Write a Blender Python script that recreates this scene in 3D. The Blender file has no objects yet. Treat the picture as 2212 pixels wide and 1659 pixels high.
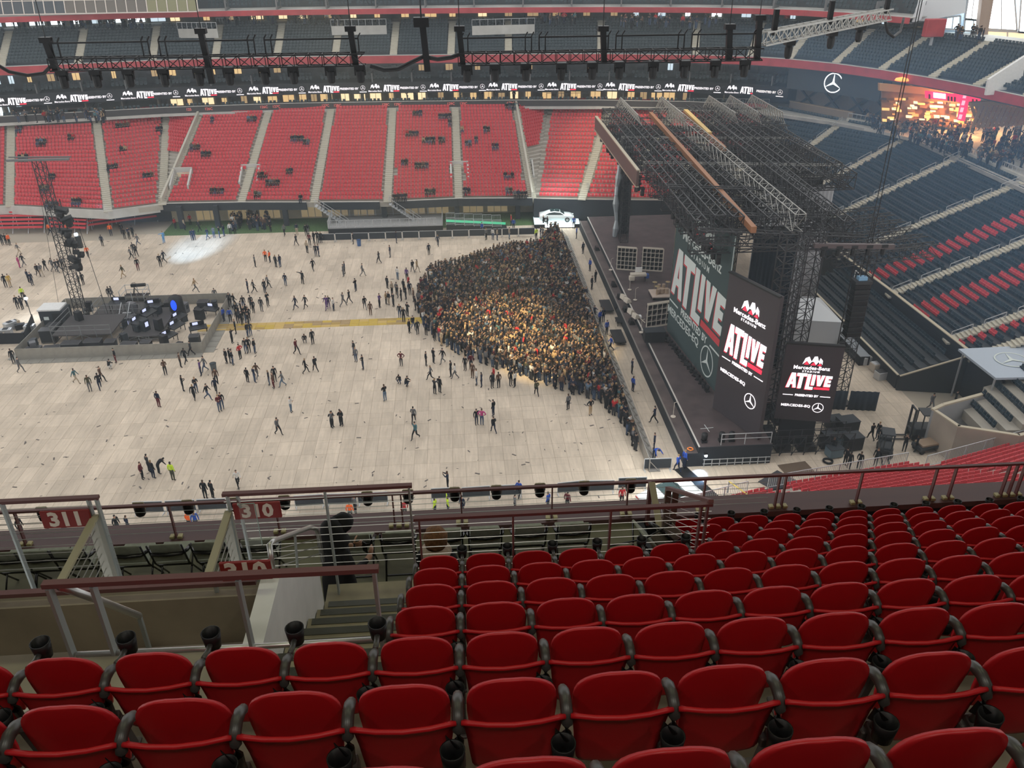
import bpy, bmesh, math, random
import numpy as np
from mathutils import Vector, Matrix
random.seed(7); RNG = np.random.default_rng(7)
D = bpy.data; SC = bpy.context.scene
COL = SC.collection
# ---------------------------------------------------------------- camera
IW, IH, FPX = 2212.0, 1659.0, 1800.0
PITCH, YAW, ROLL, CH = math.radians(29.09), math.radians(3.88), math.radians(0.435), 38.0
def _cam():
    cp, sp, cy, sy, cr, sr = math.cos(PITCH), math.sin(PITCH), math.cos(YAW), math.sin(YAW), math.cos(ROLL), math.sin(ROLL)
    f = np.array([sy*cp, cy*cp, -sp]); r = np.array([cy, -sy, 0.0]); d = np.cross(f, r)
    return np.array([r*cr+d*sr, -r*sr+d*cr, f])
CM = _cam(); CP = np.array([0, 0, CH])
cam = D.objects.new('camera', D.cameras.new('camera')); COL.objects.link(cam)
cam.matrix_world = Matrix(((CM[0][0], -CM[1][0], -CM[2][0], 0), (CM[0][1], -CM[1][1], -CM[2][1], 0), (CM[0][2], -CM[1][2], -CM[2][2], CH), (0, 0, 0, 1)))
cam.data.sensor_width = 36; cam.data.lens = 36*FPX/IW; cam.data.clip_end = 600; cam.data.clip_start = .05
SC.camera = cam
def ray(x, y): return CM.T @ np.array([(x-IW/2)/FPX, (y-IH/2)/FPX, 1.0])
def onz(x, y, z=0.0):            # the point of the place at height z that the photograph shows at this pixel
    d = ray(x, y); return Vector(CP+d*((z-CH)/d[2]))
def ony(x, y, Y):
    d = ray(x, y); return Vector(CP+d*(Y/d[1]))
def onx(x, y, X):
    d = ray(x, y); return Vector(CP+d*(X/d[0]))
# ---------------------------------------------------------------- light and exposure
vs = SC.view_settings; vs.view_transform = 'Standard'; vs.look = 'None'; vs.gamma = 1; vs.use_curve_mapping = False; vs.exposure = 0.0
SC.cycles.use_denoising = True
SC.cycles.adaptive_threshold = .05
SC.cycles.max_bounces = 4; SC.cycles.diffuse_bounces = 3; SC.cycles.glossy_bounces = 2; SC.cycles.transparent_max_bounces = 12
SC.cycles.transmission_bounces = 2; SC.cycles.volume_bounces = 0; SC.cycles.caustics_reflective = False; SC.cycles.caustics_refractive = False
W = D.worlds.new('overcast_daylight'); SC.world = W; W.use_nodes = True
W.node_tree.nodes['Background'].inputs[0].default_value = (.98, .985, .98, 1); W.node_tree.nodes['Background'].inputs[1].default_value = 1.12
def lamp(kind, name, loc, target, energy, color, **kw):
    l = D.lights.new(name, kind); l.energy = energy; l.color = color
    for k, v in kw.items(): setattr(l, k, v)
    o = D.objects.new(name, l); COL.objects.link(o); o.location = loc
    o.rotation_euler = (Vector(target)-Vector(loc)).to_track_quat('-Z', 'Y').to_euler(); return o
# a shaft of late daylight that reaches the waiting crowd through the roof, and the lamps on the stage lift
lamp('SPOT', 'roof_shaft_light', (-30, 40, 75), (3.6, 80, 1.6), 1000000, (1, .76, .38), spot_size=math.radians(8.5), spot_blend=.95, shadow_soft_size=.6)
lamp('SPOT', 'roof_shaft_light', (-28, 38, 75), (8.6, 73, 1.6), 1000000, (1, .76, .38), spot_size=math.radians(8), spot_blend=.95, shadow_soft_size=.6)
lamp('SPOT', 'roof_shaft_light', (10, 30, 85), (24, 108, 20), 260000, (1, .84, .55), spot_size=math.radians(13), spot_blend=.6, shadow_soft_size=.6)
# the lit bar at the far right corner
for bx0 in (68, 74):
    lamp('POINT', 'bar_light', (bx0, 109.5, 17.3), (bx0, 112, 14), 2600, (1, .62, .28), shadow_soft_size=.5)
# lamps under the roof over the near stand
for lx in (-6, 0, 6):
    lamp('AREA', 'soffit_light', (lx, -1.5, 43.2), (lx, 3.5, 33), 120, (1, .97, .84), size=1.0)
    lamp('AREA', 'soffit_light', (lx, 7.5, 43.2), (lx, 7.5, 31), 55, (.96, 1, .62), size=1.0)
# ---------------------------------------------------------------- materials
MATS = {}
def mat(name, col, rough=.6, metal=0.0, var=0.0, vscale=3.0, emit=0.0, alpha=1.0, spec=.35, bump=0.0, stretch=None):
    if name in MATS: return MATS[name]
    m = D.materials.new(name); m.use_nodes = True; nt = m.node_tree; b = nt.nodes['Principled BSDF']
    c = (*col, 1); b.inputs['Base Color'].default_value = c; b.inputs['Roughness'].default_value = rough
    b.inputs['Metallic'].default_value = metal; b.inputs['Specular IOR Level'].default_value = spec
    if alpha < 1: b.inputs['Alpha'].default_value = alpha
    if emit: b.inputs['Emission Color'].default_value = c; b.inputs['Emission Strength'].default_value = emit
    if var or bump:
        tc = nt.nodes.new('ShaderNodeTexCoord'); n = nt.nodes.new('ShaderNodeTexNoise'); n.inputs['Scale'].default_value = vscale; n.inputs['Detail'].default_value = 5
        src = tc.outputs['Object']
        if stretch:
            mp = nt.nodes.new('ShaderNodeMapping'); mp.inputs['Scale'].default_value = stretch; nt.links.new(src, mp.inputs[0]); src = mp.outputs[0]
        nt.links.new(src, n.inputs['Vector'])
        if var:
            r = nt.nodes.new('ShaderNodeValToRGB'); r.color_ramp.elements[0].position = .3; r.color_ramp.elements[1].position = .7
            r.color_ramp.elements[0].color = (*[max(0, x*(1-var)) for x in col], 1); r.color_ramp.elements[1].color = (*[min(1, x*(1+var)) for x in col], 1)
            nt.links.new(n.outputs['Fac'], r.inputs[0]); nt.links.new(r.outputs[0], b.inputs['Base Color'])
        if bump:
            bp = nt.nodes.new('ShaderNodeBump'); bp.inputs['Strength'].default_value = bump; nt.links.new(n.outputs['Fac'], bp.inputs['Height']); nt.links.new(bp.outputs[0], b.inputs['Normal'])
    MATS[name] = m; return m
def attr_mat(name, rough=.75):
    m = D.materials.new(name); m.use_nodes = True; nt = m.node_tree; b = nt.nodes['Principled BSDF']; b.inputs['Roughness'].default_value = rough; b.inputs['Specular IOR Level'].default_value = .2
    a = nt.nodes.new('ShaderNodeAttribute'); a.attribute_name = 'tone'; nt.links.new(a.outputs['Color'], b.inputs['Base Color']); MATS[name] = m; return m
# ---------------------------------------------------------------- mesh helpers
class MB:
    def __init__(s): s.v = []; s.f = []; s.m = []; s.mi = 0
    def add(s, vs_, fs):
        n = len(s.v); s.v += [tuple(p) for p in vs_]; s.f += [tuple(i+n for i in f) for f in fs]; s.m += [s.mi]*len(fs); return s
    def hexa(s, p): return s.add(p, [(0, 3, 2, 1), (4, 5, 6, 7), (0, 1, 5, 4), (1, 2, 6, 5), (2, 3, 7, 6), (3, 0, 4, 7)])
    def box(s, c, d, rz=0.0):
        cx, cy, cz = c; a, b, h = d[0]/2, d[1]/2, d[2]/2; co, si = math.cos(rz), math.sin(rz)
        q = [(-a, -b), (a, -b), (a, b), (-a, b)]
        return s.hexa([(cx+x*co-y*si, cy+x*si+y*co, cz-h) for x, y in q]+[(cx+x*co-y*si, cy+x*si+y*co, cz+h) for x, y in q])
    def span(s, a, b): return s.box([(a[i]+b[i])/2 for i in range(3)], [abs(b[i]-a[i]) for i in range(3)])
    def bar(s, a, b, w, h=None, up=(0, 0, 1)):
        h = h or w; a = Vector(a); b = Vector(b); t = (b-a).normalized(); u = Vector(up)
        if abs(t.dot(u)) > .98: u = Vector((0, 1, 0)) if abs(t.y) < .9 else Vector((1, 0, 0))
        r = t.cross(u).normalized()*w/2; u = r.cross(t).normalized()*h/2
        return s.hexa([a-r-u, a+r-u, a+r+u, a-r+u, b-r-u, b+r-u, b+r+u, b-r+u])
    def tube(s, pts, r, n=6, cap=True):
        pts = [Vector(p) for p in pts]; k = len(pts); rr = r if isinstance(r, (list, tuple)) else [r]*k; vs_ = []; fs = []
        t0 = (pts[1]-pts[0]).normalized(); u = Vector((0, 0, 1)) if abs(t0.z) < .9 else Vector((1, 0, 0))
        for i, p in enumerate(pts):
            t = (pts[min(i+1, k-1)]-pts[max(i-1, 0)]).normalized(); x = t.cross(u)
            if x.length < 1e-4: x = t.cross(Vector((0, 1, 0)))
            x.normalize(); y = x.cross(t)
            vs_ += [p+x*(math.cos(2*math.pi*j/n)*rr[i])+y*(math.sin(2*math.pi*j/n)*rr[i]) for j in range(n)]
        for i in range(k-1):
            for j in range(n): fs.append((i*n+j, i*n+(j+1) % n, (i+1)*n+(j+1) % n, (i+1)*n+j))
        if cap: fs += [tuple(range(n))[::-1], tuple((k-1)*n+j for j in range(n))]
        return s.add(vs_, fs)
    def lathe(s, c, prof, n=16, close=True):
        vs_ = [(c[0]+r*math.cos(2*math.pi*j/n), c[1]+r*math.sin(2*math.pi*j/n), c[2]+z) for r, z in prof for j in range(n)]; k = len(prof)
        fs = [(i*n+j, i*n+(j+1) % n, (i+1)*n+(j+1) % n, (i+1)*n+j) for i in range(k-1) for j in range(n)]
        if close: fs += [tuple(range(n))[::-1], tuple((k-1)*n+j for j in range(n))]
        return s.add(vs_, fs)
    def prism(s, poly, off):       # a planar polygon pushed along the vector off
        n = len(poly); off = Vector(off); P = [Vector(p) for p in poly]
        return s.add(P+[p+off for p in P], [tuple(range(n))[::-1], tuple(range(n, 2*n))]+[(i, (i+1) % n, n+(i+1) % n, n+i) for i in range(n)])
    def quad(s, a, b, c, d): return s.add([a, b, c, d], [(0, 1, 2, 3)])
    def mesh(s, name, mats, smooth=False, bevel=0.0):
        me = D.meshes.new(name); me.from_pydata([tuple(v) for v in s.v], [], s.f)
        for m in (mats if isinstance(mats, (list, tuple)) else [mats]): me.materials.append(m)
        if any(s.m): me.polygons.foreach_set('material_index', s.m)
        bm = bmesh.new(); bm.from_mesh(me); bmesh.ops.recalc_face_normals(bm, faces=bm.faces)
        if bevel: bmesh.ops.bevel(bm, geom=bm.edges[:], offset=bevel, segments=1, affect='EDGES')
        bm.to_mesh(me); bm.free()
        if smooth: me.polygons.foreach_set('use_smooth', [True]*len(me.polygons))
        return me
    def build(s, name, mats, parent=None, smooth=False, bevel=0.0):
        return ob(name, s.mesh(name, mats, smooth, bevel), parent)
def ob(name, me, parent=None, loc=None, rz=None):
    o = D.objects.new(name, me); COL.objects.link(o)
    if parent is not None: o.parent = parent
    if loc is not None: o.location = loc
    if rz is not None: o.rotation_euler = (0, 0, rz)
    return o
def tag(o, label=None, cat=None, group=None, kind=None):
    if label: o['label'] = label
    if cat: o['category'] = cat
    if group: o['group'] = group
    if kind: o['kind'] = kind
    return o
def thing(name, label, cat, loc=(0, 0, 0), rz=0.0, group=None):
    o = D.objects.new(name, None); COL.objects.link(o); o.location = loc; o.rotation_euler = (0, 0, rz); o.empty_display_size = .2
    return tag(o, label, cat, group)
def copy_tree(o, parent=None):
    c = o.copy(); COL.objects.link(c); c.parent = parent
    for ch in o.children: copy_tree(ch, c)
    return c
def big_mesh(name, V, Fq, mats, mi=None, tone=None):
    me = D.meshes.new(name); V = np.asarray(V, np.float32); Fq = np.asarray(Fq, np.int32); nf = len(Fq)
    me.vertices.add(len(V)); me.vertices.foreach_set('co', V.ravel()); me.loops.add(nf*4); me.loops.foreach_set('vertex_index', Fq.ravel())
    me.polygons.add(nf); me.polygons.foreach_set('loop_start', np.arange(0, nf*4, 4, dtype=np.int32)); me.polygons.foreach_set('loop_total', np.full(nf, 4, np.int32))
    for m in (mats if isinstance(mats, (list, tuple)) else [mats]): me.materials.append(m)
    if mi is not None: me.polygons.foreach_set('material_index', np.asarray(mi, np.int32))
    me.update(calc_edges=True); me.validate(); me.polygons.foreach_set('use_smooth', [False]*len(me.polygons))
    if tone is not None:
        a = me.color_attributes.new('tone', 'FLOAT_COLOR', 'POINT'); c = np.ones((len(V), 4), np.float32); c[:, :3] = tone; a.data.foreach_set('color', c.ravel())
    return me
def scatter(name, base_v, base_f, locs, angs, mats, base_mi=None, tones=None, scales=None):   # many alike small pieces in one mesh
    bv = np.asarray(base_v, float); bf = np.asarray(base_f, int); n = len(locs); L = np.asarray(locs, float); A = np.asarray(angs, float)
    S = np.ones(n) if scales is None else np.asarray(scales); co, si = np.cos(A)[:, None], np.sin(A)[:, None]
    x = bv[None, :, 0]*S[:, None]; y = bv[None, :, 1]*S[:, None]; z = bv[None, :, 2]*S[:, None]
    V = np.stack([x*co-y*si+L[:, 0:1], x*si+y*co+L[:, 1:2], z+L[:, 2:3]], -1).reshape(-1, 3)
    Fq = (bf[None]+(np.arange(n)*len(bv))[:, None, None]).reshape(-1, 4)
    mi = None if base_mi is None else np.tile(base_mi, n)
    return V, Fq, mi
ORD = 'first second third fourth fifth sixth seventh eighth ninth tenth eleventh twelfth thirteenth fourteenth fifteenth sixteenth seventeenth eighteenth nineteenth twentieth'.split()
def ordn(i):
    if i < 20: return ORD[i]
    t = {2: 'twenty', 3: 'thirty', 4: 'forty', 5: 'fifty', 6: 'sixty', 7: 'seventy', 8: 'eighty', 9: 'ninety'}[(i+1)//10]
    u = (i+1) % 10
    return (t[:-1]+'ieth') if u == 0 else t+'-'+ORD[u-1]
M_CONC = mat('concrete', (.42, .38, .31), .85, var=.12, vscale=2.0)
M_CONC2 = mat('concrete_pale', (.50, .49, .46), .85, var=.1, vscale=1.0)
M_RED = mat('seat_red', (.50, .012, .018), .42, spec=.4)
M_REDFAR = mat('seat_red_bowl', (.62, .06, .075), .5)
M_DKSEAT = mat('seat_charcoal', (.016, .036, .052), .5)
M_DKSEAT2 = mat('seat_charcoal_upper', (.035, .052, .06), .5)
M_BLK = mat('black_plastic', (.008, .008, .009), .45)
M_ARM = mat('armrest_grey', (.055, .053, .05), .38, spec=.6)
M_STEEL = mat('galvanised_steel', (.42, .46, .46), .45, .6)
M_SILV = mat('bright_steel', (.55, .55, .54), .35, .8)
M_MAROON = mat('maroon_paint', (.17, .075, .075), .45)
M_REDFASC = mat('red_fascia', (.42, .055, .065), .5, var=.15, vscale=.7)
M_DARK = mat('dark_cladding', (.025, .03, .036), .6)
M_WHITE = mat('white_paint', (.75, .75, .74), .6, var=.05, vscale=4)
M_BLKFAB = mat('black_fabric', (.012, .013, .015), .85)
M_TRUSS = mat('truss_dark', (.04, .04, .043), .5, .3)
M_ALU = mat('truss_aluminium', (.45, .44, .41), .4, .7)
# ================================================================ the near stand (rows of red seats, stair, platform)
ROWY = lambda k: 9.36-.84*(k-1)
ROWZ = lambda k: CH-7.57+.57*(k-1)-.82      # tread height of row k, row 1 at the front rail
P_ = .5; X0_ = -.33
def terrace():
    b = MB(); y0 = -2.0
    for k in range(1, 25):
        z = ROWZ(k); x0 = 2.62 if k <= 3 else (-.58 if k <= 7 else -40)
        b.span((x0, ROWY(k)-.62, z-1.4), (40, ROWY(k)+.30 if k > 1 else 10.0, z))
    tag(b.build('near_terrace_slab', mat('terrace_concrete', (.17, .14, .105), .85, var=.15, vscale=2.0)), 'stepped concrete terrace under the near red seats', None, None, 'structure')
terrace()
def shell(name, prof, n=14, th=.022, mats=None, bow=.05):
    """a bowed plate: prof = list of (half width, y, z), bowed towards the field at its edges"""
    b = MB(); rows = []
    for w, y, z in prof:
        rows.append([(w*(-1+2*j/n), y+bow*((-1+2*j/n)*w/.22)**2, z) for j in range(n+1)])
    k = len(rows); nn = n+1; vs_ = [p for r in rows for p in r]+[(x, y+th, z-.003) for r in rows for x, y, z in r]; o = k*nn; fs = []
    for i in range(k-1):
        for j in range(n):
            a = i*nn+j; fs.append((a, a+1, a+nn+1, a+nn)); fs.append((o+a, o+a+nn, o+a+nn+1, o+a+1))
    for j in range(n): fs.append((j, o+j, o+j+1, j+1)); q = (k-1)*nn; fs.append((q+j, q+j+1, o+q+j+1, o+q+j))
    for i in range(k-1): fs.append((i*nn, (i+1)*nn, o+(i+1)*nn, o+i*nn)); e = i*nn+n; fs.append((e, o+e, o+e+nn, e+nn))
    b.add(vs_, fs); return b
bk = [(.185, .055, .36), (.198, .05, .42), (.207, .042, .50), (.212, .03, .58), (.212, .02, .64), (.206, .012, .69), (.196, .007, .725), (.180, .003, .755), (.157, .0, .779), (.128, -.001, .797), (.092, -.002, .811), (.045, -.002, .82)]
ME_BACK = shell('backrest', bk, bow=.022).mesh('backrest', M_RED, True)
pn = [(.165, -.035, .262), (.186, -.04, .275), (.197, -.046, .30), (.207, -.056, .40), (.215, -.068, .50), (.224, -.086, .59), (.231, -.098, .64), (.235, -.106, .652)]
pb = shell('pan', pn, bow=.03)
lipz = [(-.236, .05), (-.20, .028), (-.12, .0), (0, -.01), (.12, .0), (.20, .028), (.236, .05)]
pb.tube([(x, -.106+.03*(x/.22)**2, .654-(.006 if abs(x) > .21 else 0)) for x, _ in lipz], .013, 8)
ME_PAN = pb.mesh('seat_pan', M_RED, True)
ab = MB()
pts = [(0, .13, .585), (0, .105, .625), (0, .06, .655), (0, .0, .665), (0, -.045, .65), (0, -.07, .60), (0, -.072, .53), (0, -.06, .45), (0, -.03, .34)]
ab.tube(pts, [.015, .024, .028, .029, .029, .028, .024, .020, .016], 10)
ME_ARM = ab.mesh('armrest', M_ARM, True)
sb = MB(); sb.bar((0, -.06, .40), (0, .02, .02), .045, .10); sb.bar((-.05, -.03, .34), (.026, -.03, .34), .05, .06); sb.box((-.01, .03, .012), (.07, .16, .024))
ME_STAND = sb.mesh('standard', mat('cast_bracket', (.10, .085, .08), .5, .4), False, .006)
cb = MB(); cb.lathe((0, 0, 0), [(.036, -.115), (.046, -.115), (.058, 0), (.052, 0), (.038, -.112)], 18, False)
ME_CUP = cb.mesh('cup_holder', M_BLK, True)
bb = MB(); bb.prism([(0, -.10, .61), (.0, -.07, .50), (.03, -.10, .50), (.06, -.13, .56)], (.0, -.006, 0)); ME_CBR = bb.mesh('cup_bracket', M_BLK)
lk = MB(); lk.tube([(0, .13, .63), (0, .21, .60), (0, .29, .60)], .017, 8); ME_LINK = lk.mesh('cup_arm', M_ARM, True)
ROWWORD = {i+1: ORD[i] for i in range(12)}
for k in range(1, 12):
    xs = []
    i = -12
    while True:
        x = X0_+P_*i
        i += 1
        if x > 9.2: break
        lim = 3.1 if k in (1, 2) else 2.9 if k == 3 else -.4 if k <= 7 else -9
        if x < lim: continue
        y, z = ROWY(k), ROWZ(k)
        q = CM @ (np.array([x, y, z+.7])-CP); u = IW/2+FPX*q[0]/q[2]; v = IH/2+FPX*q[1]/q[2]
        if u < -200 or u > IW+420 or v > IH+190: continue
        xs.append(x)
    for n, x in enumerate(xs):
        t = thing('stadium_seat', 'red stadium seat, %s row from the front rail, %s from the %s' % (ROWWORD[k], ORD[n], 'stair aisle' if k in (4, 5, 6, 7) else 'platform side rail' if k < 4 else 'left edge'), 'seat', (x, ROWY(k), ROWZ(k)), 0, 'red tip-up seats of the near stand')
        ob('backrest', ME_BACK, t); ob('seat_pan', ME_PAN, t); ob('standard', ME_STAND, t, (.247, 0, 0)); ob('armrest', ME_ARM, t, (.247, 0, 0))
        c = ob('cup_holder', ME_CUP, t, (.218, -.165, .59)); ob('cup_bracket', ME_CBR, c, (-.03, .165, -.59))
        if n == 0: ob('armrest', ME_ARM, t, (-.25, 0, 0)); ob('standard', ME_STAND, t, (-.25, 0, 0))
        if k == 1 or (k == 4 and x < 2.3) or (k == 8 and x < -.6):
            a = ob('front_cup_holder', ME_CUP, t, (.25, .31, .655)); ob('cup_arm', ME_LINK, a, (0, -.31, -.655))
# front wall, ledge, front rail
LZ, LY = 30.05, 10.02
b = MB(); b.span((-16, LY-.05, 24), (16, LY+.35, LZ-.12)); b.mi = 0
tag(b.build('wall_front', M_DARK), None, None, None, 'structure')
b = MB(); b.span((-16, LY-.08, LZ-.12), (16, LY+.38, LZ-.02)); tag(b.build('trim_front_ledge', mat('ledge_maroon', (.13, .07, .07), .45)), None, None, None, 'structure')
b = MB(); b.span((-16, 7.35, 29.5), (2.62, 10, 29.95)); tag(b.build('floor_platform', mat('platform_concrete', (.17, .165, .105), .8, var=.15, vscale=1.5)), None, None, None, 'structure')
b = MB(); b.span((-16, 7.18, 29.5), (-1.81, 7.35, 30.5)); b.span((-.58, 7.18, 29.5), (2.62, 7.35, 31.31)); b.span((2.56, 7.18, 29.0), (2.66, 9.95, 29.99)); tag(b.build('wall_platform', M_DARK), None, None, None, 'structure')
# front rail: posts in pairs at the joints
fr = thing('front_guard_rail', 'dark steel guard rail with thin cables along the front edge of the stand', 'railing', (0, LY, LZ))
b = MB(); b.bar((-16, 0, .60), (16, 0, .60), .05, .035); b.build('top_rail', M_MAROON, fr)
pm = MB(); pm.bar((0, 0, 0), (0, 0, .59), .018, .06); PM = pm.mesh('post', M_MAROON)
pf = MB(); pf.box((-.055, 0, .012), (.07, .09, .05)); pf.box((.055, 0, .012), (.07, .09, .05)); PF = pf.mesh('base_plate', mat('brass_bracket', (.42, .37, .2), .5, .3), False, .008)
postx = [ony(px, 1100, LY).x for px in (28, 366, 596, 850, 868, 997, 1192, 1353, 1516, 1672, 1686, 1845, 2000, 2150, 2166)]+[7.5, 8.6, 9.7]
for x in postx:
    p = ob('post', PM, fr, (x, 0, 0)); ob('base_plate', PF, p)
cm = MB(); cm.tube([(-16, 0, 0), (4.6, 0, 0)], .005, 4); CMH = cm.mesh('cable', M_STEEL)
for j in range(5): ob('cable', CMH, fr, (0, 0, .10+.095*j))
# small black stage lamps clamped under the top rail, facing the field
lm = MB(); lm.lathe((0, 0, 0), [(.0, .0), (.07, .0), (.078, -.06), (.07, -.17), (.055, -.19), (.0, -.19)], 14, False); LMB = lm.mesh('lamp_body', M_BLK, True)
ly_ = MB(); ly_.bar((-.07, 0, .03), (.07, 0, .03), .02, .02); ly_.bar((-.075, 0, .03), (-.075, 0, -.09), .015, .015); ly_.bar((.075, 0, .03), (.075, 0, -.09), .015, .015); LMY = ly_.mesh('yoke', mat('brass_clamp', (.35, .31, .2), .5, .3))
for n, px in enumerate((84, 296, 402, 506, 613, 793, 881, 982, 1072, 1166, 1261, 1361)):
    p = ony(px, 1078-.02*(px-84), LY+.12)
    t = thing('rail_lamp', 'small black cylindrical lamp hanging on the front rail, %s from the left' % ORD[n], 'lamp', (p.x, LY+.10, LZ+.55), 0, 'black lamps on the front rail')
    ob('lamp_body', LMB, t); ob('yoke', LMY, t)
# ================================================================ stair, landing, vomitory and rails in the near stand
M_TAPE = mat('wet_grip_tape', (.045, .047, .03), .28, spec=.9, bump=1.0, vscale=45)
b = MB()
for i in range(1, 9):
    z = 33.6-.286*i; y = 3.78+.42*(i-1); b.span((-1.64, y, z-.9), (-.58, y+.42, z))
b.span((-1.64, 7.1, 29.95), (-.58, 7.42, 31.31))
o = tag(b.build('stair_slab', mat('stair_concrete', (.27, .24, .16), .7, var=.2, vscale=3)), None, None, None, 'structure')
tm = MB(); tm.box((0, 0, .004), (1.0, .085, .008)); TM = tm.mesh('grip_strip', M_TAPE)
for i in range(1, 9): ob('grip_strip', TM, o, (-1.1, 3.78+.42*i-.05, 33.6-.286*i))
# white stair wall
XW = -1.65
b = MB(); b.prism([(XW, 4.75, 31.5), (XW, 7.12, 31.2), (XW, 7.12, onx(697, 1209, XW).z), (XW, onx(604, 1247, XW).y, onx(604, 1247, XW).z), (XW, 4.75, onx(604, 1247, XW).z)], (-.16, 0, 0))
tag(b.build('wall_stair', M_WHITE), None, None, None, 'structure')
# vomitory: parapet, floors
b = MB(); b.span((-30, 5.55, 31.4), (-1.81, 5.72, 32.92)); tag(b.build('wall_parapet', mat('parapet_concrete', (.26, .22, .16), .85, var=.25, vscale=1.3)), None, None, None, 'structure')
b = MB(); b.span((-30, 3.78, 32.1), (-1.64, 5.55, 32.38)); tag(b.build('floor_vomitory', M_CONC), None, None, None, 'structure')
b = MB(); b.span((-30, 5.72, 30.2), (-1.81, 7.3, 30.5)); tag(b.build('floor_crossing', M_CONC), None, None, None, 'structure')
b = MB(); b.prism([(-3.15, 3.78, 33.5), (-3.15, 5.3, 32.38), (-3.15, 3.78, 32.38)], (-.12, 0, 0)); tag(b.build('wall_vomitory', M_CONC), None, None, None, 'structure')
def rail_thing(name, label, parts):
    t = thing(name, label, 'railing'); c = Vector((0, 0, 0))
    for nm, fn, m in parts:
        bb_ = MB(); fn(bb_); bb_.build(nm, m, t)
    return t
# guard rail before the eighth row
YG = 4.14
A = lambda x, y: ony(x, y, YG)
t = thing('guard_rail', 'maroon guard rail with silver posts in front of the left seats', 'railing')
b = MB(); b.bar(A(92, 1263), A(818, 1228), .05, .035); b.build('top_rail', M_MAROON, t)
for (x0, y0, x1, y1) in ((105, 1268, 168, 1415), (200, 1264, 252, 1410), (513, 1250, 545, 1397), (808, 1234, 828, 1392)):
    b = MB(); p, q = A(x0, y0), A(x1, y1); q.x = p.x; b.bar(p, q, .022, .06); b.build('post', M_STEEL, t)
b = MB(); b.tube([A(166, 1414), A(560, 1396), A(822, 1380)], .02, 8); b.build('bottom_rail', M_SILV, t, True)
b = MB(); b.tube([ony(130, 1267, YG+.04), ony(215, 1297, 4.5), ony(300, 1330, 4.95)], .027, 10); hr = b.build('handrail', M_SILV, t, True)
b = MB(); b.bar(ony(300, 1328, 4.95), Vector((ony(300, 1328, 4.95).x, 4.95, 32.38)), .03); b.build('support', M_STEEL, hr)
# rail on the parapet
t = thing('parapet_rail', 'low maroon rail running along the concrete parapet', 'railing')
b = MB(); b.bar((-9, 5.62, 33.02), (-1.85, 5.62, 33.02), .06, .04); b.build('top_rail', M_MAROON, t)
for x in (-8, -6.5, -5, -3.6, -2.2):
    b = MB(); b.bar((x, 5.62, 32.9), (x, 5.62, 33.0), .03); b.build('post', M_STEEL, t)
# silver handrail on the white wall
t = thing('stair_handrail', 'silver tube handrail with cables on top of the white stair wall', 'railing')
Xq = XW-.08; hp = [onx(*p, Xq) for p in ((590, 1246), (582, 1176), (592, 1168), (670, 1139), (683, 1143), (688, 1155), (697, 1212))]
b = MB(); b.tube(hp, .026, 10); b.build('handrail', M_SILV, t, True)
b = MB(); b.bar(onx(637, 1155, Xq), onx(643, 1232, Xq), .012, .07, (0, 1, 0)); b.build('post', M_STEEL, t)
for j in range(3):
    b = MB(); b.tube([onx(586+2*j, 1190+18*j, Xq), onx(690+2*j, 1163+16*j, Xq)], .005, 5); b.build('cable', M_SILV, t)
# guard rails at the head of the platform
YR = 7.27
R_ = lambda x, y: ony(x, y, YR)
def cable_rail(label, top, posts, nc, pm_, zb):
    t = thing('cable_rail', label, 'railing')
    a, c = R_(*top[0]), R_(*top[1]); c.z = a.z
    b = MB(); b.bar(a, c, .055, .035); b.build('top_rail', M_MAROON, t)
    for px in posts:
        x = R_(px, top[0][1]+(top[1][1]-top[0][1])*(px-top[0][0])/(top[1][0]-top[0][0])).x
        b = MB(); b.bar((x, YR, a.z-.01), (x, YR, zb), .02, .06); b.build('post', pm_, t)
    for j in range(nc):
        z = a.z-.1*(j+1)
        if z > zb: b = MB(); b.tube([(a.x, YR, z), (c.x, YR, z)], .0045, 4); b.build('cable', M_SILV, t)
    return t
cable_rail('grey cable rail beside the 311 section board', ((-120, 1090), (214, 1077)), (3, 190, 208), 9, M_STEEL, 31.3)
cable_rail('grey cable rail behind the 310 board at the stair foot', ((480, 1068), (890, 1050)), (490, 512, 701, 883), 10, M_STEEL, 31.31)
cable_rail('maroon cable rail in front of the fourth row', ((893, 1121), (1540, 1083)), (905, 1108, 1320, 1516, 1530), 9, M_MAROON, 31.31)
# sloping cheek rails of the platform steps
for n, (xa, ya, xb, yb, lab) in enumerate(((128, 1262, 207, 1113, 'pale cheek rail with slanting rods under the 311 board'), (445, 1256, 494, 1105, 'pale cheek rail with slanting rods next to the 310 board'))):
    f = R_(xb, yb); X = f.x; nr = onx(xa, ya, X); t = thing('cheek_rail', lab, 'railing')
    b = MB(); b.bar(nr, f, .075, .03); b.build('top_rail', mat('cream_paint', (.42, .38, .26), .6), t)
    for u in (.02, .12):
        b = MB(); p = f+(nr-f)*u; b.bar(p, Vector((p.x, p.y, 30.5)), .012, .09, (1, 0, 0)); b.build('post', mat('pale_steel', (.5, .5, .45), .5, .3), t)
    for j in range(7):
        p = nr+(f-nr)*(.05+.12*j)-Vector((0, 0, .03)); b = MB(); b.tube([Vector((X, f.y-.12, f.z-.12-.1*j)), Vector((X, max(nr.y, f.y-1.25), nr.z-.1-.1*j))], .006, 5); b.build('rod', M_SILV, t)
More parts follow.
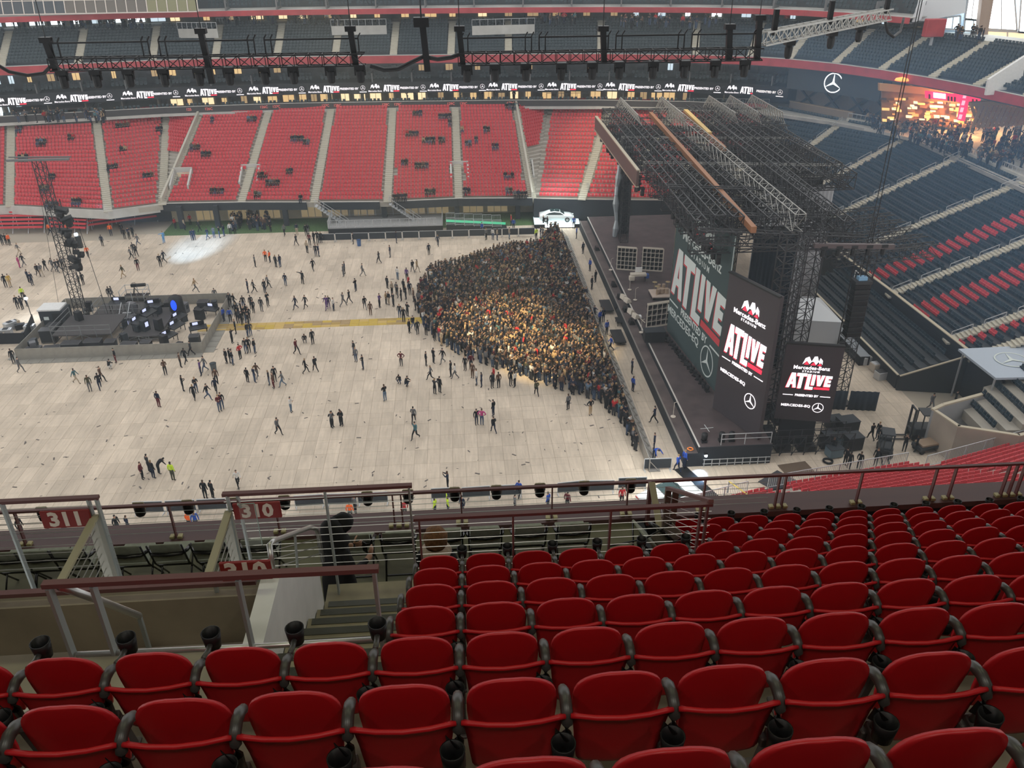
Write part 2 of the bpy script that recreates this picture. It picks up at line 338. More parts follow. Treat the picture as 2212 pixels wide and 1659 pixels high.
# side rail between platform and the front rows
t = thing('platform_side_rail', 'pale side rail with slanting cables between the platform and front rows', 'railing')
XS = 2.60
b = MB(); b.bar(ony(1405, 1044, 9.9), Vector((ony(1405, 1044, 9.9).x, 9.9, 29.95)), .05, .10); b.build('post', M_MAROON, t)
p0 = ony(1408, 1042, 9.85); p1 = onx(1432, 1180, p0.x)
b = MB(); b.bar(p0, p1, .09, .03); b.build('slanting_rail', mat('cream_paint', (.42, .38, .26), .6), t)
pa, pb_ = ony(1442, 1054, 9.0), ony(1536, 1083, 7.27)
b = MB(); b.bar(pa, pb_, .06, .04); b.build('top_rail', M_MAROON, t)
for px in (1444, 1460):
    q = ony(px, 1058, 9.0); b = MB(); b.bar(q, Vector((q.x, q.y, 29.95)), .08, .05); b.build('post', mat('brown_steel', (.17, .12, .10), .5, .3), t)
for j in range(6):
    b = MB(); b.tube([pa-Vector((0, 0, .14+.11*j)), pb_-Vector((0, 0, .14+.11*j))], .005, 4); b.build('cable', M_SILV, t)
for j in range(5):
    b = MB(); q = p0+(p1-p0)*(.35+.0*j); b.tube([Vector((p0.x+.03*j, 9.8-.05*j, 30.6-.02*j)), Vector((p0.x+.03*j, 8.3-.05*j, 30.02))], .005, 4); b.build('rod', M_SILV, t)
# section boards
def text_mesh(name, s, size, m, offset=0.0, extrude=.002, align='CENTER', sx=1.0, shear=0.0):
    c = D.curves.new(name, 'FONT'); c.body = s; c.size = size; c.align_x = align; c.align_y = 'CENTER'; c.offset = offset; c.extrude = extrude; c.shear = shear; c.resolution_u = 2
    o = D.objects.new(name, c); COL.objects.link(o); dg = bpy.context.evaluated_depsgraph_get(); me = D.meshes.new_from_object(o.evaluated_get(dg)); D.objects.remove(o); D.curves.remove(c)
    me.name = name; me.materials.clear(); me.materials.append(m)
    if sx != 1.0: me.transform(Matrix.Diagonal((sx, 1, 1, 1)))
    return me
M_SIGN = mat('sign_red', (.26, .022, .02), .5); M_LET = mat('sign_letters', (.80, .70, .62), .5)
def board(txt, label, c, w, h, size):
    t = thing('section_board', label, 'sign', c); b = MB(); b.box((0, 0, 0), (w, .03, h)); b.build('panel', M_SIGN, t, False, .006)
    o = ob('number', text_mesh('number', txt, size, M_LET, 0.008*size/.2), t, (0, -.018, 0)); o.rotation_euler = (math.pi/2, 0, 0)
board('311', 'red section board reading 311 on the cable rail', R_(148, 1114)+Vector((0, -.05, 0)), .50, .215, .24)
board('310', 'red section board reading 310 on the far cable rail', R_(558, 1096)+Vector((0, -.05, 0)), .49, .205, .225)
board('310', 'red section board reading 310 on the concrete parapet', ony(532, 1232, 5.50), .42, .20, .235)
# pane of clear glass beside the far 310 board
t = thing('glass_screen', 'clear glass pane standing in front of the 310 board', 'glass panel')
b = MB(); p = R_(520, 1072); q = R_(572, 1160); b.span((p.x, YR-.14, q.z), (q.x, YR-.13, p.z)); b.build('pane', mat('clear_glass', (.9, .95, .92), .05, alpha=.06), t)
b = MB(); b.bar((q.x, YR-.135, p.z), (q.x, YR-.135, q.z), .008); b.bar((p.x, YR-.135, p.z), (q.x, YR-.135, p.z), .008); b.build('edge', mat('glass_edge', (.3, .4, .36), .2), t)
b = MB(); b.bar((p.x, YR-.135, p.z), (p.x, YR-.06, p.z-.1), .02); b.build('clip', M_STEEL, t)
# folding chairs on the platform
M_PAD = mat('chair_grey_vinyl', (.30, .32, .26), .5, var=.12, vscale=14); M_CHB = mat('chair_black', (.010, .010, .011), .25, spec=.6)
def chair_proto(label):
    t = thing('folding_chair', label, 'chair', (0, 0, 0), 0, 'black folding chairs on the platform')
    b = MB(); b.hexa([(-.21, .02, .43), (.21, .02, .43), (.21, .42, .47), (-.21, .42, .47), (-.21, .02, .47), (.21, .02, .47), (.21, .42, .51), (-.21, .42, .51)]); b.build('seat', M_PAD, t, False, .012)
    b = MB(); b.hexa([(-.21, .0, .50), (.21, .0, .50), (.21, .03, .50), (-.21, .03, .50), (-.20, -.09, .86), (.20, -.09, .86), (.20, -.06, .86), (-.20, -.06, .86)]); bk_ = b.build('backrest', M_PAD, t, False, .01)
    b = MB(); b.tube([(-.25, .16, .64), (-.235, .03, .665), (-.19, -.06, .68), (0, -.085, .68), (.19, -.06, .68), (.235, .03, .665), (.25, .16, .64)], .028, 8); b.build('back_band', M_CHB, bk_, True)
    for s_ in (-1, 1):
        b = MB(); b.tube([(s_*.225, -.09, .85), (s_*.225, .03, .45), (s_*.225, .36, .0)], .013, 6); b.build('leg', M_CHB, t, True)
        b = MB(); b.tube([(s_*.20, .40, .48), (s_*.20, .14, .28), (s_*.20, -.10, .0)], .013, 6); b.build('leg', M_CHB, t, True)
    b = MB(); b.bar((-.20, -.04, .08), (.20, -.04, .08), .02); b.build('crossbar', M_CHB, t)
    b = MB(); b.bar((-.225, .10, .36), (.225, .10, .36), .02); b.build('crossbar', M_CHB, t)
    return t
ch0 = None
cpx = [(14, 1190), (78, 1187), (150, 1184), (272, 1178), (360, 1174), (452, 1170), (556, 1165), (766, 1155), (858, 1150), (962, 1144), (1047, 1140), (1143, 1135), (1238, 1129)]
cl = ['at the far left end of the platform', 'second from the left end of the platform', 'behind the leftmost grey post', 'between the two pale cheek rails', 'seen whole between the two pale cheek rails', 'beside the second pale cheek rail', 'behind the clear glass pane', 'in front of the hooded person', 'left of the tall rail post by the aisle', 'with the seated brown-haired person', 'right of the seated person', 'second right of the seated person', 'last upright one before the tipped chair']
for n, (px, py) in enumerate(cpx):
    p = ony(px, py-10, 9.05)
    if ch0 is None: c = ch0 = chair_proto('')
    else: c = copy_tree(ch0)
    c['label'] = 'black and grey folding chair '+cl[n]; c.location = (p.x, 9.0, 29.95)
c = copy_tree(ch0); c['label'] = 'grey folding chair tipped over against the side rail'; p = ony(1370, 1140, 8.95); c.location = (p.x-.05, 8.75, 30.1); c.rotation_euler = (.1, math.radians(52), .5)
# ================================================================ event floor
def floor_mat():
    m = D.materials.new('event_floor_panel'); m.use_nodes = True; nt = m.node_tree; b = nt.nodes['Principled BSDF']; b.inputs['Roughness'].default_value = .75; b.inputs['Specular IOR Level'].default_value = .25
    g = nt.nodes.new('ShaderNodeNewGeometry'); sc = nt.nodes.new('ShaderNodeVectorMath'); sc.operation = 'DIVIDE'; sc.inputs[1].default_value = (1.03, 2.06, 50)
    fl = nt.nodes.new('ShaderNodeVectorMath'); fl.operation = 'FLOOR'; wn = nt.nodes.new('ShaderNodeTexWhiteNoise'); wn.noise_dimensions = '2D'
    nt.links.new(g.outputs['Position'], sc.inputs[0]); nt.links.new(sc.outputs[0], fl.inputs[0]); nt.links.new(fl.outputs[0], wn.inputs['Vector'])
    def noise(scale, stretch, lo, hi, c0, c1):
        mp = nt.nodes.new('ShaderNodeMapping'); mp.inputs['Scale'].default_value = stretch; n = nt.nodes.new('ShaderNodeTexNoise'); n.inputs['Scale'].default_value = scale; n.inputs['Detail'].default_value = 6
        r = nt.nodes.new('ShaderNodeMapRange'); r.inputs['From Min'].default_value = lo; r.inputs['From Max'].default_value = hi; r.inputs['To Min'].default_value = c0; r.inputs['To Max'].default_value = c1
        nt.links.new(g.outputs['Position'], mp.inputs[0]); nt.links.new(mp.outputs[0], n.inputs['Vector']); nt.links.new(n.outputs['Fac'], r.inputs['Value']); return r.outputs[0]
    r0 = nt.nodes.new('ShaderNodeMapRange'); r0.inputs['To Min'].default_value = .90; r0.inputs['To Max'].default_value = 1.06; nt.links.new(wn.outputs['Value'], r0.inputs['Value'])
    f = r0.outputs[0]
    for o in (noise(.5, (1, .35, 1), .35, .7, .86, 1.05), noise(2.2, (1, 3, 1), .62, .75, 1.0, .82), noise(.09, (1, 1, 1), .3, .7, .88, 1.06), noise(5.0, (1, .12, 1), .3, .7, .90, 1.08), noise(1.1, (.25, 2.5, 1), .55, .75, 1.0, .90)):
        mu = nt.nodes.new('ShaderNodeMath'); mu.operation = 'MULTIPLY'; nt.links.new(f, mu.inputs[0]); nt.links.new(o, mu.inputs[1]); f = mu.outputs[0]
    cm_ = nt.nodes.new('ShaderNodeVectorMath'); cm_.operation = 'SCALE'; cm_.inputs[0].default_value = (.65, .545, .43); nt.links.new(f, cm_.inputs['Scale']); nt.links.new(cm_.outputs[0], b.inputs['Base Color']); return m
M_FLOOR = floor_mat()
b = MB(); b.span((-110, 30, -.3), (75, 150, -.03)); FLOOR = tag(b.build('floor', mat('floor_base', (.40, .35, .28), .9)), None, None, None, 'structure')
PX, PY = 1.03, 2.06
pan = MB(); pan.box((PX/2, PY/2, -.015), (PX-.014, PY-.014, .03)); 
cells = []
for i in range(-106, 43):
    for j in range(21, 57):
        x, y = i*PX, j*PY; q = CM @ (np.array([x, y, 0])-CP); u = IW/2+FPX*q[0]/q[2]; v = IH/2+FPX*q[1]/q[2]
        if -420 < u < IW+420 and 380 < v < 1230 and y < (114.5 if x > -46 else 113) and x < 39.3: cells.append((q[2] if v < 1075 and u < 1450 else 500, x, y))
cells.sort()
pm_ = pan.mesh('floor_panel', M_FLOOR)
for d, x, y in cells[:300]: ob('floor_panel', pm_, FLOOR, (x, y, 0))
V, Fq, _ = scatter('p', pan.v, pan.f, [(x, y, 0) for d, x, y in cells[300:]], [0]*(len(cells)-300), None)
o = ob('floor_panels_beyond', big_mesh('floor_panels_beyond', V, Fq, M_FLOOR), FLOOR); o['kind'] = 'stuff'
# scraps left lying on the floor
V, Fq = [], []; sb_ = MB(); sb_.box((0, 0, .012), (.34, .10, .02)); pts = []
for _ in range(420):
    p = onz(random.uniform(0, 1380), random.uniform(520, 1080)); pts.append((p.x, p.y, .003))
V, Fq, _ = scatter('d', sb_.v, sb_.f, pts, RNG.uniform(0, 3.1, 420), None, scales=RNG.uniform(.25, 1.15, 420))
tag(ob('debris', big_mesh('debris', V, Fq, mat('dark_scrap', (.13, .11, .10), .8))), 'small dark scraps of litter strewn over the event floor', 'litter', None, 'stuff')
# ================================================================ lower bowl
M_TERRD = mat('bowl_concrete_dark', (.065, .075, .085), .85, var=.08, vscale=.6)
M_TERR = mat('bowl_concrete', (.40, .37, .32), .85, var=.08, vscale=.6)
SEAT_V = MB(); SEAT_V.hexa([(-.215, .02, .40), (.215, .02, .40), (.215, .07, .40), (-.215, .07, .40), (-.205, .11, .84), (.205, .11, .84), (.205, .15, .84), (-.205, .15, .84)])
SEAT_V.hexa([(-.205, -.06, .36), (.205, -.06, .36), (.205, .03, .36), (-.205, .03, .36), (-.215, -.07, .62), (.215, -.07, .62), (.215, .05, .62), (-.215, .05, .62)])
SEAT_RED, SEAT_DK, SEAT_UP = [], [], []        # (location, angle, name, row, number)
def lerp(a, c, t): return a+(c-a)*t
TERRACES = []
def section(bl, br, tl, tr, n, name, colour='r', gap=.65, pitch=.5, seats=True, slab=True, rowr=None, skip=None):
    """a wedge of seating: bl, br on the rim, tl, tr at the back, n rows"""
    bl, br, tl, tr = [Vector(p) for p in (bl, br, tl, tr)]; b = MB(); rz = (tl.z-bl.z)/n
    for i in range(n):
        t0, t1 = i/n, (i+1)/n; L0, R0, L1, R1 = lerp(bl, tl, t0), lerp(br, tr, t0), lerp(bl, tl, t1), lerp(br, tr, t1)
        z = bl.z+rz*i
        if slab: b.hexa([(L0.x, L0.y, z-rz-.3), (R0.x, R0.y, z-rz-.3), (R1.x, R1.y, z-.3), (L1.x, L1.y, z-.3), (L0.x, L0.y, z), (R0.x, R0.y, z), (R1.x, R1.y, z), (L1.x, L1.y, z)])
        if seats and (rowr is None or rowr[0] <= i <= rowr[1]):
            A0, B0 = (L0+L1)/2, (R0+R1)/2; d = B0-A0; d.z = 0; ln = d.length
            if ln < 2*gap+.5: continue
            d.normalize(); k = int((ln-2*gap)/pitch); ang = math.atan2(d.y, d.x); s0 = (ln-k*pitch)/2+pitch/2
            for j in range(k):
                u = (s0+j*pitch)/ln; p = A0+d*(s0+j*pitch)
                if skip and skip(i, u): continue
                c = colour(i, u) if callable(colour) else colour
                {'r': SEAT_RED, 'd': SEAT_DK, 'u': SEAT_UP}[c].append(((p.x, p.y, z), ang, name, i, j))
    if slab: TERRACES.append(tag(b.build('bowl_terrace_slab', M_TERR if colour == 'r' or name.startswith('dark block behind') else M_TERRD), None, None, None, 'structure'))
ZB, ZT = 3.3, 12.3
AI = [((-330, 462), (-330, 282)), ((22, 447), (25, 258)), ((234, 458), (207, 247)), ((351, 443), (361, 232))]
AISLES = []
def wedges(al, names, n, **kw):
    pts = [(onz(*a, ZB), onz(*c, ZT)) for a, c in al]
    for (p, q), (r, s), nm in zip(pts[:-1], pts[1:], names): section(p, r, q, s, n, nm, **kw)
    AISLES.extend(pts); return pts
LEFT = wedges(AI, ['far left block', 'block behind the lift mast', 'block beside the slanting wall'], 24, skip=lambda i, u: False)
ST = wedges([((351, 441), (435, 240)), ((522, 438), (582, 237)), ((679, 438), (716, 235)), ((837, 437), (849, 233)), ((991, 430), (983, 232)), ((1150, 429), (1115, 231))], ['first straight block', 'second straight block', 'third straight block', 'fourth straight block', 'fifth straight block'], 26,
            skip=lambda i, u: (u < .10 or u > .90) and 3 < i < 8)
SR = wedges([((1153, 430), (1186, 217)), ((1257, 432), (1322, 217)), ((1337, 433), (1470, 222)), ((1450, 434), (1565, 226)), ((1560, 436), (1672, 232))], ['block right of the slanting wall', 'block behind the stage wing', 'block behind the stage roof', 'last red block behind the stage roof'], 24)
section(LEFT[-1][0], ST[0][0], LEFT[-1][1], ST[0][1], 26, 'left corner wedge', gap=.5, rowr=(13, 25))
section(ST[-1][0], SR[0][0], ST[-1][1], SR[0][1], 26, 'right corner wedge', gap=.5, rowr=(13, 25))
RIM = [(SR[-1][0].x, SR[-1][0].y), (39.2, 112.0), (43.2, 107.6), (43.7, 98.6), (44.25, 89.0), (44.84, 77.7), (45.2, 66.8), (45.3, 63.2)]
TOPE = [(SR[-1][1].x, SR[-1][1].y), (56.66, 120.0), (62.6, 111.0), (62.5, 98.8), (62.73, 86.9), (63.0, 75.5), (63.2, 64.0), (63.2, 60.0)]
DN = ['first dark block', 'second dark block', 'third dark block', 'fourth dark block', 'dark block with the upper red stripe', 'dark block with the lower red stripe', 'dark block over the canopy']
def stripe(a, c): return lambda i, u: 'r' if a < u < c else 'd'
for k in range(7):
    col = 'd' if k < 4 else stripe(.50, .74) if k == 4 else stripe(.36, .62) if k == 5 else stripe(.1, .5)
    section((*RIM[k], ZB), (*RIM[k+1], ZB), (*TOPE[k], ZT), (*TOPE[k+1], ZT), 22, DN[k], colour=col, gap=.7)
DARKA = [(Vector((*a, ZB)), Vector((*c, ZT))) for a, c in zip(RIM, TOPE)]
# low retractable dark seats before the end wall
section((40.2, 88, 1.0), (40.2, 65, 1.0), (44.4, 88, 2.7), (44.9, 65, 2.7), 5, 'low dark bleacher', colour='d', gap=.3)
# near corner below the front rail
nb = [Vector((14.7, 45.6, 1.6)), Vector((22.0, 47.7, 1.6)), Vector((33.8, 49.9, 1.6)), Vector((34.7, 49.3, 1.6)), Vector((45.5, 52.6, 1.6))]
nt_ = [p+Vector((.26, -.965, 0))*14+Vector((0, 0, 7.6)) for p in nb]
section(nb[0], nb[1], nt_[0], nt_[1], 16, 'near block by the white car', gap=.6)
section(nb[1], nb[2], nt_[1], nt_[2], 16, 'near block below the front rail', gap=.6)
section(nb[2], nb[3], nt_[2], nt_[3], 16, 'near aisle', seats=False)
section(nb[3], nb[4], nt_[3], nt_[4]+Vector((2, 2, 0)), 16, 'near block under the concrete wall', gap=.5)
# dark block on pale terraces behind the concrete wall
section((41.5, 57.6, 2.2), (41.3, 52.6, 2.2), (55, 62.5, 8), (54, 52.0, 8), 11, 'dark block behind the concrete wall', colour=lambda i, u: 'd', gap=.5, pitch=.5)
SEAT_RED[:] = [l for l in SEAT_RED if not (l[2] == 'block behind the lift mast' and l[3] >= 21)]
# individual seats: those that show largest; the rest joined
def split_seats(lst, keep, m, name, label, cat, stufflab, test):
    P = np.array([l[0] for l in lst]); q = (CM @ (P+np.array([0, 0, .6])-CP).T).T; u = IW/2+FPX*q[:, 0]/q[:, 2]; v = IH/2+FPX*q[:, 1]/q[:, 2]
    vis = (u > 5) & (u < IW-5) & (v > 5) & test(u, v); key = np.where(vis, q[:, 2], 1e9); order = np.argsort(key, kind='stable'); sel = [i for i in order[:keep] if vis[i]]
    me = SEAT_V.mesh(name, m); ss = set(sel)
    for i in sel:
        l, a, nm, r, j = lst[i]
        tag(ob(name, me, None, l, a), '%s, %s row, %s place in the %s' % (label, ordn(r), ordn(j), nm), cat, label+'s far below')
    rest = [i for i in range(len(lst)) if i not in ss]
    V, Fq, _ = scatter('s', SEAT_V.v, SEAT_V.f, P[rest], [lst[i][1] for i in rest], None)
    tag(ob(name+'s_beyond', big_mesh(name, V, Fq, m)), stufflab, 'seats', None, 'stuff')
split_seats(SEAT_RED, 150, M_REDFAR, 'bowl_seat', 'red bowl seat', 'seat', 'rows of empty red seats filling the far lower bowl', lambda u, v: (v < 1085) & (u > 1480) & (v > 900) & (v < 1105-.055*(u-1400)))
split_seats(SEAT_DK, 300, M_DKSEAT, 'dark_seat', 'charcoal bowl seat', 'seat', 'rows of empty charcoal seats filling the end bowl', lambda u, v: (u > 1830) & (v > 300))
# rim walls, fascias and slanting parapets
def wall_path(name, pts, z0, z1, th, m, label=None, kind='structure', closed=False):
    b = MB()
    for p, q in zip(pts[:-1], pts[1:]):
        p = Vector((p[0], p[1], 0)); q = Vector((q[0], q[1], 0)); d = (q-p).normalized(); nrm = Vector((-d.y, d.x, 0))*th
        b.hexa([(p.x, p.y, z0), (q.x, q.y, z0), (q.x+nrm.x, q.y+nrm.y, z0), (p.x+nrm.x, p.y+nrm.y, z0), (p.x, p.y, z1), (q.x, q.y, z1), (q.x+nrm.x, q.y+nrm.y, z1), (p.x+nrm.x, p.y+nrm.y, z1)])
    return tag(b.build(name, m), label, None, None, kind)
rimS = [(p.x, p.y-.1) for p, q in ST]
gapx = [(ST[2][0].x-1.1, ST[2][0].x+.9), (ST[3][0].x-1.1, ST[3][0].x+.9)]
for a, c in ((rimS[0][0], gapx[0][0]), (gapx[0][1], gapx[1][0]), (gapx[1][1], rimS[-1][0])):
    f = lambda x: float(np.interp(x, [r[0] for r in rimS], [r[1] for r in rimS]))-.22
    xs_ = [a]+[r[0] for r in rimS if a < r[0] < c]+[c]
    wall_path('wall_far_fascia', [(x, f(x)) for x in xs_], 2.35, 3.45, .18, M_DARK)
    wall_path('trim_far_fascia', [(x, f(x)-.03) for x in xs_], 3.45, 3.52, .24, M_CONC2)
wall_path('wall_far_right', [(p.x, p.y-.1) for p, q in SR], 0, 3.35, .2, M_DARK)
wall_path('wall_far_left', [(p.x, p.y-.1) for p, q in LEFT[:-1]]+[(rimS[0][0]-.3, LEFT[-1][0].y-.1)], 2.3, 3.5, .2, M_CONC2)
wall_path('wall_end_rim', RIM, .0, 4.0, .22, M_DARK)
wall_path('trim_end_rim', [(x-.06, y) for x, y in RIM], 4.0, 4.08, .34, mat('beige_cap', (.5, .44, .33), .7))
wall_path('wall_end_low', [(39.75, 92), (39.75, 64.4)], 0, 1.35, .15, M_DARK)
wall_path('trim_end_low', [(39.72, 92), (39.72, 64.4)], 1.35, 1.42, .22, mat('beige_cap', (.5, .44, .33), .7))
for (p, q), nm in ((ST[0], 1), (ST[-1], 2)):
    b = MB(); b.hexa([(p.x-.15, p.y-.2, p.z-.4), (p.x+.15, p.y-.2, p.z-.4), (q.x+.15, q.y, q.z-.4), (q.x-.15, q.y, q.z-.4), (p.x-.15, p.y-.2, p.z+1.0), (p.x+.15, p.y-.2, p.z+1.0), (q.x+.15, q.y, q.z+.9), (q.x-.15, q.y, q.z+.9)])
    tag(b.build('wall_slanting', mat('slanting_wall', (.47, .44, .37), .8, var=.06, vscale=.7)), None, None, None, 'structure')
# aisle steps with their middle hand rails
stp = MB(); stp.box((0, 0, 0), (1.1, .42, .17)); M_STEP = mat('aisle_step', (.50, .47, .39), .85)
AL, AA = [], []; RL = []
for p, q in LEFT[1:]+ST+SR[1:]+DARKA[1:]:
    n = 26; ang = math.atan2(q.y-p.y, q.x-p.x)-math.pi/2
    for i in range(2*n):
        c = lerp(p, q, i/(2*n)); AL.append((c.x, c.y, c.z+.12)); AA.append(ang)
V, Fq, _ = scatter('st', stp.v, stp.f, AL, AA, None)
tag(ob('aisle_steps_slab', big_mesh('aisle_steps', V, Fq, M_STEP)), None, None, None, 'structure')
M_GREY = mat('rail_grey', (.55, .57, .59), .4, .4)
for k, (p, q) in enumerate(DARKA[1:7]):
    t = thing('aisle_handrail', 'row of grey hand rails up the %s aisle of the dark end bowl' % ORD[k], 'railing', (p.x, p.y, p.z), 0, 'aisle hand rails in the end bowl')
    d = q-p; n = 7
    for i in range(n):
        a, c = d*((i+.1)/n), d*((i+.75)/n); b = MB(); up = Vector((0, 0, 1.0)); b.bar(a+up, c+up, .05); b.bar(a+up*.6, c+up*.6, .04); b.bar(a, a+up, .05); b.bar(c, c+up, .05); b.build('rail', M_GREY, t)
# vomitory boxes in the far stand
for k, (px, py, sec) in enumerate(((540, 385, 'first'), (993, 378, 'second'), (1133, 372, 'third'), (392, 392, 'fourth'))):
    p = onz(px, py, 5.4); b = MB(); 
    for s_ in (-1, 1): b.hexa([(p.x+s_*1.25-.12, p.y-1.6, 4.0), (p.x+s_*1.25+.12, p.y-1.6, 4.0), (p.x+s_*1.25+.12, p.y+1.6, 4.0), (p.x+s_*1.25-.12, p.y+1.6, 4.0), (p.x+s_*1.25-.12, p.y-1.6, 5.3), (p.x+s_*1.25+.12, p.y-1.6, 5.3), (p.x+s_*1.25+.12, p.y+1.6, 6.9), (p.x+s_*1.25-.12, p.y+1.6, 6.9)])
    b.span((p.x-1.37, p.y+1.5, 4), (p.x+1.37, p.y+1.75, 7.0)); tag(b.build('wall_vomitory_far', M_CONC2), None, None, None, 'structure')
    b = MB(); b.span((p.x-.9, p.y+1.42, 4.4), (p.x+.9, p.y+1.5, 6.3)); tag(b.build('door_vomitory', mat('lit_doorway', (.75, .66, .48), .6)), None, None, None, 'structure')
# field-level club under the far stand
b = MB(); b.span((-41, 120.5, 0), (11.5, 120.8, 3.4)); tag(b.build('wall_club_back', mat('club_wall', (.44, .38, .27), .7, var=.15, vscale=.4)), None, None, None, 'structure')
b = MB(); b.span((-41, 114.4, -.03), (11.5, 120.5, .02)); tag(b.build('floor_turf', mat('turf', (.07, .13, .045), .9, var=.3, vscale=5)), None, None, None, 'structure')
M_WARM = mat('warm_glazing', (.45, .34, .18), .4, emit=.35)
for k, x in enumerate([-36, -31.5, -27, -21, -17.2, -13.4, -6, -2.5, 2.6, 6.2]):
    b = MB(); b.span((x-1.5, 120.40, .25), (x+1.5, 120.5, 2.4)); w = tag(b.build('window_%d' % (k+1), M_WARM), None, None, None, 'structure')
    b = MB(); [b.span((x-1.5+1.0*i-.04, 120.33, .2), (x-1.5+1.0*i+.04, 120.4, 2.45)) for i in range(4)]; b.span((x-1.55, 120.33, 2.38), (x+1.55, 120.4, 2.48)); b.build('window_frame', M_CONC2, w)
for k, x in enumerate((-38.8, -33.8, -24.2, -10.2, .2, 9.0)):
    b = MB(); b.span((x-.35, 117.2, 0), (x+.35, 117.9, 3.2)); tag(b.build('column_club', M_DARK), None, None, None, 'structure')
# dark recess under the left sections with folded bleachers in front
b = MB(); b.span((-80, 121, 0), (-41.2, 121.3, 3.2)); tag(b.build('wall_left_recess', M_DARK), None, None, None, 'structure')
for k, (pa, pb2, lab) in enumerate((((-10, 492), (92, 490), 'behind the far left crew'), ((105, 488), (185, 492), 'behind the lift mast'), ((188, 486), (338, 466), 'next to the club corner'))):
    a, c = onz(*pa, .9), onz(*pb2, .9); t = thing('folded_bleacher', 'folded red bleacher unit on grey frame '+lab, 'bleacher', (0, 0, 0), 0, 'folded bleachers under the left stand')
    for i in range(5):
        b = MB(); o_ = Vector((0, .45*i, .42*i)); b.bar(a+o_, c+o_, .30, .24); b.build('bench', M_REDFAR, t)
    b = MB()
    for u in (0, .33, .66, 1): p = lerp(a, c, u); b.bar((p.x, p.y, 0), (p.x, p.y+1.9, 2.7), .08); b.bar((p.x, p.y+1.9, 0), (p.x, p.y+1.9, 2.9), .08)
    b.build('frame', M_GREY, t)
# ================================================================ suites, ribbon board, mezzanine and upper fascia
PATH = [(-118, 118), (-100, 123), (-82, 127.5), (-64, 131), (-44, 135), (-26, 136.3), (-8.5, 136), (9, 135.2), (23, 133.8), (36.8, 131), (44.4, 128.2), (49, 125.2), (53.8, 120.3), (57.6, 114.3), (60.8, 107.3), (63, 101), (64.8, 94), (66, 86)]
def offs(path, d):
    out = []
    for i, p in enumerate(path):
        a = Vector(path[max(i-1, 0)]); c = Vector(path[min(i+1, len(path)-1)]); t = (c-a).normalized(); n = Vector((-t.y, t.x)); out.append((p[0]+n.x*d, p[1]+n.y*d))
    return out
def seg(path, i0, i1): return path[i0:i1+1]
def along(path, s):               # the point and heading at length s
    for a, c in zip(path[:-1], path[1:]):
        a, c = Vector(a), Vector(c); l = (c-a).length
        if s <= l: return a+(c-a)*(s/l), math.atan2(c.y-a.y, c.x-a.x)
        s -= l
    return Vector(path[-1]), 0
def plen(path): return sum((Vector(c)-Vector(a)).length for a, c in zip(path[:-1], path[1:]))
def deck(name, d0, d1, z, th, m, i0=0, i1=None):
    i1 = len(PATH)-1 if i1 is None else i1; A_, B_ = seg(offs(PATH, d0), i0, i1), seg(offs(PATH, d1), i0, i1); b = MB()
    for k in range(len(A_)-1):
        p, q, r, s = A_[k], A_[k+1], B_[k+1], B_[k]; b.hexa([(*p, z-th), (*q, z-th), (*r, z-th), (*s, z-th), (*p, z), (*q, z), (*r, z), (*s, z)])
    return tag(b.build(name, m), None, None, None, 'structure')
def band(name, d, z0, z1, th, m, i0=0, i1=None):
    i1 = len(PATH)-1 if i1 is None else i1; return wall_path(name, seg(offs(PATH, d), i0, i1), z0, z1, th, m)
M_SOFF = mat('soffit_dark', (.06, .065, .07), .8); M_BACK = mat('suite_back', (.16, .14, .11), .8, var=.3, vscale=.3)
M_GLZ = mat('dark_glazing', (.05, .06, .07), .15, spec=.6)
E_S = 10          # where the suites end and the corner wall begins
deck('floor_suites', .6, 9, 12.35, .4, M_CONC2); band('wall_suite_front', .8, 12.35, 13.25, .15, mat('suite_front', (.055, .05, .05), .6), 0, E_S)
band('trim_suite_front', .75, 13.25, 13.32, .25, M_CONC2, 0, E_S)
band('wall_suite_back', 6.5, 12.35, 15.6, .2, M_BACK, 0, E_S)
band('wall_ribbon', 2.1, 14.35, 15.95, .3, mat('ribbon_black', (.012, .013, .017), .4), 0, E_S+1)
deck('floor_boxes', 2.3, 9, 15.9, .3, M_SOFF, 0, E_S+1)
band('wall_box_back', 7.2, 15.9, 19.0, .2, mat('box_back', (.10, .10, .105), .5, var=.4, vscale=.5), 0, E_S+1)
deck('ceiling_mezzanine', .1, 12, 19.2, .3, M_SOFF)
band('wall_mezzanine_fascia', 0, 19.05, 20.15, .25, M_REDFASC)
band('trim_mezzanine_fascia', -.04, 20.15, 20.22, .33, M_CONC2)
band('wall_outer', 17, 0, 33, .3, M_SOFF, 0, 13)
# mezzanine seats
NR = 11
for k in range(len(PATH)-1):
    A_, B_ = offs(PATH, .5), offs(PATH, 9.8)
    ln = (Vector(A_[k+1])-Vector(A_[k])).length; parts = 2 if ln > 15 else 1
    for h in range(parts):
        u0, u1 = h/parts, (h+1)/parts
        P = lambda Q, u, z: Vector((Q[k][0]+(Q[k+1][0]-Q[k][0])*u, Q[k][1]+(Q[k+1][1]-Q[k][1])*u, z))
        section(P(A_, u0, 20.2), P(A_, u1, 20.2), P(B_, u0, 23.9), P(B_, u1, 23.9), NR, 'mezzanine', colour='u', gap=.6)
        p, q = P(A_, u0, 20.2), P(B_, u0, 23.9)
        b = MB(); ang = math.atan2(q.y-p.y, q.x-p.x)-math.pi/2
        for i in range(2*NR): c = lerp(p, q, i/(2*NR)); b.box((c.x, c.y, c.z+.14), (1.1, .45, .2), ang)
        tag(b.build('mezzanine_step_slab', M_STEP), None, None, None, 'structure')
V, Fq, _ = scatter('s', SEAT_V.v, SEAT_V.f, [l[0] for l in SEAT_UP], [l[1] for l in SEAT_UP], None)
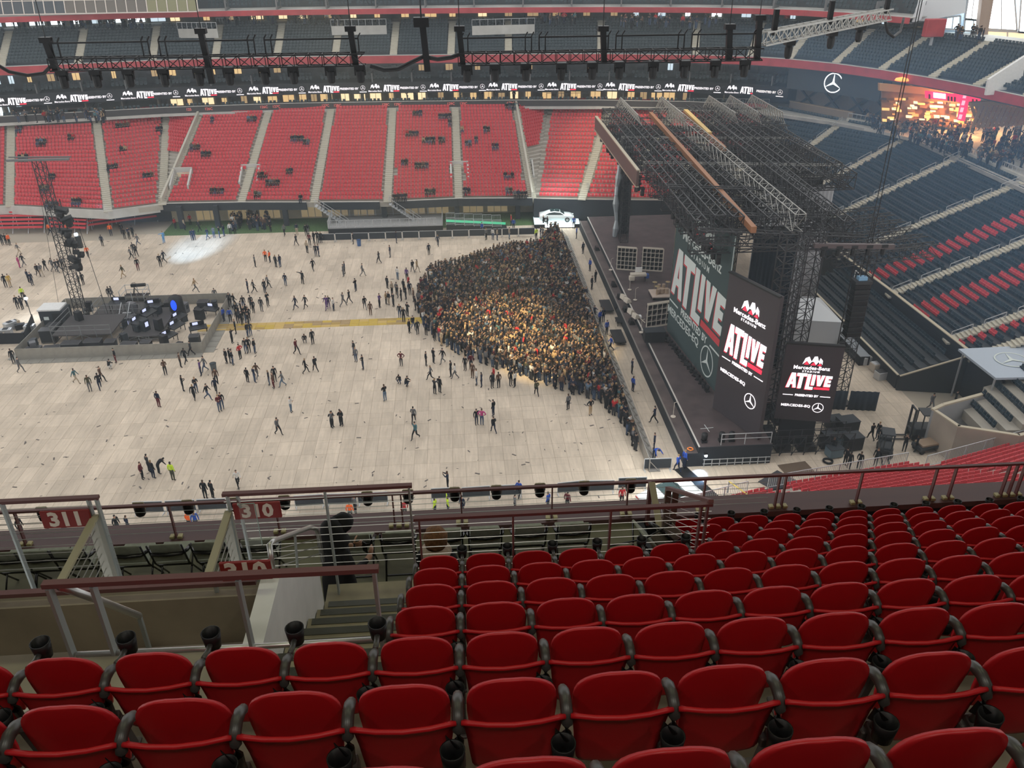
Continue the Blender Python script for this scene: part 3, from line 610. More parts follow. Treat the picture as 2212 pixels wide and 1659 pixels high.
tag(ob('mezzanine_seats', big_mesh('mezzanine_seats', V, Fq, M_DKSEAT2)), 'rows of empty charcoal seats on the far mezzanine', 'seats', None, 'stuff')
deck('floor_mezzanine_concourse', 9.8, 16, 23.95, .3, M_CONC2); band('wall_mezzanine_back', 15, 23.95, 27, .2, M_BACK, 0, 12)
deck('ceiling_concourse', 4.2, 16, 25.75, .15, M_SOFF, 0, 13)
band('wall_upper_fascia', 4.0, 25.6, 26.35, .25, M_REDFASC, 0, 13)
deck('floor_upper', 4.2, 12, 26.35, .1, M_CONC2, 0, 13); band('wall_upper_back', 9, 26.35, 31, .2, M_SOFF, 0, 13)
# dark club seats above the upper fascia and behind the ribbon board, in boxes
def row_seats(name, label, d, z, i0, i1, pitch, gap_every, gap_len):
    P = offs(PATH, d)[i0:i1+1]; L = plen(P); s = .5; pos = []; an = []
    while s < L:
        if (s % gap_every) > gap_len:
            p, a = along(P, s); pos.append((p.x, p.y, z)); an.append(a)
        s += pitch
    V, Fq, _ = scatter('s', SEAT_V.v, SEAT_V.f, pos, an, None); tag(ob(name, big_mesh(name, V, Fq, M_DKSEAT2)), label, 'seats', None, 'stuff')
for j in range(2): row_seats('box_seats', 'row of dark seats in the boxes above the ribbon board, %s row' % ORD[j], 3.2+.9*j, 16.0+.42*j, 0, E_S+1, .58, 6.2, 1.3)
row_seats('suite_seats', 'row of black seats in front of the lit suites', 1.9, 12.75, 0, E_S, .6, 5.2, 1.4)
for j in range(3): row_seats('upper_seats', 'dark seats above the upper fascia, %s row' % ORD[j], 5+.9*j, 26.5+.45*j, 4, 13, .6, 7.5, .9)
# partition fins of the boxes
def fins(name, d0, d1, z0, z1, every, i0, i1, m, cat, lab):
    P, Q = offs(PATH, d0)[i0:i1+1], offs(PATH, d1)[i0:i1+1]; L = plen(P); s = every/2; n = 0; b0 = MB(); b0.box((0, 0, 0), (.18, d1-d0, z1-z0)); me = b0.mesh(name, m)
    root = thing(name+'_row', lab, cat, (0, 0, 0))
    while s < L:
        p, a = along(P, s); nx, ny = -math.sin(a), math.cos(a); ob(name, me, root, (p.x+nx*(d1-d0)/2, p.y+ny*(d1-d0)/2, (z0+z1)/2), a); s += every; n += 1
fins('suite_partition', 3.0, 6.4, 12.4, 14.4, 5.2, 0, E_S, M_BACK, 'partition', 'row of dark partitions between the warm lit suites')
fins('box_partition', 2.6, 5.5, 15.9, 17.3, 6.2, 0, E_S+1, mat('box_fin', (.17, .17, .17), .6), 'partition', 'row of grey partitions between boxes above the ribbon board')
fins('upper_partition', 4.4, 8, 26.4, 28.0, 7.5, 4, 13, mat('box_fin', (.17, .17, .17), .6), 'partition', 'row of grey partitions above the upper red fascia')
# lit back walls: windows of suites (warm), bars (warm / daylight)
def lit_row(i0, i1, d, z0, z1, every, width, mats_, lab):
    P = offs(PATH, d)[i0:i1+1]; L = plen(P); s = every/2; k = 0
    while s < L:
        p, a = along(P, s); b = MB(); h = (z1-z0)*random.uniform(.6, 1); w = width*random.uniform(.5, 1.1); b.box((0, 0, 0), (w, .08, h)); m = random.choice(mats_)
        o = ob('window_'+lab, b.mesh('window', m), None, (p.x, p.y, z0+h/2), a); tag(o, None, None, None, 'structure')
        fb = MB(); fb.box((0, -.06, h/2), (w+.12, .06, .08)); fb.box((0, -.06, -h/2), (w+.12, .06, .08)); fb.box((-w/2, -.06, 0), (.08, .06, h)); fb.box((w/2, -.06, 0), (.08, .06, h)); fb.box((0, -.06, 0), (.06, .06, h)); ob('window_frame', fb.mesh('window_frame', M_DARK), o)
        s += every*random.uniform(.75, 1.25); k += 1
WARM = [mat('suite_glow_a', (1, .66, .30), .5, emit=.75), mat('suite_glow_b', (.9, .60, .30), .5, emit=.4), mat('suite_glow_c', (1, .78, .45), .5, emit=1.1)]
DAY = [mat('daylight_pane', (.85, .95, 1), .4, emit=2.2), mat('daylight_pane_dim', (.7, .85, .95), .4, emit=.9), mat('suite_glow_b', (.9, .60, .30), .5, emit=.4)]
lit_row(4, E_S, 6.4, 12.5, 14.1, 2.6, 1.9, WARM, 'suite')
lit_row(0, 3, 6.4, 12.4, 14.3, 1.3, 1.0, DAY[:2], 'left_bar')
lit_row(3, 5, 7.1, 16.9, 18.6, 3.1, 1.3, WARM[:2], 'box'); lit_row(5, 8, 7.1, 16.9, 18.4, 4.4, 1.2, [WARM[1], M_GLZ], 'box'); lit_row(8, E_S+1, 7.1, 16.9, 18.6, 4.4, 1.2, [M_GLZ, DAY[1], M_GLZ], 'box')
lit_row(0, 3, 7.1, 16.8, 18.3, 2.6, 1.3, [DAY[1], WARM[1]], 'box_left')
lit_row(0, 4, 14.9, 24.1, 25.6, 3.0, 2.4, [DAY[0], DAY[1]], 'upper_bar_left'); lit_row(4, 8, 14.9, 24.1, 25.5, 4.2, 1.9, WARM, 'upper_bar'); lit_row(8, 12, 14.9, 24.1, 25.5, 4.4, 1.7, [DAY[1], M_GLZ, WARM[1], DAY[0]], 'upper_bar_right')
# white low walls between the aisles at the back of the mezzanine
for k, (pa, pc) in enumerate((((385, 70), (470, 70)), ((470, 60), (520, 58)), ((716, 64), (835, 62)), ((1020, 64), (1155, 60)))):
    p, q = onz(*pa, 23.4), onz(*pc, 23.4); wall_path('wall_mezzanine_low', [(p.x, p.y), (q.x, q.y)], 22.6, 23.9, .2, M_CONC2)
    t = thing('balustrade', 'grey balustrade on the %s low wall behind the mezzanine seats' % ORD[k], 'railing', (p.x, p.y, 23.9), 0, 'balustrades behind the mezzanine'); d = q-p; b = MB(); b.bar((0, 0, .9), (d.x, d.y, .9), .06); b.build('top_rail', M_GREY, t)
    for i in range(9): b = MB(); b.bar((d.x*i/8, d.y*i/8, 0), (d.x*i/8, d.y*i/8, .9), .05); b.build('post', M_GREY, t)
# dark recess wall above the red corner blocks, with balustrades
for k, (pa, pc, z0, z1, pz) in enumerate((((215, 237), (352, 222), 12.6, 15.0, 12.5), ((1180, 214), (1335, 212), 12.6, 15, 12.5), ((1485, 228), (1660, 230), 12.4, 15, 12.3))):
    p, q = onz(*pa, pz), onz(*pc, pz); wall_path('wall_recess', [(p.x, p.y+.6), (q.x, q.y+.6)], z0, z1, .2, M_DARK)
    t = thing('balustrade', 'grey balustrade at the top of %s' % ('the left corner block', 'the red block right of the slanting wall', 'the red block behind the stage roof')[k], 'railing', (p.x, p.y, 12.4)); d = q-p; b = MB(); b.bar((0, 0, 1), (d.x, d.y, 1), .07); b.build('top_rail', M_GREY, t)
    for i in range(15): b = MB(); b.bar((d.x*i/14, d.y*i/14, 0), (d.x*i/14, d.y*i/14, 1), .05); b.build('post', M_GREY, t)
# brown desk canopy at the top of the left block
p = onz(32, 268, 11.6); q = onz(205, 256, 11.6)
t = thing('press_desk', 'long brown press desk at the top of the left red block', 'desk', (0, 0, 0))
b = MB(); b.hexa([(p.x, p.y-1.2, 11.5), (q.x, q.y-1.2, 11.5), (q.x, q.y, 11.5), (p.x, p.y, 11.5), (p.x, p.y-1.2, 12.7), (q.x, q.y-1.2, 12.7), (q.x, q.y, 12.7), (p.x, p.y, 12.7)]); b.build('front', mat('brown_panel', (.13, .09, .085), .6), t)
b = MB(); b.hexa([(p.x, p.y-.2, 13.2), (q.x, q.y-.2, 13.2), (q.x, q.y+1.6, 13.6), (p.x, p.y+1.6, 13.6), (p.x, p.y-.2, 13.4), (q.x, q.y-.2, 13.4), (q.x, q.y+1.6, 13.8), (p.x, p.y+1.6, 13.8)]); b.build('roof', mat('brown_panel', (.13, .09, .085), .6), t)
for i in range(7): c = lerp(p, q, i/6); b = MB(); b.bar((c.x, c.y-.1, 12.6), (c.x, c.y-.1, 13.3), .25); b.build('support', M_CONC2, t)
# window wall at the upper left
t = thing('glazed_gallery', 'slanting glazed gallery with white frame above the red fascia', 'glazing', (0, 0, 0))
p0, p1 = onz(-60, 33, 26.6), onz(428, 25, 26.6); d = p1-p0; up = Vector((0, 1.2, 5.2)); NG = 22
for i in range(NG):
    for j in range(3):
        a = p0+d*((i+.06)/NG)+up*((j+.06)/3); c = p0+d*((i+.94)/NG)+up*((j+.06)/3); b = MB(); b.prism([a, c, c+up*(.88/3), a+up*(.88/3)], (0, .05, 0))
        b.build('pane', [M_GLZ, mat('gallery_glass', (.16, .14, .12), .2), mat('gallery_glass_green', (.25, .24, .13), .25)][0 if i < 9 else 1 if i < 17 else 2], t)
b = MB()
for i in range(NG+1): b.bar(p0+d*(i/NG), p0+d*(i/NG)+up, .12)
for j in range(4): b.bar(p0+up*(j/3), p1+up*(j/3), .12)
b.build('frame', mat('gallery_frame', (.72, .64, .58), .5), t)
# ================================================================ printed and lit messages
def em(name, col, s): return mat(name, col, .5, emit=s)
M_LW, M_LR = em('screen_white', (1, .93, .97), 1.7), em('screen_red', (1, .03, .07), 1.1)
M_PW, M_PR = mat('print_white', (.62, .68, .66), .7), mat('print_red', (.55, .06, .07), .7)
LET = {'A': [[(0, .1), (.38, 1.85), (.58, 1.85), (.56, 1.3), (.47, .78), (.58, .78), (.58, .5), (.40, .5), (.32, .1)], [(.58, 1.85), (.78, 1.85), (1, .1), (.68, .1), (.64, .5), (.58, .5), (.58, .78), (.62, .78), (.56, 1.3)]],
       'T': [[(.95, 1.85), (1.95, 1.85), (1.95, 1.5), (1.6, 1.5), (1.52, .05), (1.17, .05), (1.25, 1.5), (.95, 1.5)]],
       'L': [[(2.02, 1.8), (2.38, 1.8), (2.30, .3), (2.72, .3), (2.72, -.02), (1.94, -.02)]], 'I': [[(2.52, 1.76), (2.84, 1.76), (2.80, .5), (2.47, .5)]],
       'V': [[(2.94, 1.73), (3.26, 1.73), (3.33, 1.0), (3.44, 1.73), (3.77, 1.73), (3.45, .46), (3.12, .46)]],
       'E': [[(3.85, 1.7), (4.5, 1.7), (4.5, 1.38), (4.16, 1.38), (4.14, 1.2), (4.42, 1.2), (4.40, .92), (4.11, .92), (4.1, .75), (4.44, .75), (4.42, .42), (3.78, .42)]]}
ICON = [[(-1, .0), (-.78, .72), (-.42, .92), (-.12, .34), (-.3, .05), (-.6, .42)], [(-.12, .34), (.1, .95), (.4, 1.0), (.6, .38), (.36, .0), (.12, .36)], [(.6, .38), (.72, .82), (.98, .55), (1.02, .05), (.84, .28), (.72, .12)]]
ICONR = [[(-.62, .36), (-.34, -.02), (-.84, -.02)], [(.1, .30), (.36, -.06), (-.18, -.06)], [(.78, .22), (.98, -.08), (.5, -.08)]]
def flat(polys, th=.01, bold=0):
    b = MB()
    for P in polys: b.prism([(x, y, 0) for x, y in P], (0, 0, th))
    return b
def tri_fix(me):
    bm = bmesh.new(); bm.from_mesh(me); bmesh.ops.triangulate(bm, faces=bm.faces); bm.to_mesh(me); bm.free(); return me
def ring(r0, r1, n=36): return [[(r0*math.cos(a), r0*math.sin(a)), (r1*math.cos(a), r1*math.sin(a)), (r1*math.cos(c), r1*math.sin(c)), (r0*math.cos(c), r0*math.sin(c))] for a, c in ((2*math.pi*i/n, 2*math.pi*(i+1)/n) for i in range(n))]
def star(r=1.0, w=.09):
    P = ring(r*(1-w), r)
    for k in range(3):
        a = math.pi/2+k*2*math.pi/3; P.append([(0, 0), (.13*r*math.cos(a+1.05), .13*r*math.sin(a+1.05)), (.95*r*math.cos(a), .95*r*math.sin(a)), (.13*r*math.cos(a-1.05), .13*r*math.sin(a-1.05))])
    return P
G_ATL = tri_fix(flat([p for k in LET for p in LET[k]]).mesh('lettering', M_LW)); G_BAR = flat([[(2.84, .28), (4.42, .28), (4.40, .04), (2.81, .04)]]).mesh('underline', M_LR)
G_SH = tri_fix(flat([[(x-.07, y-.07) for x, y in p] for k in LET for p in LET[k]], .004).mesh('letter_shadow', M_LR))
G_IC = tri_fix(flat(ICON).mesh('roof_emblem', M_LW)); G_ICR = flat(ICONR, .012).mesh('emblem_red', M_LR); G_ST = flat(star()).mesh('star_emblem', M_LW)
T_MB, T_STA, T_PB, T_EQ = [text_mesh(n, s, 1, M_LW, o, .006, 'CENTER', sx) for n, s, o, sx in (('caption', 'Mercedes-Benz', .012, 1), ('caption', 'S T A D I U M', .02, 1), ('caption', 'PRESENTED BY', .025, 1), ('caption', 'MERCEDES-EQ', .012, 1.2))]
G_LINE = MB().box((0, 0, .005), (1, 1, .01)).mesh('rule', M_LW)
def put(me, name, parent, B, x, y, s, m=None, sx=1.0, lift=.02):
    o = ob(name, me, parent); o.matrix_local = B @ Matrix.Translation((x, y, lift)) @ Matrix.Diagonal((s*sx, s, 1, 1))
    if m is not None: o.material_slots[0].link = 'OBJECT'; o.material_slots[0].material = m
    return o
def basis(o, u, v):
    u = Vector(u).normalized(); v = Vector(v); v = (v-u*v.dot(u)).normalized(); n = u.cross(v)
    return Matrix(((u.x, v.x, n.x, o[0]), (u.y, v.y, n.y, o[1]), (u.z, v.z, n.z, o[2]), (0, 0, 0, 1)))
def poster(parent, B, w, h, W_, R__, lay):
    """the event artwork laid out on a panel w wide and h high, centred on B"""
    fi, fa, fp, fe, fs, kw, a, ss = lay; k = w*kw/4.5; Y = lambda f: h*(.5-f)
    def P(me, n, x, y, s, m, **kw_): return put(me, n, parent, B, x, y, s, m, **kw_)
    i_ = .17*w*(kw/.78)**.5; yi = Y(fi)-.3*i_; P(G_IC, 'roof_emblem', 0, yi, i_, W_); P(G_ICR, 'emblem_red', 0, yi, i_, R__, lift=.03)
    P(T_MB, 'caption', 0, yi-.42*i_, .60*i_, W_); P(T_STA, 'caption', 0, yi-.86*i_, .30*i_, W_)
    ya = Y(fa)-.93*k*a
    for g, n, m, l in ((G_SH, 'letter_shadow', R__, .012), (G_ATL, 'lettering', W_, .02), (G_BAR, 'underline', R__, .024)):
        o = P(g, n, -2.25*k, ya, k, m, lift=l); o.matrix_local = B @ Matrix.Translation((-2.25*k, ya, l)) @ Matrix.Diagonal((k, k*a, 1, 1))
    yp = Y(fp); P(T_PB, 'caption', 0, yp, .062*w*kw/.78, W_)
    for s_ in (-1, 1):
        o = P(G_LINE, 'rule', 0, 0, 1, W_); o.matrix_local = B @ Matrix.Translation((s_*.33*w*kw/.78, yp, .02)) @ Matrix.Diagonal((.18*w, .012*w, 1, 1))
    P(T_EQ, 'caption', -.16*w*kw/.78, Y(fe), .068*w*kw/.78, W_); P(G_ST, 'star_emblem', .24*w*kw/.78, Y(fs), ss*w, W_)
# ribbon board messages
RP = offs(PATH, 2.0)[:E_S+2]; RL_ = plen(RP)
rib = thing('ribbon_message_board', 'long lit ribbon board with repeated white event messages', 'screen', (0, 0, 0))
def s_at(px):
    lo, hi = 0, RL_
    for _ in range(40):
        s = (lo+hi)/2; p, a = along(RP, s); q = CM @ (np.array([p.x, p.y, 15.1])-CP); u = IW/2+FPX*q[0]/q[2]
        if u < px: lo = s
        else: hi = s
    return lo
M_RW = em('ribbon_white', (1, .95, 1), .95)
for px in (-20, 115, 258, 396, 530, 662, 792, 920, 1047, 1174, 1300, 1428, 1563):
    for me, dx, s, m, dy in ((G_IC, 18, .72, M_RW, -.05), (T_MB, 18, .34, M_RW, -.40), (G_ATL, 45, .56, M_RW, -.52), (G_BAR, 45, .56, M_LR, -.52), (T_PB, 92, .44, M_RW, 0), (G_ST, 122, .36, M_RW, .1), (G_LINE, 122, 1, M_RW, -.5)):
        p, a = along(RP, s_at(px+dx-(9 if me in (G_ATL, G_BAR) else 0))); n = Vector((math.sin(a), -math.cos(a), 0)); c = Vector((p.x, p.y, 15.1))+n*.03
        B = basis(c, (math.cos(a), math.sin(a), 0), (0, 0, 1)); o = put(me, me.name.split('.')[0], rib, B, 0, dy, s, m)
        if me is G_LINE: o.matrix_local = B @ Matrix.Translation((0, dy, .02)) @ Matrix.Diagonal((1.1, .1, 1, 1))
# red block numbers on the suite front
SPt = offs(PATH, .78)
for px, tx in ((408, '125'), (451, '126C'), (570, '126C'), (597, '127C'), (703, '127C'), (729, '128C'), (833, '128C'), (859, '129C'), (974, '129C'), (1001, '130C'), (1103, '130C')):
    lo, hi = 0, plen(SPt)
    for _ in range(40):
        s = (lo+hi)/2; p, a = along(SPt, s); q = CM @ (np.array([p.x, p.y, 12.8])-CP)
        if IW/2+FPX*q[0]/q[2] < px: lo = s
        else: hi = s
    B = basis(Vector((p.x, p.y, 12.85))+Vector((math.sin(a), -math.cos(a), 0))*.05, (math.cos(a), math.sin(a), 0), (0, 0, 1))
    o = ob('block_number', text_mesh('block_number', tx, .55, mat('number_red', (.75, .16, .14), .5, emit=.3), .01)); o.matrix_world = B; tag(o, 'small red block number %s on the suite front%s' % (tx, ', left one' if px in (451, 597, 729, 859, 1001) else ', right one' if px != 408 else ''), 'sign', 'block numbers on the suite front')
# ================================================================ right corner: star board, bar, neon, daylight windows
band('wall_star_board', .9, 16.0, 19.05, .25, mat('board_slate', (.035, .045, .055), .5), E_S+1, 13)
band('wall_corner', 6.0, 12.4, 16.0, .2, mat('corner_wall', (.22, .19, .17), .7, var=.1, vscale=.3), E_S+1, 13)
band('wall_corner_mid', 3.0, 15.9, 19.05, .2, M_DARK, E_S+1, 13)
SB = offs(PATH, .85); lo, hi = 0, plen(SB)
for _ in range(40):
    s = (lo+hi)/2; p, a = along(SB, s); q = CM @ (np.array([p.x, p.y, 17.5])-CP)
    if IW/2+FPX*q[0]/q[2] < 1801: lo = s
    else: hi = s
st = thing('star_sign', 'glowing white three-pointed star sign on the slate board', 'sign', (p.x, p.y, 17.5))
put(G_ST, 'star_emblem', st, basis((0, 0, 0), (math.cos(a), math.sin(a), 0), (0, 0, 1)), 0, 0, 1.35, em('star_glow', (.9, .95, 1), 2.2), lift=.15)
b = MB(); b.bar((0, 0, -.1), Vector((-math.sin(a), math.cos(a), 0))*.2, .2); b.build('bracket', M_DARK, st)
# crossed braces on the corner wall
Q0, Q1 = offs(PATH, 5.8)[11], offs(PATH, 5.8)[13]
t = thing('wall_bracing', 'dark crossed steel braces on the wall below the star board', 'bracing', (0, 0, 0))
for i in range(4):
    u0, u1 = i/4, (i+1)/4; A_ = Vector((Q0[0]+(Q1[0]-Q0[0])*u0, Q0[1]+(Q1[1]-Q0[1])*u0, 12.5)); B_ = Vector((Q0[0]+(Q1[0]-Q0[0])*u1, Q0[1]+(Q1[1]-Q0[1])*u1, 15.9))
    b = MB(); b.bar(A_, B_, .3) if i % 2 == 0 else b.bar(Vector((A_.x, A_.y, 15.9)), Vector((B_.x, B_.y, 12.5)), .3); b.build('brace', M_DARK, t)
    b = MB(); b.bar(Vector((A_.x, A_.y, 15.9)), Vector((B_.x, B_.y, 12.5)), .25) if i % 2 == 0 else b.bar(A_, B_, .25); b.build('brace', M_DARK, t)
t = thing('bar_counter', 'pale bar counter along the wall below the star board', 'counter', (0, 0, 0))
p0, p1 = onz(1706, 232, 12.4), onz(1842, 258, 12.4)
b = MB(); b.bar((p0.x, p0.y, 13.4), (p1.x, p1.y, 13.4), .7, .1); b.build('counter_top', mat('counter_wood', (.55, .42, .28), .5), t)
b = MB(); b.bar((p0.x, p0.y, 12.9), (p1.x, p1.y, 12.9), .4, 1.0); b.build('front', mat('counter_front', (.3, .24, .19), .6), t)
# concourse deck and its rear wall
b = MB(); b.prism([(60.8, 58, 12.25), (61.4, 75, 12.25), (61.2, 98.8, 12.25), (61.0, 110.2, 12.25), (55.4, 118.8, 12.25), (49, 126, 12.25), (64, 128, 12.25), (90, 128, 12.25), (90, 58, 12.25)], (0, 0, -.4)); tag(b.build('floor_concourse', mat('concourse_floor', (.33, .32, .31), .7, var=.2, vscale=.5)), None, None, None, 'structure')
b = MB(); b.span((89.5, 58, 12.3), (90, 128, 32)); b.span((63, 127.6, 12.3), (90, 128, 24)); tag(b.build('wall_concourse', mat('concourse_wall', (.30, .27, .25), .8, var=.3, vscale=.15)), None, None, None, 'structure')
# balustrade along the top of the dark blocks
for k in range(1, 6):
    p, q = Vector((*TOPE[k], ZT)), Vector((*TOPE[k+1], ZT)); t = thing('balustrade', 'grey balustrade above the %s' % DN[k], 'railing', p+Vector((.5, .3, 0))); d = q-p
    b = MB(); b.bar((0, 0, 1.1), (d.x, d.y, 1.1), .09); b.build('top_rail', M_GREY, t); b = MB(); b.bar((0, 0, .25), (d.x, d.y, .25), .5, .5); b.build('kerb', M_CONC2, t)
    for i in range(17): b = MB(); b.bar((d.x*i/16, d.y*i/16, .3), (d.x*i/16, d.y*i/16, 1.1), .06); b.build('post', M_GREY, t)
# warm bar behind the standing crowd
YB = 112.0
Z = lambda x, y, Y=YB: ony(x, y, Y)
def panel(name, px, Y, th, m, parent=None):
    b = MB(); b.prism([Z(x, y, Y) for x, y in px], (0, th, 0)); return b.build(name, m, parent)
t = thing('bar_pavilion', 'timber bar pavilion with warm shelves behind the concourse crowd', 'bar', (0, 0, 0))
panel('back_wall', [(1905, 262), (2110, 282), (2112, 200), (1905, 190)], YB+1.2, .3, mat('timber_back', (.22, .12, .06), .6, var=.4, vscale=.6), t)
panel('header', [(1900, 196), (2212, 222), (2212, 208), (1900, 180)], YB-.4, .5, mat('timber', (.42, .25, .13), .6), t)
random.seed(5)
for i in range(96):
    x, y = random.uniform(1900, 2105), random.uniform(212, 268); y += (x-1900)*.05; w, h = random.uniform(5, 16), random.uniform(2, 6)
    panel('lit_shelf', [(x, y), (x+w, y+.6), (x+w, y-h), (x, y-h-.6)], YB+.3+random.uniform(0, .6), .15, random.choice([mat('bar_glow_a', (1, .62, .22), .5, emit=.9), mat('bar_glow_b', (.9, .45, .15), .5, emit=.5), mat('bar_glow_c', (1, .8, .5), .5, emit=1.3), mat('bar_wood', (.35, .2, .1), .6), mat('bar_dark', (.05, .04, .04), .6)]), t)
for i, (x, y, w) in enumerate(((1948, 174, 26), (1976, 170, 20), (1978, 183, 28), (2008, 178, 14), (2080, 194, 30), (2095, 199, 22), (2146, 198, 24), (2052, 196, 8))):
    c = Z(x, y, 110.5); l = MB(); l.lathe((0, 0, 0), [(.05, .45), (w*.03, .25), (w*.034, .0), (w*.02, -.05)], 14); o = thing('pendant_lamp', 'glowing orange pendant lamp over the bar, %s from the left' % ORD[i], 'lamp', c, 0, 'orange pendant lamps over the bar'); l.build('shade', mat('pendant_glow', (1, .36, .08), .5, emit=1.4), o, True)
    l = MB(); l.bar((0, 0, .4), (0, 0, 19.0-c.z), .04); l.build('cord', M_BLK, o)
M_NEON = em('neon_red', (1, .02, .10), 1.6); M_NEON2 = em('neon_pink', (1, .30, .42), 1.9)
t = thing('neon_sign', 'red neon sign with a long arm and a tall lettered blade', 'sign', (0, 0, 0))
panel('arm', [(2001, 212), (2118, 226), (2118, 208), (2001, 197)], 108.6, .35, M_NEON, t); panel('blade', [(2070, 260), (2084, 262), (2098, 199), (2082, 196)], 108.2, .35, M_NEON, t)
panel('white_panel', [(2017, 211), (2043, 214), (2043, 203), (2017, 200)], 108.3, .1, em('neon_white', (1, .8, .9), 2.2), t)
for i in range(4): y = 203+15*i; panel('letter', [(2080-3.2*i, y+9), (2086-3.2*i, y+9.6), (2089-3.2*i, y), (2083-3.2*i, y-.6)], 107.9, .1, M_NEON2, t)
for i, x in enumerate((2006, 2047, 2054, 2061, 2100, 2108)): panel('letter', [(x, 218+.11*(x-2047)), (x+4, 218.4+.11*(x-2047)), (x+4, 208+.11*(x-2047)), (x, 207.6+.11*(x-2047))], 108.3, .08, mat('neon_dark', (.25, .01, .03), .5), t)
t = thing('timber_lattice', 'crossed timber lattice screen beside the neon sign', 'screen', (0, 0, 0))
for i in range(13):
    x = 2100+10*i; yt, yb = 222+.05*(x-2100), 276-.06*(x-2100)
    b = MB(); b.bar(Z(x, yb, 103), Z(x+22, yt, 103), .35, .2, (0, 1, 0)); b.build('lath', mat('timber_pale', (.48, .33, .22), .6), t)
    b = MB(); b.bar(Z(x+16, yb, 103.3), Z(x-4, yt, 103.3), .35, .2, (0, 1, 0)); b.build('lath', mat('timber_pale', (.48, .33, .22), .6), t)
b = MB(); b.bar(Z(2095, 225, 103), Z(2260, 214, 103), .7, .5); b.build('beam', mat('timber_pale', (.48, .33, .22), .6), t)
# white ramp wing closing the mezzanine
b = MB(); b.prism([Z(2136, 172, 98), Z(2260, 92, 98), Z(2260, 120, 98), Z(2212, 150, 98), Z(2205, 200, 98), Z(2130, 206, 98)], (0, .4, 0)); tag(b.build('wall_white_wing', M_WHITE), None, None, None, 'structure')
# daylight windows and white gallery at the upper right
YQ = 118.0
panel_m = mat('gallery_white', (.72, .74, .76), .6)
def pw(px, m, Y=YQ, th=.3, nm='wall_gallery'):
    return tag(panel(nm, px, Y, th, m), None, None, None, 'structure')
pw([(1975, 50), (2085, 28), (2092, -40), (1995, -40)], panel_m); pw([(1968, 52), (1990, 42), (2002, 0), (1984, 10)], panel_m, YQ-1)
SKY = em('sky_seen_through_glass', (.86, .95, 1), 9.0); SKY2 = em('sky_seen_through_glass_dim', (.6, .8, .95), 3.0)
wn = 0
for px, m in (([(2130, 62), (2196, 66), (2190, -12), (2136, -12)], SKY), ([(2084, 40), (2112, 44), (2116, -8), (2092, -8)], SKY), ([(2003, 28), (2030, 24), (2034, -8), (2010, -8)], SKY2), ([(2082, 66), (2120, 68), (2122, 44), (2084, 42)], SKY2), ([(2200, 70), (2260, 74), (2262, -12), (2206, -12)], SKY), ([(2040, 62), (2072, 64), (2074, 34), (2044, 38)], SKY2), ([(2132, 80), (2220, 90), (2220, 70), (2132, 66)], mat('warm_soffit', (.9, .75, .5), .5, emit=.8))):
    wn += 1; o = pw(px, m, YQ+1.5, .1, 'window_gallery_%d' % wn)
    b = MB(); P = [Z(x, y, YQ+1.3) for x, y in px]
    for i in range(4): b.bar(P[i], P[(i+1) % 4], .22)
    b.bar((P[0]+P[1])/2, (P[2]+P[3])/2, .14); b.build('window_frame', M_GREY, o)
pw([(2112, 80), (2132, 84), (2150, -20), (2124, -20)], mat('timber_post', (.36, .26, .2), .6), YQ-.3, .8, 'column_gallery')
b = MB(); b.span((66, YQ+3, 23.5), (92, YQ+3.3, 34)); tag(b.build('wall_gallery_back', mat('gallery_back', (.20, .24, .28), .8)), None, None, None, 'structure')
c = Z(2018, 60, YQ-3); t = thing('red_box', 'red box sign standing on the upper right concourse', 'box', (c.x, c.y, c.z)); b = MB(); b.box((0, 0, 0), (2.6, 1.0, 2.2)); b.build('body', M_REDFASC, t, False, .08); b = MB(); b.box((0, 0, -1.6), (.3, .3, 1.2)); b.build('post', M_GREY, t)
# ================================================================ stage
def truss_mesh(L, w, h, bays, r, name, m, zig=True):
    """a box truss along +x from the origin, four chords and its lacing"""
    b = MB(); c = [(-w/2, 0), (w/2, 0), (w/2, h), (-w/2, h)]
    for y, z in c: b.bar((0, y, z), (L, y, z), r)
    for i in range(bays):
        x0, x1 = L*i/bays, L*(i+1)/bays
        for k in range(4):
            (y0, z0), (y1, z1) = c[k], c[(k+1) % 4]; b.bar((x0, y0, z0), (x1, y1, z1), r*.6)
            if zig: b.bar((x0, y0, z0), (x0, y1, z1), r*.6)
    return b.mesh(name, m)
def along_bar(o, p, q):
    p, q = Vector(p), Vector(q); o.location = p; d = q-p; o.rotation_euler = (0, -math.atan2(d.z, math.hypot(d.x, d.y)), math.atan2(d.y, d.x)); return o
M_DECK = mat('stage_deck', (.075, .055, .055), .55, var=.25, vscale=.8)
SKT = mat('stage_skirt', (.014, .017, .022), .8)
t = thing('stage', 'long dark stage deck with a lower front apron and black skirt', 'stage', (0, 0, 0))
b = MB(); b.span((18.35, 53.6, 1.55), (24.2, 60, 1.75)); b.span((18.35, 60, 1.55), (31, 112, 1.75)); b.build('deck', M_DECK, t)
b = MB(); b.span((30.9, 60, 0), (31.0, 112, 1.6)); b.span((24.2, 59.95, 0), (31, 60.0, 1.6)); b.build('back_skirt', SKT, t)
b = MB(); b.span((17.3, 53.6, 1.05), (18.35, 112, 1.2)); b.build('apron', mat('apron_deck', (.10, .075, .07), .6, var=.3, vscale=.7), t)
b = MB(); b.span((17.25, 53.55, 0), (17.35, 112, 1.22)); b.span((17.3, 53.5, 0), (18.35, 53.6, 1.2)); b.span((18.35, 53.5, .0), (24.2, 53.6, 1.75)); b.build('skirt', SKT, t)
b = MB(); b.span((18.3, 53.6, 1.2), (18.36, 112, 1.72)); b.build('riser_face', SKT, t)
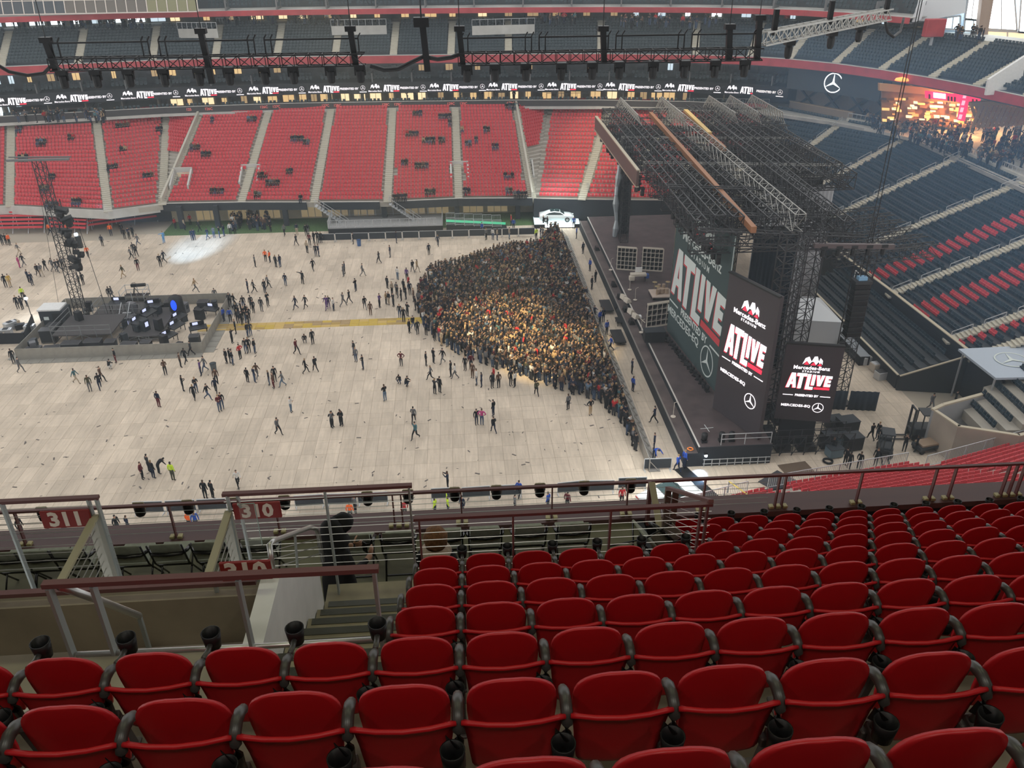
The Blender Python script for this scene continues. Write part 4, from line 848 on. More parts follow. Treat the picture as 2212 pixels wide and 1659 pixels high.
b = MB(); b.span((18.30, 53.6, 1.72), (18.42, 112, 1.78)); b.build('edge_strip', mat('edge_strip', (.55, .52, .48), .5), t)
b = MB(); b.span((17.22, 53.6, 1.18), (17.34, 112, 1.25)); b.build('apron_edge', mat('edge_strip_dark', (.22, .2, .18), .5), t)
b = MB()
for i in range(9): b.bar((18.8+.62*i, 53.35, 0), (18.8+.62*i, 53.35, .75), .05)
b.bar((18.7, 53.35, .7), (24.1, 53.35, .7), .05); b.bar((18.7, 53.35, .3), (24.1, 53.35, .3), .05); b.build('under_frame', M_GREY, t)
b = MB(); b.bar((20.1, 53.75, 2.75), (24.1, 53.75, 2.75), .05); b.bar((20.1, 53.75, 2.3), (24.1, 53.75, 2.3), .04)
for x in (20.1, 22, 24.1): b.bar((x, 53.75, 1.75), (x, 53.75, 2.75), .05)
b.build('side_rail', M_GREY, t)
b = MB(); b.box((19.7, 56.3, 1.757), (1.1, .05, .01), .1); b.box((19.7, 56.3, 1.757), (.05, 1.1, .01), .1); b.build('tape_cross', M_PW, t)
# tall lit screen, lit side screen, printed scrim
M_SCR = mat('screen_dark', (.05, .04, .045), .45)
def screen(name, label, bl, br, z0, z1, m, th, W_, R__, top, cat='screen', wh=None, tilt=.2):
    bl, br = Vector((*bl, 0)), Vector((*br, 0)); u = (br-bl).normalized(); c = (bl+br)/2; w = (br-bl).length; n = u.cross(Vector((0, 0, 1))); t = thing(name, label, cat, (c.x, c.y, (z0+z1)/2))
    b = MB(); h = z1-z0; P = [-u*w/2-Vector((0, 0, h/2)), u*w/2-Vector((0, 0, h/2)), u*w/2+Vector((0, 0, h/2)), -u*w/2+Vector((0, 0, h/2))]; b.prism(P, -n*th); b.build('panel', m, t)
    poster(t, basis((0, 0, 0), u, (0, 0, 1)) @ Matrix.Translation((0, 0, .01)), w, h, W_, R__, top); return t, u, w, h, n
tl = screen('tall_screen', 'tall dark LED screen with a pink-white event logo at the stage front', (21.05, 59.42), (23.2, 54.19), 1.8, 14.05, M_SCR, .35, M_LW, M_LR, (.17, .44, .585, .68, .77, .80, 1.45, .115))
b = MB(); b.bar(tl[1]*(-tl[2]/2)+Vector((0, 0, 6.13)), tl[1]*(tl[2]/2)+Vector((0, 0, 6.13)), .3, .12); b.build('frame', M_BLK, tl[0])
sm = screen('side_screen', 'smaller square LED screen with the event logo at the stage corner', (25.05, 56.0), (29.25, 55.0), 2.6, 9.42, M_SCR, .35, M_LW, M_LR, (.22, .47, .66, .80, .81, .78, 1.0, .10))
b = MB(); b.bar(sm[1]*(-sm[2]/2)+Vector((0, 0, 3.42)), sm[1]*(sm[2]/2)+Vector((0, 0, 3.42)), .3, .12); b.build('frame', M_BLK, sm[0])
b = MB(); c0, c1 = Vector((25.6, 55.95, 0)), Vector((28.3, 55.35, 0)); b.prism([c0+Vector((0, 0, .2)), c1+Vector((0, 0, .2)), c1+Vector((0, 0, 2.7)), c0+Vector((0, 0, 2.7))], (0, .2, 0)); tag(b.build('black_banner', M_BLKFAB), 'black cloth panel hanging below the side screen', 'cloth')
M_SCRIM = mat('scrim_mesh', (.055, .085, .085), .7, alpha=.86)
sc_ = screen('printed_scrim', 'huge dark green printed scrim with event lettering across the stage', (20.7, 74.6), (22.0, 61.6), 1.85, 16.2, M_SCRIM, .03, M_PW, M_PR, (.125, .535, .755, .83, .875, .95, .98, .11))
b = MB(); b.bar(sc_[1]*(-sc_[2]/2)+Vector((0, 0, 7.2)), sc_[1]*(sc_[2]/2)+Vector((0, 0, 7.2)), .2); b.build('top_bar', M_BLK, sc_[0])
b = MB(); b.bar(sc_[1]*(sc_[2]/2-.1)+Vector((0, 0, -7.1)), sc_[1]*(sc_[2]/2-.1)+Vector((0, 0, 7.1)), .08); b.build('seam', M_PW, sc_[0])
# floor lamps along the scrim foot
flm = MB(); flm.lathe((0, 0, .25), [(.12, -.12), (.2, -.05), (.22, .2), (.18, .28)], 10); flm.bar((-.22, 0, 0), (-.22, 0, .3), .05); flm.bar((.22, 0, 0), (.22, 0, .3), .05); flm.box((0, 0, .05), (.5, .35, .1)); FLM = flm.mesh('floor_lamp', M_BLK)
for i in range(17):
    p = Vector((20.15+1.3*i/17, 73.6-12.0*i/17, 1.75)); tag(ob('floor_lamp', FLM, None, p, .3*i), 'black moving lamp on the deck at the scrim foot, %s from the far end' % ORD[i], 'lamp', 'moving lamps at the scrim foot')
# header board of the roof
t = thing('header_board', 'long brown header board with pale edges on the roof front', 'board', (17.8, 79.5, 15.2))
b = MB(); b.span((-.12, 0, 0), (.12, 25.6, 1.5)); b.build('panel', mat('header_brown', (.12, .075, .065), .5, var=.1, vscale=.3), t)
b = MB(); b.span((-.16, 0, 1.5), (.16, 25.6, 1.62)); b.span((-.16, 0, -.12), (.16, 25.6, 0)); b.build('edge', mat('header_edge', (.5, .44, .33), .4, .4), t)
b = MB(); [b.bar((.1, y_, 1.0), (1.2, y_, 1.0), .12) for y_ in (1, 7, 13, 19, 25)]; b.build('bracket', M_TRUSS, t)
# roof: lattice of trusses, two orange beams
RZ = 15.4
roof = thing('stage_roof', 'dense lattice roof of dark and bare aluminium trusses over the stage', 'stage roof', (0, 0, RZ))
TY = truss_mesh(44, .9, 1.5, 30, .095, 'long_truss', M_TRUSS); TYA = truss_mesh(44, .9, 1.5, 30, .07, 'long_truss', M_ALU); TYS = truss_mesh(30, .9, 1.5, 20, .095, 'long_truss', M_TRUSS); TXS = truss_mesh(13.5, .7, 1.1, 10, .08, 'cross_truss', M_TRUSS); TX = truss_mesh(20, .7, 1.1, 14, .08, 'cross_truss', M_TRUSS); TXA = truss_mesh(20, .7, 1.1, 14, .06, 'cross_truss', M_ALU)
for i, x in enumerate((19.3, 20.8, 22.3, 25.2, 27.3, 29.8, 31.4, 33.0, 34.6, 36.2, 37.8)): sh = x > 32; o = ob('long_truss', TYS if sh else TYA if i == 4 else TY, roof); along_bar(o, (x, 76.5 if sh else 62.5, random.uniform(-.2, .9)), (x, 106.5, random.uniform(-.2, .9)))
for i in range(28): y = 61.0+1.65*i; o = ob('cross_truss', TXS if y < 76 else TXA if i % 7 == 5 else TX, roof); along_bar(o, (18.6, y, random.uniform(-1.0, 1.2)), (38.6, y+random.uniform(-.15, .15), random.uniform(-1.0, 1.2)))
for i in range(6): o = ob('side_truss', truss_mesh(9, .7, 1.0, 9, .06, 'side_truss', M_TRUSS) if i == 0 else D.meshes['side_truss'], roof); along_bar(o, (29.5, 60+1.9*i, -1.4), (38.2, 61.2+1.9*i, -1.2))
M_OR = mat('orange_beam', (.30, .13, .06), .5)
for x0, x1, y0, y1 in ((28.8, 28.2, 104.8, 86.0), (24.5, 22.9, 104.6, 60.5)): b = MB(); b.bar((x0, y0, 1.6), (x1, y1, 1.6), .42, .5); b.build('orange_beam', M_OR, roof)
b = MB(); b.bar((28.9, 104.8, 1.95), (28.3, 92, 1.95), .5, .2); b.build('sunlit_beam_end', mat('sunlit_beam_end', (.62, .42, .16), .5), roof)  # sun on the far beam end, put into a strip of brighter colour
gab = MB()
for k in range(5): gab.bar((0, -.9+.45*k, 0), (0, 0, 1.9), .06)
gab.bar((0, -.9, 0), (0, .9, 0), .08); gab.bar((0, -.9, 0), (0, 0, 1.9), .09); gab.bar((0, .9, 0), (0, 0, 1.9), .09)
for k in range(12): gab.bar((-.9*k, -.9, 0), (-.9*k-.9, 0, 1.9), .05); gab.bar((-.9*k, .9, 0), (-.9*k-.9, 0, 1.9), .05); gab.bar((-.9*k-.9, -.9, 0), (-.9*k, 0, 1.9), .05)
gab.bar((0, 0, 1.9), (-10.8, 0, 1.9), .1); GAB = gab.mesh('gable_truss', M_ALU)
for x in (21.2, 26.4, 32.5, 35.2, 38.0): ob('gable_truss', GAB, roof, (x, 107.5, 1.2), math.pi/2)
# lamps hanging from the roof front
hl = MB(); hl.lathe((0, 0, -.55), [(.1, -.3), (.2, -.25), (.2, .2), (.14, .3)], 8); hl.box((0, 0, -.1), (.5, .35, .25)); HL = hl.mesh('hanging_lamp', M_BLK)
for i in range(26):
    p = (18.6+random.uniform(-.3, .3), 80.5+24*i/26, RZ-.2-random.uniform(0, .9)); ob('hanging_lamp', HL, roof, (p[0], p[1], p[2]-RZ), random.uniform(0, 3))
for i in range(11):
    p = (20.2+.10*i, 73.5-1.12*i, 14.6-.02*i); ob('hanging_lamp', HL, roof, (p[0]-.2, p[1], p[2]-RZ), random.uniform(0, 3))
# towers
def tower(label, x, y, z1, w, n, m=M_TRUSS, name='lattice_tower', z0=0):
    t = thing(name, label, 'tower', (x, y, z0)); me = truss_mesh(z1-z0, w, w, n, .07*w/1.2, 'mast', m); o = ob('mast', me, t, (-w/2, 0, 0)); o.rotation_euler = (0, -math.pi/2, 0); o.location = (w/2, 0, 0)
    b = MB(); b.box((0, 0, .1), (w*1.7, w*1.7, .2)); b.build('base', M_BLK, t); return t
tower('big lattice tower between the two LED screens', 24.9, 57.6, 17.5, 1.5, 18); tower('lattice tower behind the side screen', 27.6, 60.0, 17.5, 1.3, 18); tower('lattice tower beside the line array', 33.4, 62.5, 15.0, 1.2, 16)
tower('lattice tower at the far stage wing', 21.4, 101.5, 16, 1.0, 18); tower('lattice tower behind the cream drape', 24.2, 83.6, 16, 1.0, 18); tower('lattice tower at the far back of the stage', 30.5, 103, 16, 1.2, 18); tower('lattice tower behind the printed scrim', 25.5, 72.5, 16, 1.0, 16)
# drapes
def drape(name, label, p, q, z0, z1, m, folds=14, amp=.12):
    p, q = Vector((*p, 0)), Vector((*q, 0)); d = q-p; nrm = Vector((-d.y, d.x, 0)).normalized(); b = MB(); n = folds*4; vs_ = []
    for i in range(n+1):
        c = p+d*(i/n)+nrm*(amp*math.sin(2*math.pi*i/4)); vs_ += [(c.x, c.y, z0), (c.x, c.y, z1), (c.x+nrm.x*.04, c.y+nrm.y*.04, z0), (c.x+nrm.x*.04, c.y+nrm.y*.04, z1)]
    fs = []
    for i in range(n): a = 4*i; fs += [(a, a+4, a+5, a+1), (a+2, a+3, a+7, a+6), (a+1, a+5, a+7, a+3), (a, a+2, a+6, a+4)]
    fs += [(0, 1, 3, 2), (4*n, 4*n+2, 4*n+3, 4*n+1)]; b.add(vs_, fs); o = b.build(name, m, None, True); return tag(o, label, 'drape')
M_CREAM = mat('cream_drape', (.62, .55, .44), .9); M_GRD = mat('grey_drape', (.42, .42, .44), .9); M_NAVY = mat('navy_drape', (.02, .03, .045), .9)
drape('cream_drape', 'tall cream drape lit by sun behind the stage lamps', (23.4, 84.5), (25.6, 84.5), 1.8, 15.4, M_CREAM); drape('cream_drape', 'second cream drape half hidden behind the printed scrim', (24.6, 78.0), (27.8, 77.0), 1.8, 15.0, M_CREAM)
drape('grey_drape', 'broad grey backdrop drape at the rear right of the stage', (31.2, 82.2), (38.9, 82.0), 0, 14, M_GRD, 18, .06); drape('grey_drape', 'narrow grey drape beside the big lattice tower', (28.6, 68.5), (31.2, 68.5), 0, 14, M_GRD, 8, .06)
drape('navy_drape', 'dark navy drape hanging behind the tall LED screen', (25.3, 66.5), (29.0, 66.2), 1.8, 15.2, M_NAVY, 10)
drape('black_wing_drape', 'black side drape at the far stage wing', (20.9, 104.2), (22.6, 104.2), 1.8, 15.6, M_BLKFAB, 6); drape('black_wing_drape', 'black drape behind the far loudspeaker racks', (27.5, 96), (33, 96), 1.8, 15, M_BLKFAB, 12)
drape('black_back_drape', 'black drape closing the back of the stage', (38.5, 84), (38.5, 108), 1.8, 14, M_BLKFAB, 30)
t = thing('film_wrap', 'tall strip of crinkled clear film hanging at the far wing', 'film', (20.6, 103.4, 1.8)); b = MB(); [b.tube([(.12*math.sin(i), .1*math.cos(2*i), 1.1*i), (.12*math.sin(i+1), .1*math.cos(2*i+2), 1.1*i+1.1)], [.3+.12*math.sin(2*i), .3+.12*math.sin(2*i+2)], 7) for i in range(12)]; b.build('wrap', mat('silver_film', (.55, .62, .66), .25, .5), t)
# loudspeaker racks, drum riser, piano, wedges on deck
M_RACK = mat('rack_pale', (.58, .52, .44), .5)
def rack(label, a, c, z0, h, nx, nz):
    a, c = Vector((*a, z0)), Vector((*c, z0)); t = thing('speaker_rack', label, 'speaker rack', a); d = c-a; b = MB(); up = Vector((0, 0, h))
    for i in range(nx+1): b.bar(d*(i/nx), d*(i/nx)+up, .10 if i in (0, nx) else .05)
    for j in range(nz+1): b.bar(up*(j/nz), d+up*(j/nz), .12 if j in (0, nz) else .05)
    b.bar(up+Vector((0, .25, 0)), d+up+Vector((0, .25, 0)), .12); b.build('frame', M_RACK, t); cone = MB(); cone.lathe((0, 0, 0), [(.0, .05), (.12, .06), (.26, -.05), (.3, -.06), (.3, -.14), (.0, -.14)], 10, False); CN = cone.mesh('speaker', M_BLK, True)
    for i in range(nx):
        for j in range(nz): o = ob('speaker', CN, t, d*((i+.5)/nx)+up*((j+.5)/nz)+Vector((0, .25, 0))); o.rotation_euler = (math.pi/2, 0, 0)
    return t
pr = lambda x, y: onz(x, y, 1.8)
a, c = pr(1332, 581), pr(1373, 584); rack('pale rack of black speakers at the far left of the deck', (a.x, a.y), (c.x, c.y), 1.8, 2.7, 5, 5)
a, c = pr(1386, 583), pr(1430, 586); rack('pale rack of black speakers beside the cream drape', (a.x, a.y), (c.x, c.y), 1.8, 2.7, 5, 5)
a, c = pr(1396, 708), pr(1448, 700); rack('pale rack of black speakers next to the printed scrim', (a.x, a.y), (c.x, c.y), 1.8, 2.5, 5, 4)
p = pr(1378, 606); t = thing('white_piano', 'white keyboard set with bench and blue cloth on the deck', 'piano', p)
b = MB(); b.box((0, 0, .75), (1.8, .7, .3)); b.build('body', M_RACK, t, False, .03); b = MB(); b.box((.1, .4, 1.15), (.8, .1, .6)); b.build('music_stand', M_WHITE, t); b = MB(); b.box((-.8, -.3, .45), (.6, .5, .5)); b.build('bench', M_RACK, t, False, .03); b = MB(); b.box((1.05, .1, .5), (.4, .5, .5)); b.build('blue_cover', mat('blue_cover', (.05, .12, .4), .6), t, False, .05)
for sx in (-.8, .8):
    for sy in (-.25, .25): b = MB(); b.bar((sx, sy, 0), (sx, sy, .65), .07); b.build('leg', M_BLK, t)
p = pr(1428, 640); t = thing('drum_kit', 'drum kit on a pale square riser near the scrim', 'drum kit', p)
b = MB(); b.box((0, 0, .35), (2.4, 2.2, .12)); b.build('riser', mat('riser_pale', (.55, .45, .38), .7), t); b = MB(); b.box((0, 0, .15), (2.3, 2.1, .3)); b.build('riser_skirt', M_BLK, t)
for x, y, r, h in ((0, 0, .35, .5), (-.5, -.3, .2, .5), (.5, -.2, .24, .55), (-.2, .45, .18, .8), (.3, .45, .18, .8)): b = MB(); b.lathe((x, y, .45), [(r, 0), (r, h)], 14); b.build('drum', mat('drum_shell', (.4, .3, .22), .4), t)
for x, y in ((-.7, .5), (.75, .45), (-.7, -.7)): b = MB(); b.lathe((x, y, 1.5), [(.0, .04), (.27, 0), (.0, -.02)], 14, False); b.bar((x, y, .4), (x, y, 1.5), .03); b.build('cymbal', mat('cymbal', (.6, .48, .25), .3, .8), t)
wd = MB(); wd.prism([(-.4, -.3, 0), (-.4, .35, 0), (-.4, .25, .5), (-.4, -.1, .42)], (.8, 0, 0)); WD = wd.mesh('stage_wedge', M_RACK, False, .02); WDB = wd.mesh('stage_wedge', M_BLK, False, .02)
for i, (x, y) in enumerate(((1348, 645), (1356, 652), (1364, 676), (1374, 686))): tag(ob('stage_wedge', WD, None, pr(x, y), 1.9), 'pale wedge monitor on the deck, %s from the far end' % ORD[i], 'speaker', 'pale wedge monitors')
for i, (x, y) in enumerate(((1322, 618), (1338, 645), (1352, 672), (1366, 699), (1285, 540))): tag(ob('stage_wedge', WDB, None, Vector((17.85, onz(x, y, 1.2).y, 1.2)), 1.6), 'black wedge monitor on the front apron, %s from the far end' % (ORD[i+1] if i < 4 else 'first'), 'speaker', 'black wedge monitors on the apron')
for i, (x, y) in enumerate(((1319, 583), (1372, 648), (1385, 718), (1454, 900), (1360, 626))):
    p = pr(x, y); t = thing('microphone_stand', 'thin microphone stand on the stage, %s' % ('by the far rack', 'before the piano', 'near the third rack', 'on the near apron', 'beside the front wedges')[i], 'stand', p); b = MB(); b.lathe((0, 0, 0), [(.22, 0), (.22, .04), (.02, .05)], 10); b.build('base', M_RACK, t); b = MB(); b.tube([(0, 0, .04), (0, 0, 1.35), (.2, -.3, 1.6)], .022, 5); b.build('pole', M_RACK, t)
p = pr(1412, 735); t = thing('flight_case', 'black flight case on the deck below the near rack', 'case', p); b = MB(); b.box((0, 0, .55), (2.0, 1.1, 1.1)); b.build('body', M_BLK, t, False, .03); b = MB(); b.box((0, 0, 1.12), (2.05, 1.15, .06)); b.build('lid', M_DARK, t)
c = onz(1372, 688, 1.8); p = pr(1378, 686); t = thing('set_list_box', 'small white effects box on the deck', 'box', p); b = MB(); b.box((0, 0, .12), (.7, .5, .24)); b.build('body', M_WHITE, t, False, .02); b = MB(); b.tube([(.2, -.3, .02), (.5, -1.5, .02), (.3, -3.0, .02), (1.0, -4.2, .02)], .04, 5); b.build('cable', M_RACK, t)
# two black moving lamps and one lit lamp at the stage corner
for i, x in enumerate((18.9, 20.3, 21.1)):
    t = thing('corner_lamp', 'black moving lamp at the near stage corner, %s from the front edge' % ORD[i], 'lamp', (x, 54.3, 1.75), 0, 'lamps at the near stage corner'); b = MB(); b.box((0, 0, .1), (.45, .4, .2)); b.build('base', M_BLK, t); b = MB(); b.lathe((0, 0, .2), [(.12, .0), (.24, .12), (.26, .5), (.2, .62)], 12); b.build('head', M_BLK, t, True)
p = onz(1517, 964, 1.0); t = thing('beam_lamp', 'small lit lamp throwing a blue beam at the stage corner', 'lamp', (18.9, 53.42, 1.05)); b = MB(); b.lathe((0, 0, 0), [(.0, .12), (.1, .1), (.13, 0), (.1, -.1)], 12); b.build('lens', em('lamp_lens', (.8, .92, 1), 9), t); b = MB(); b.box((0, .03, .14), (.3, .2, .1)); b.build('bracket', M_BLK, t)
lamp('SPOT', 'beam_lamp_light', (18.9, 53.3, 1.0), (18.2, 52.4, 0), 260, (.35, .6, 1), spot_size=1.0, spot_blend=.5)
# line array with its cables
t = thing('line_array', 'tall black line array hanging on long cables beside the stage', 'loudspeaker', (32.1, 60, 7.9))
for j in range(10): b = MB(); b.box((.05*math.sin(j*.3), -.02*(9-j), .23+.46*j), (1.25, .8, .42)); b.build('cabinet', M_BLK, t, False, .03)
b = MB(); b.box((0, 0, 4.75), (1.4, 1.0, .25)); b.build('frame', M_TRUSS, t); b = MB(); b.box((0, 0, 5.0), (.7, .5, .3)); b.build('cover', mat('blue_film', (.25, .45, .65), .3), t)
b = MB(); b.tube([(-.15, 0, 5), (-.05, 0, 26.6)], .035, 5); b.tube([(.2, 0, 5), (.1, 0, 26.6)], .035, 5); b.build('cable', M_BLK, t); b = MB(); b.tube([(.0, 0, 26.9), (.3, 0, 26.9)], .25, 8); b.box((0, 0, 26.2), (.5, .4, .9)); b.build('hoist', M_BLK, t)
t = thing('hang_bar', 'dark horizontal bar with lamps hanging above the line array', 'truss', (27.4, 59.4, 16.0)); b = MB(); b.bar((0, 0, 0), (6.4, 0, -.3), .3, .35); b.build('bar', mat('bar_brown', (.10, .075, .075), .5), t)
for i in range(5): o = ob('lamp', HL, t, (.8+1.2*i, 0, -.1))
b = MB(); b.tube([(4.4, 0, .1), (4.4, 0, 2.2)], .03, 5); b.tube([(.6, 0, .1), (.6, 0, 1.2)], .03, 5); b.build('cable', M_BLK, t)
# scaffold under the side screen, cases and crates on the floor
t = thing('scaffold_base', 'low dark scaffold base under the screens', 'scaffold', (24.3, 54.4, 0)); b = MB()
for i in range(8):
    for j in range(3): b.bar((1.0*i, .9*j, 0), (1.0*i, .9*j, 1.9), .06)
for j in range(3):
    for z in (.3, 1.1, 1.85): b.bar((0, .9*j, z), (7, .9*j, z), .05)
for i in range(7): b.bar((i, 0, .1), (i+1, 0, 1.8), .05); b.bar((i, 1.8, 1.8), (i+1, 1.8, .1), .05)
b.build('frame', M_TRUSS, t); b = MB(); b.box((1.5, .9, .35), (1.2, 1.0, .5)); b.box((3.4, .8, .3), (1.4, 1.0, .5)); b.box((5.2, 1.0, .4), (1.0, .9, .7)); b.build('ballast', M_BLK, t)
# ================================================================ things on the event floor
G0 = lambda x, y, z=0.0: onz(x, y, z)
bp = MB(); bp.box((0, 0, .66), (2.3, .05, .9)); BPN = bp.mesh('cover', mat('barrier_cover', (.025, .03, .036), .7), False, .02)
bf = MB(); bf.bar((-1.18, 0, 0), (-1.18, 0, 1.1), .05); bf.bar((1.18, 0, 0), (1.18, 0, 1.1), .05); bf.bar((-1.18, 0, 1.12), (1.18, 0, 1.12), .05); bf.bar((-1.1, -.3, .02), (-1.1, .3, .02), .06); bf.bar((1.1, -.3, .02), (1.1, .3, .02), .06); BFR = bf.mesh('frame', M_GREY)
def barrier(label, a, c, group, cover=True):
    m = (a+c)/2; t = thing('crowd_barrier', label, 'barrier', (m.x, m.y, 0), math.atan2(c.y-a.y, c.x-a.x), group); s = (c-a).length/2.4
    o = ob('frame', BFR, t); o.scale = (s, 1, 1)
    if cover: o = ob('cover', BPN, t); o.scale = (s, 1, 1)
    return t
near = [((285, 1085), (350, 1083)), ((355, 1083), (420, 1080)), ((423, 1080), (487, 1077)), ((634, 1072), (697, 1068)), ((703, 1068), (769, 1066)), ((771, 1066), (837, 1063)), ((930, 1056), (993, 1053)), ((997, 1054), (1059, 1050)), ((1063, 1050), (1127, 1047)), ((1204, 1044), (1263, 1038)), ((1267, 1039), (1328, 1038)), ((1336, 1033), (1398, 1031))]
for i, (a, c) in enumerate(near): barrier('black covered barrier on the near side of the floor, %s from the left' % ORD[i], G0(*a, 1.1), G0(*c, 1.1), 'near side barriers')
barrier('black covered barrier closing the near end of the pit', G0(1392, 992, 1.1), G0(1452, 990, 1.1), 'pit barriers')
for i in range(13): x0 = -18.7+2.27*i; barrier('black covered barrier in the far row, %s from the left' % ORD[i], Vector((x0, 109.9, 0)), Vector((x0+2.2, 109.85, 0)), 'far row of barriers')
# front-of-crowd barrier
cb_ = MB(); cb_.box((0, 0, .6), (.06, 1.2, 1.1)); cb_.box((.45, 0, .03), (.9, 1.18, .06)); cb_.bar((0, -.55, 1.0), (.8, -.55, .05), .05); cb_.bar((0, .55, 1.0), (.8, .55, .05), .05); CBM = cb_.mesh('barrier_panel', mat('barricade_steel', (.33, .31, .28), .5, .4))
t = thing('stage_barricade', 'steel barricade with step plates holding the crowd off the stage', 'barrier', (14.35, 53.0, 0))
for i in range(46): ob('barrier_panel', CBM, t, (0, .6+1.22*i, 0))
# black pit platforms
for i, (x, y) in enumerate(((1298, 668), (1322, 735), (1330, 700))):
    p = G0(x, y); t = thing('pit_platform', 'low black camera platform in the pit, %s' % ('farthest', 'nearest', 'middle')[i]+' from the camera', 'platform', (p.x+.6, p.y, 0)); b = MB(); b.box((0, 0, .45), (1.2, 3.0 if i < 2 else 1.4, .1)); b.build('top', M_BLK, t)
    for sx in (-.5, .5):
        for sy in (-.6, .6): b = MB(); b.bar((sx, sy, 0), (sx, sy, .45), .06); b.build('leg', M_BLK, t)
# mixing area fence
XL, XR, YN, YF = -44.2, -26.0, 77.2, 89.9
fp_ = MB(); fp_.box((0, 0, .6), (1.2, .04, 1.12)); fp_.bar((-.6, 0, 0), (-.6, 0, 1.2), .05); fp_.bar((-.6, 0, 1.18), (.6, 0, 1.18), .05); fp_.box((0, -.5, .02), (1.18, 1.0, .04)); FPM = fp_.mesh('fence_panel', mat('fence_grey', (.30, .285, .25), .6, .2, var=.15, vscale=1.2))
t = thing('mixing_fence', 'grey steel panel fence around the mixing area', 'fence', (0, 0, 0))
for i in range(15): ob('fence_panel', FPM, t, (XL+.6+1.215*i, YN, 0)); ob('fence_panel', FPM, t, (XL+.6+1.215*i, YF, 0), math.pi)
for i in range(10): ob('fence_panel', FPM, t, (XR, YN+.62+1.26*i, 0), math.pi/2); ob('fence_panel', FPM, t, (XL, YN+.62+1.26*i, 0), -math.pi/2)
# yellow cable ramps
t = thing('cable_ramp', 'line of yellow cable ramps from the mixing area into the crowd', 'cable ramp', (0, 0, 0)); rm = MB(); rm.prism([(-.5, -.28, 0), (-.5, .28, 0), (-.5, .14, .07), (-.5, -.14, .07)], (.98, 0, 0))
RMS = [rm.mesh('ramp', mat('ramp_%d' % i, c, .6)) for i, c in enumerate(((.52, .36, .06), (.40, .27, .08), (.36, .25, .12), (.55, .38, .12)))]
random.seed(11)
for r in range(3):
    for i in range(24): ob('ramp', random.choice(RMS), t, (-27.4+i, 82.6+.58*r, 0))
# lift mast with lamps
bx_, by_ = -41.2, 86.4; topz = ony(92, 345, by_).z
t = thing('lift_mast', 'tall dark lattice mast with a cross arm rising from the mixing area', 'tower', (bx_, by_, 0)); o = ob('mast', truss_mesh(topz, .9, .9, 20, .07, 'mast', M_TRUSS), t, (.45, 0, 0)); o.rotation_euler = (0, -math.pi/2, 0)
b = MB(); b.bar((-3.0, 0, topz), (3.0, 0, topz), .3, .2); b.bar((-3, .5, topz+.2), (3, .5, topz+.1), .12); b.build('cross_arm', mat('arm_grey', (.15, .15, .15), .5), t)
b = MB(); b.tube([(2.2, 0, 10.4), (3.4, -1.2, 0)], .03, 5); b.tube([(-.4, 0, topz-.2), (-2.6, .6, 0)], .02, 4); b.build('guy_cable', M_BLK, t)
ml = MB(); ml.box((0, 0, 0), (.9, .5, .35)); ml.lathe((0, -.35, -.25), [(.2, -.2), (.3, .0), (.26, .3)], 10); ml.bar((-.5, 0, 0), (-.5, 0, .5), .08); MLM = ml.mesh('moving_lamp', M_BLK)
for i, z in enumerate((13.6, 12.6, 11.4, 10.2, 9.1, 8.3, 7.5)): o = ob('moving_lamp', MLM, t, (1.0+.3*math.sin(i*2), -.2, z-1.2)); o.rotation_euler = (.2, .25*(-1)**i, .5*i); o.scale = (1.3, 1.3, 1.3)
b = MB(); b.bar((1.0, 0, 5.2), (1.0, 0, 13.5), .08); b.bar((0, 0, 6.5), (1, 0, 6.5), .08); b.bar((0, 0, 11.5), (1, 0, 11.5), .08); b.build('ladder_bar', M_TRUSS, t)
c = ony(166, 505, 110.5); t = thing('blue_beam_lamp', 'bright blue-white beam lamp near the left recess', 'lamp', (c.x, c.y, 0)); b = MB(); b.box((0, 0, c.z/2-.2), (.6, .5, c.z-.3)); b.build('stand', M_BLK, t); b = MB(); b.lathe((0, -.3, c.z), [(.0, -.2), (.22, -.15), (.22, .15), (0, .2)], 12, False); b.build('lens', em('blue_lens', (.55, .8, 1), 14), t)
lamp('SPOT', 'blue_beam_light', (bx_+3.6, by_+1.5, 12.5), onz(425, 535), 60000, (.40, .66, 1), spot_size=math.radians(20), spot_blend=.9, shadow_soft_size=.3)
# mixing platforms, desks, cases
def deckbox(label, x0, x1, y0, y1, z, rails=True):
    t = thing('mixing_platform', label, 'platform', (0, 0, 0)); b = MB(); b.span((x0, y0, z-.12), (x1, y1, z)); b.build('deck', mat('platform_dark', (.06, .055, .055), .7), t); b = MB()
    for x in np.linspace(x0, x1, 5):
        for y in (y0, y1): b.bar((x, y, 0), (x, y, z+(1.0 if rails else 0)), .06)
    for zz in ((.4, z+.5, z+1.0) if rails else (.4,)): b.bar((x0, y0, zz), (x1, y0, zz), .05); b.bar((x0, y0, zz), (x0, y1, zz), .05)
    b.bar((x0, y0, .1), ((x0+x1)/2, y0, z), .05); b.bar((x1, y0, .1), ((x0+x1)/2, y0, z), .05); b.bar((x0, y1, .4), (x1, y1, .4), .05); b.bar((x1, y0, .4), (x1, y1, .4), .05); b.bar((x0, y0, .4), (x0, y1, .4), .05); b.build('scaffold', mat('scaffold_grey', (.22, .23, .23), .5, .4), t); return t
deckbox('high scaffold platform beneath the lift mast', -41.5, -35.6, 79.6, 84.6, 1.4); deckbox('dark platform with desks in the middle of the mixing area', -35.2, -31.2, 80.2, 87.6, .7, False); deckbox('rear scaffold platform beside the lift mast', -39.6, -34.5, 85.6, 88.6, 1.0)
M_SCRN = em('console_screen', (.65, .7, 1), .8)
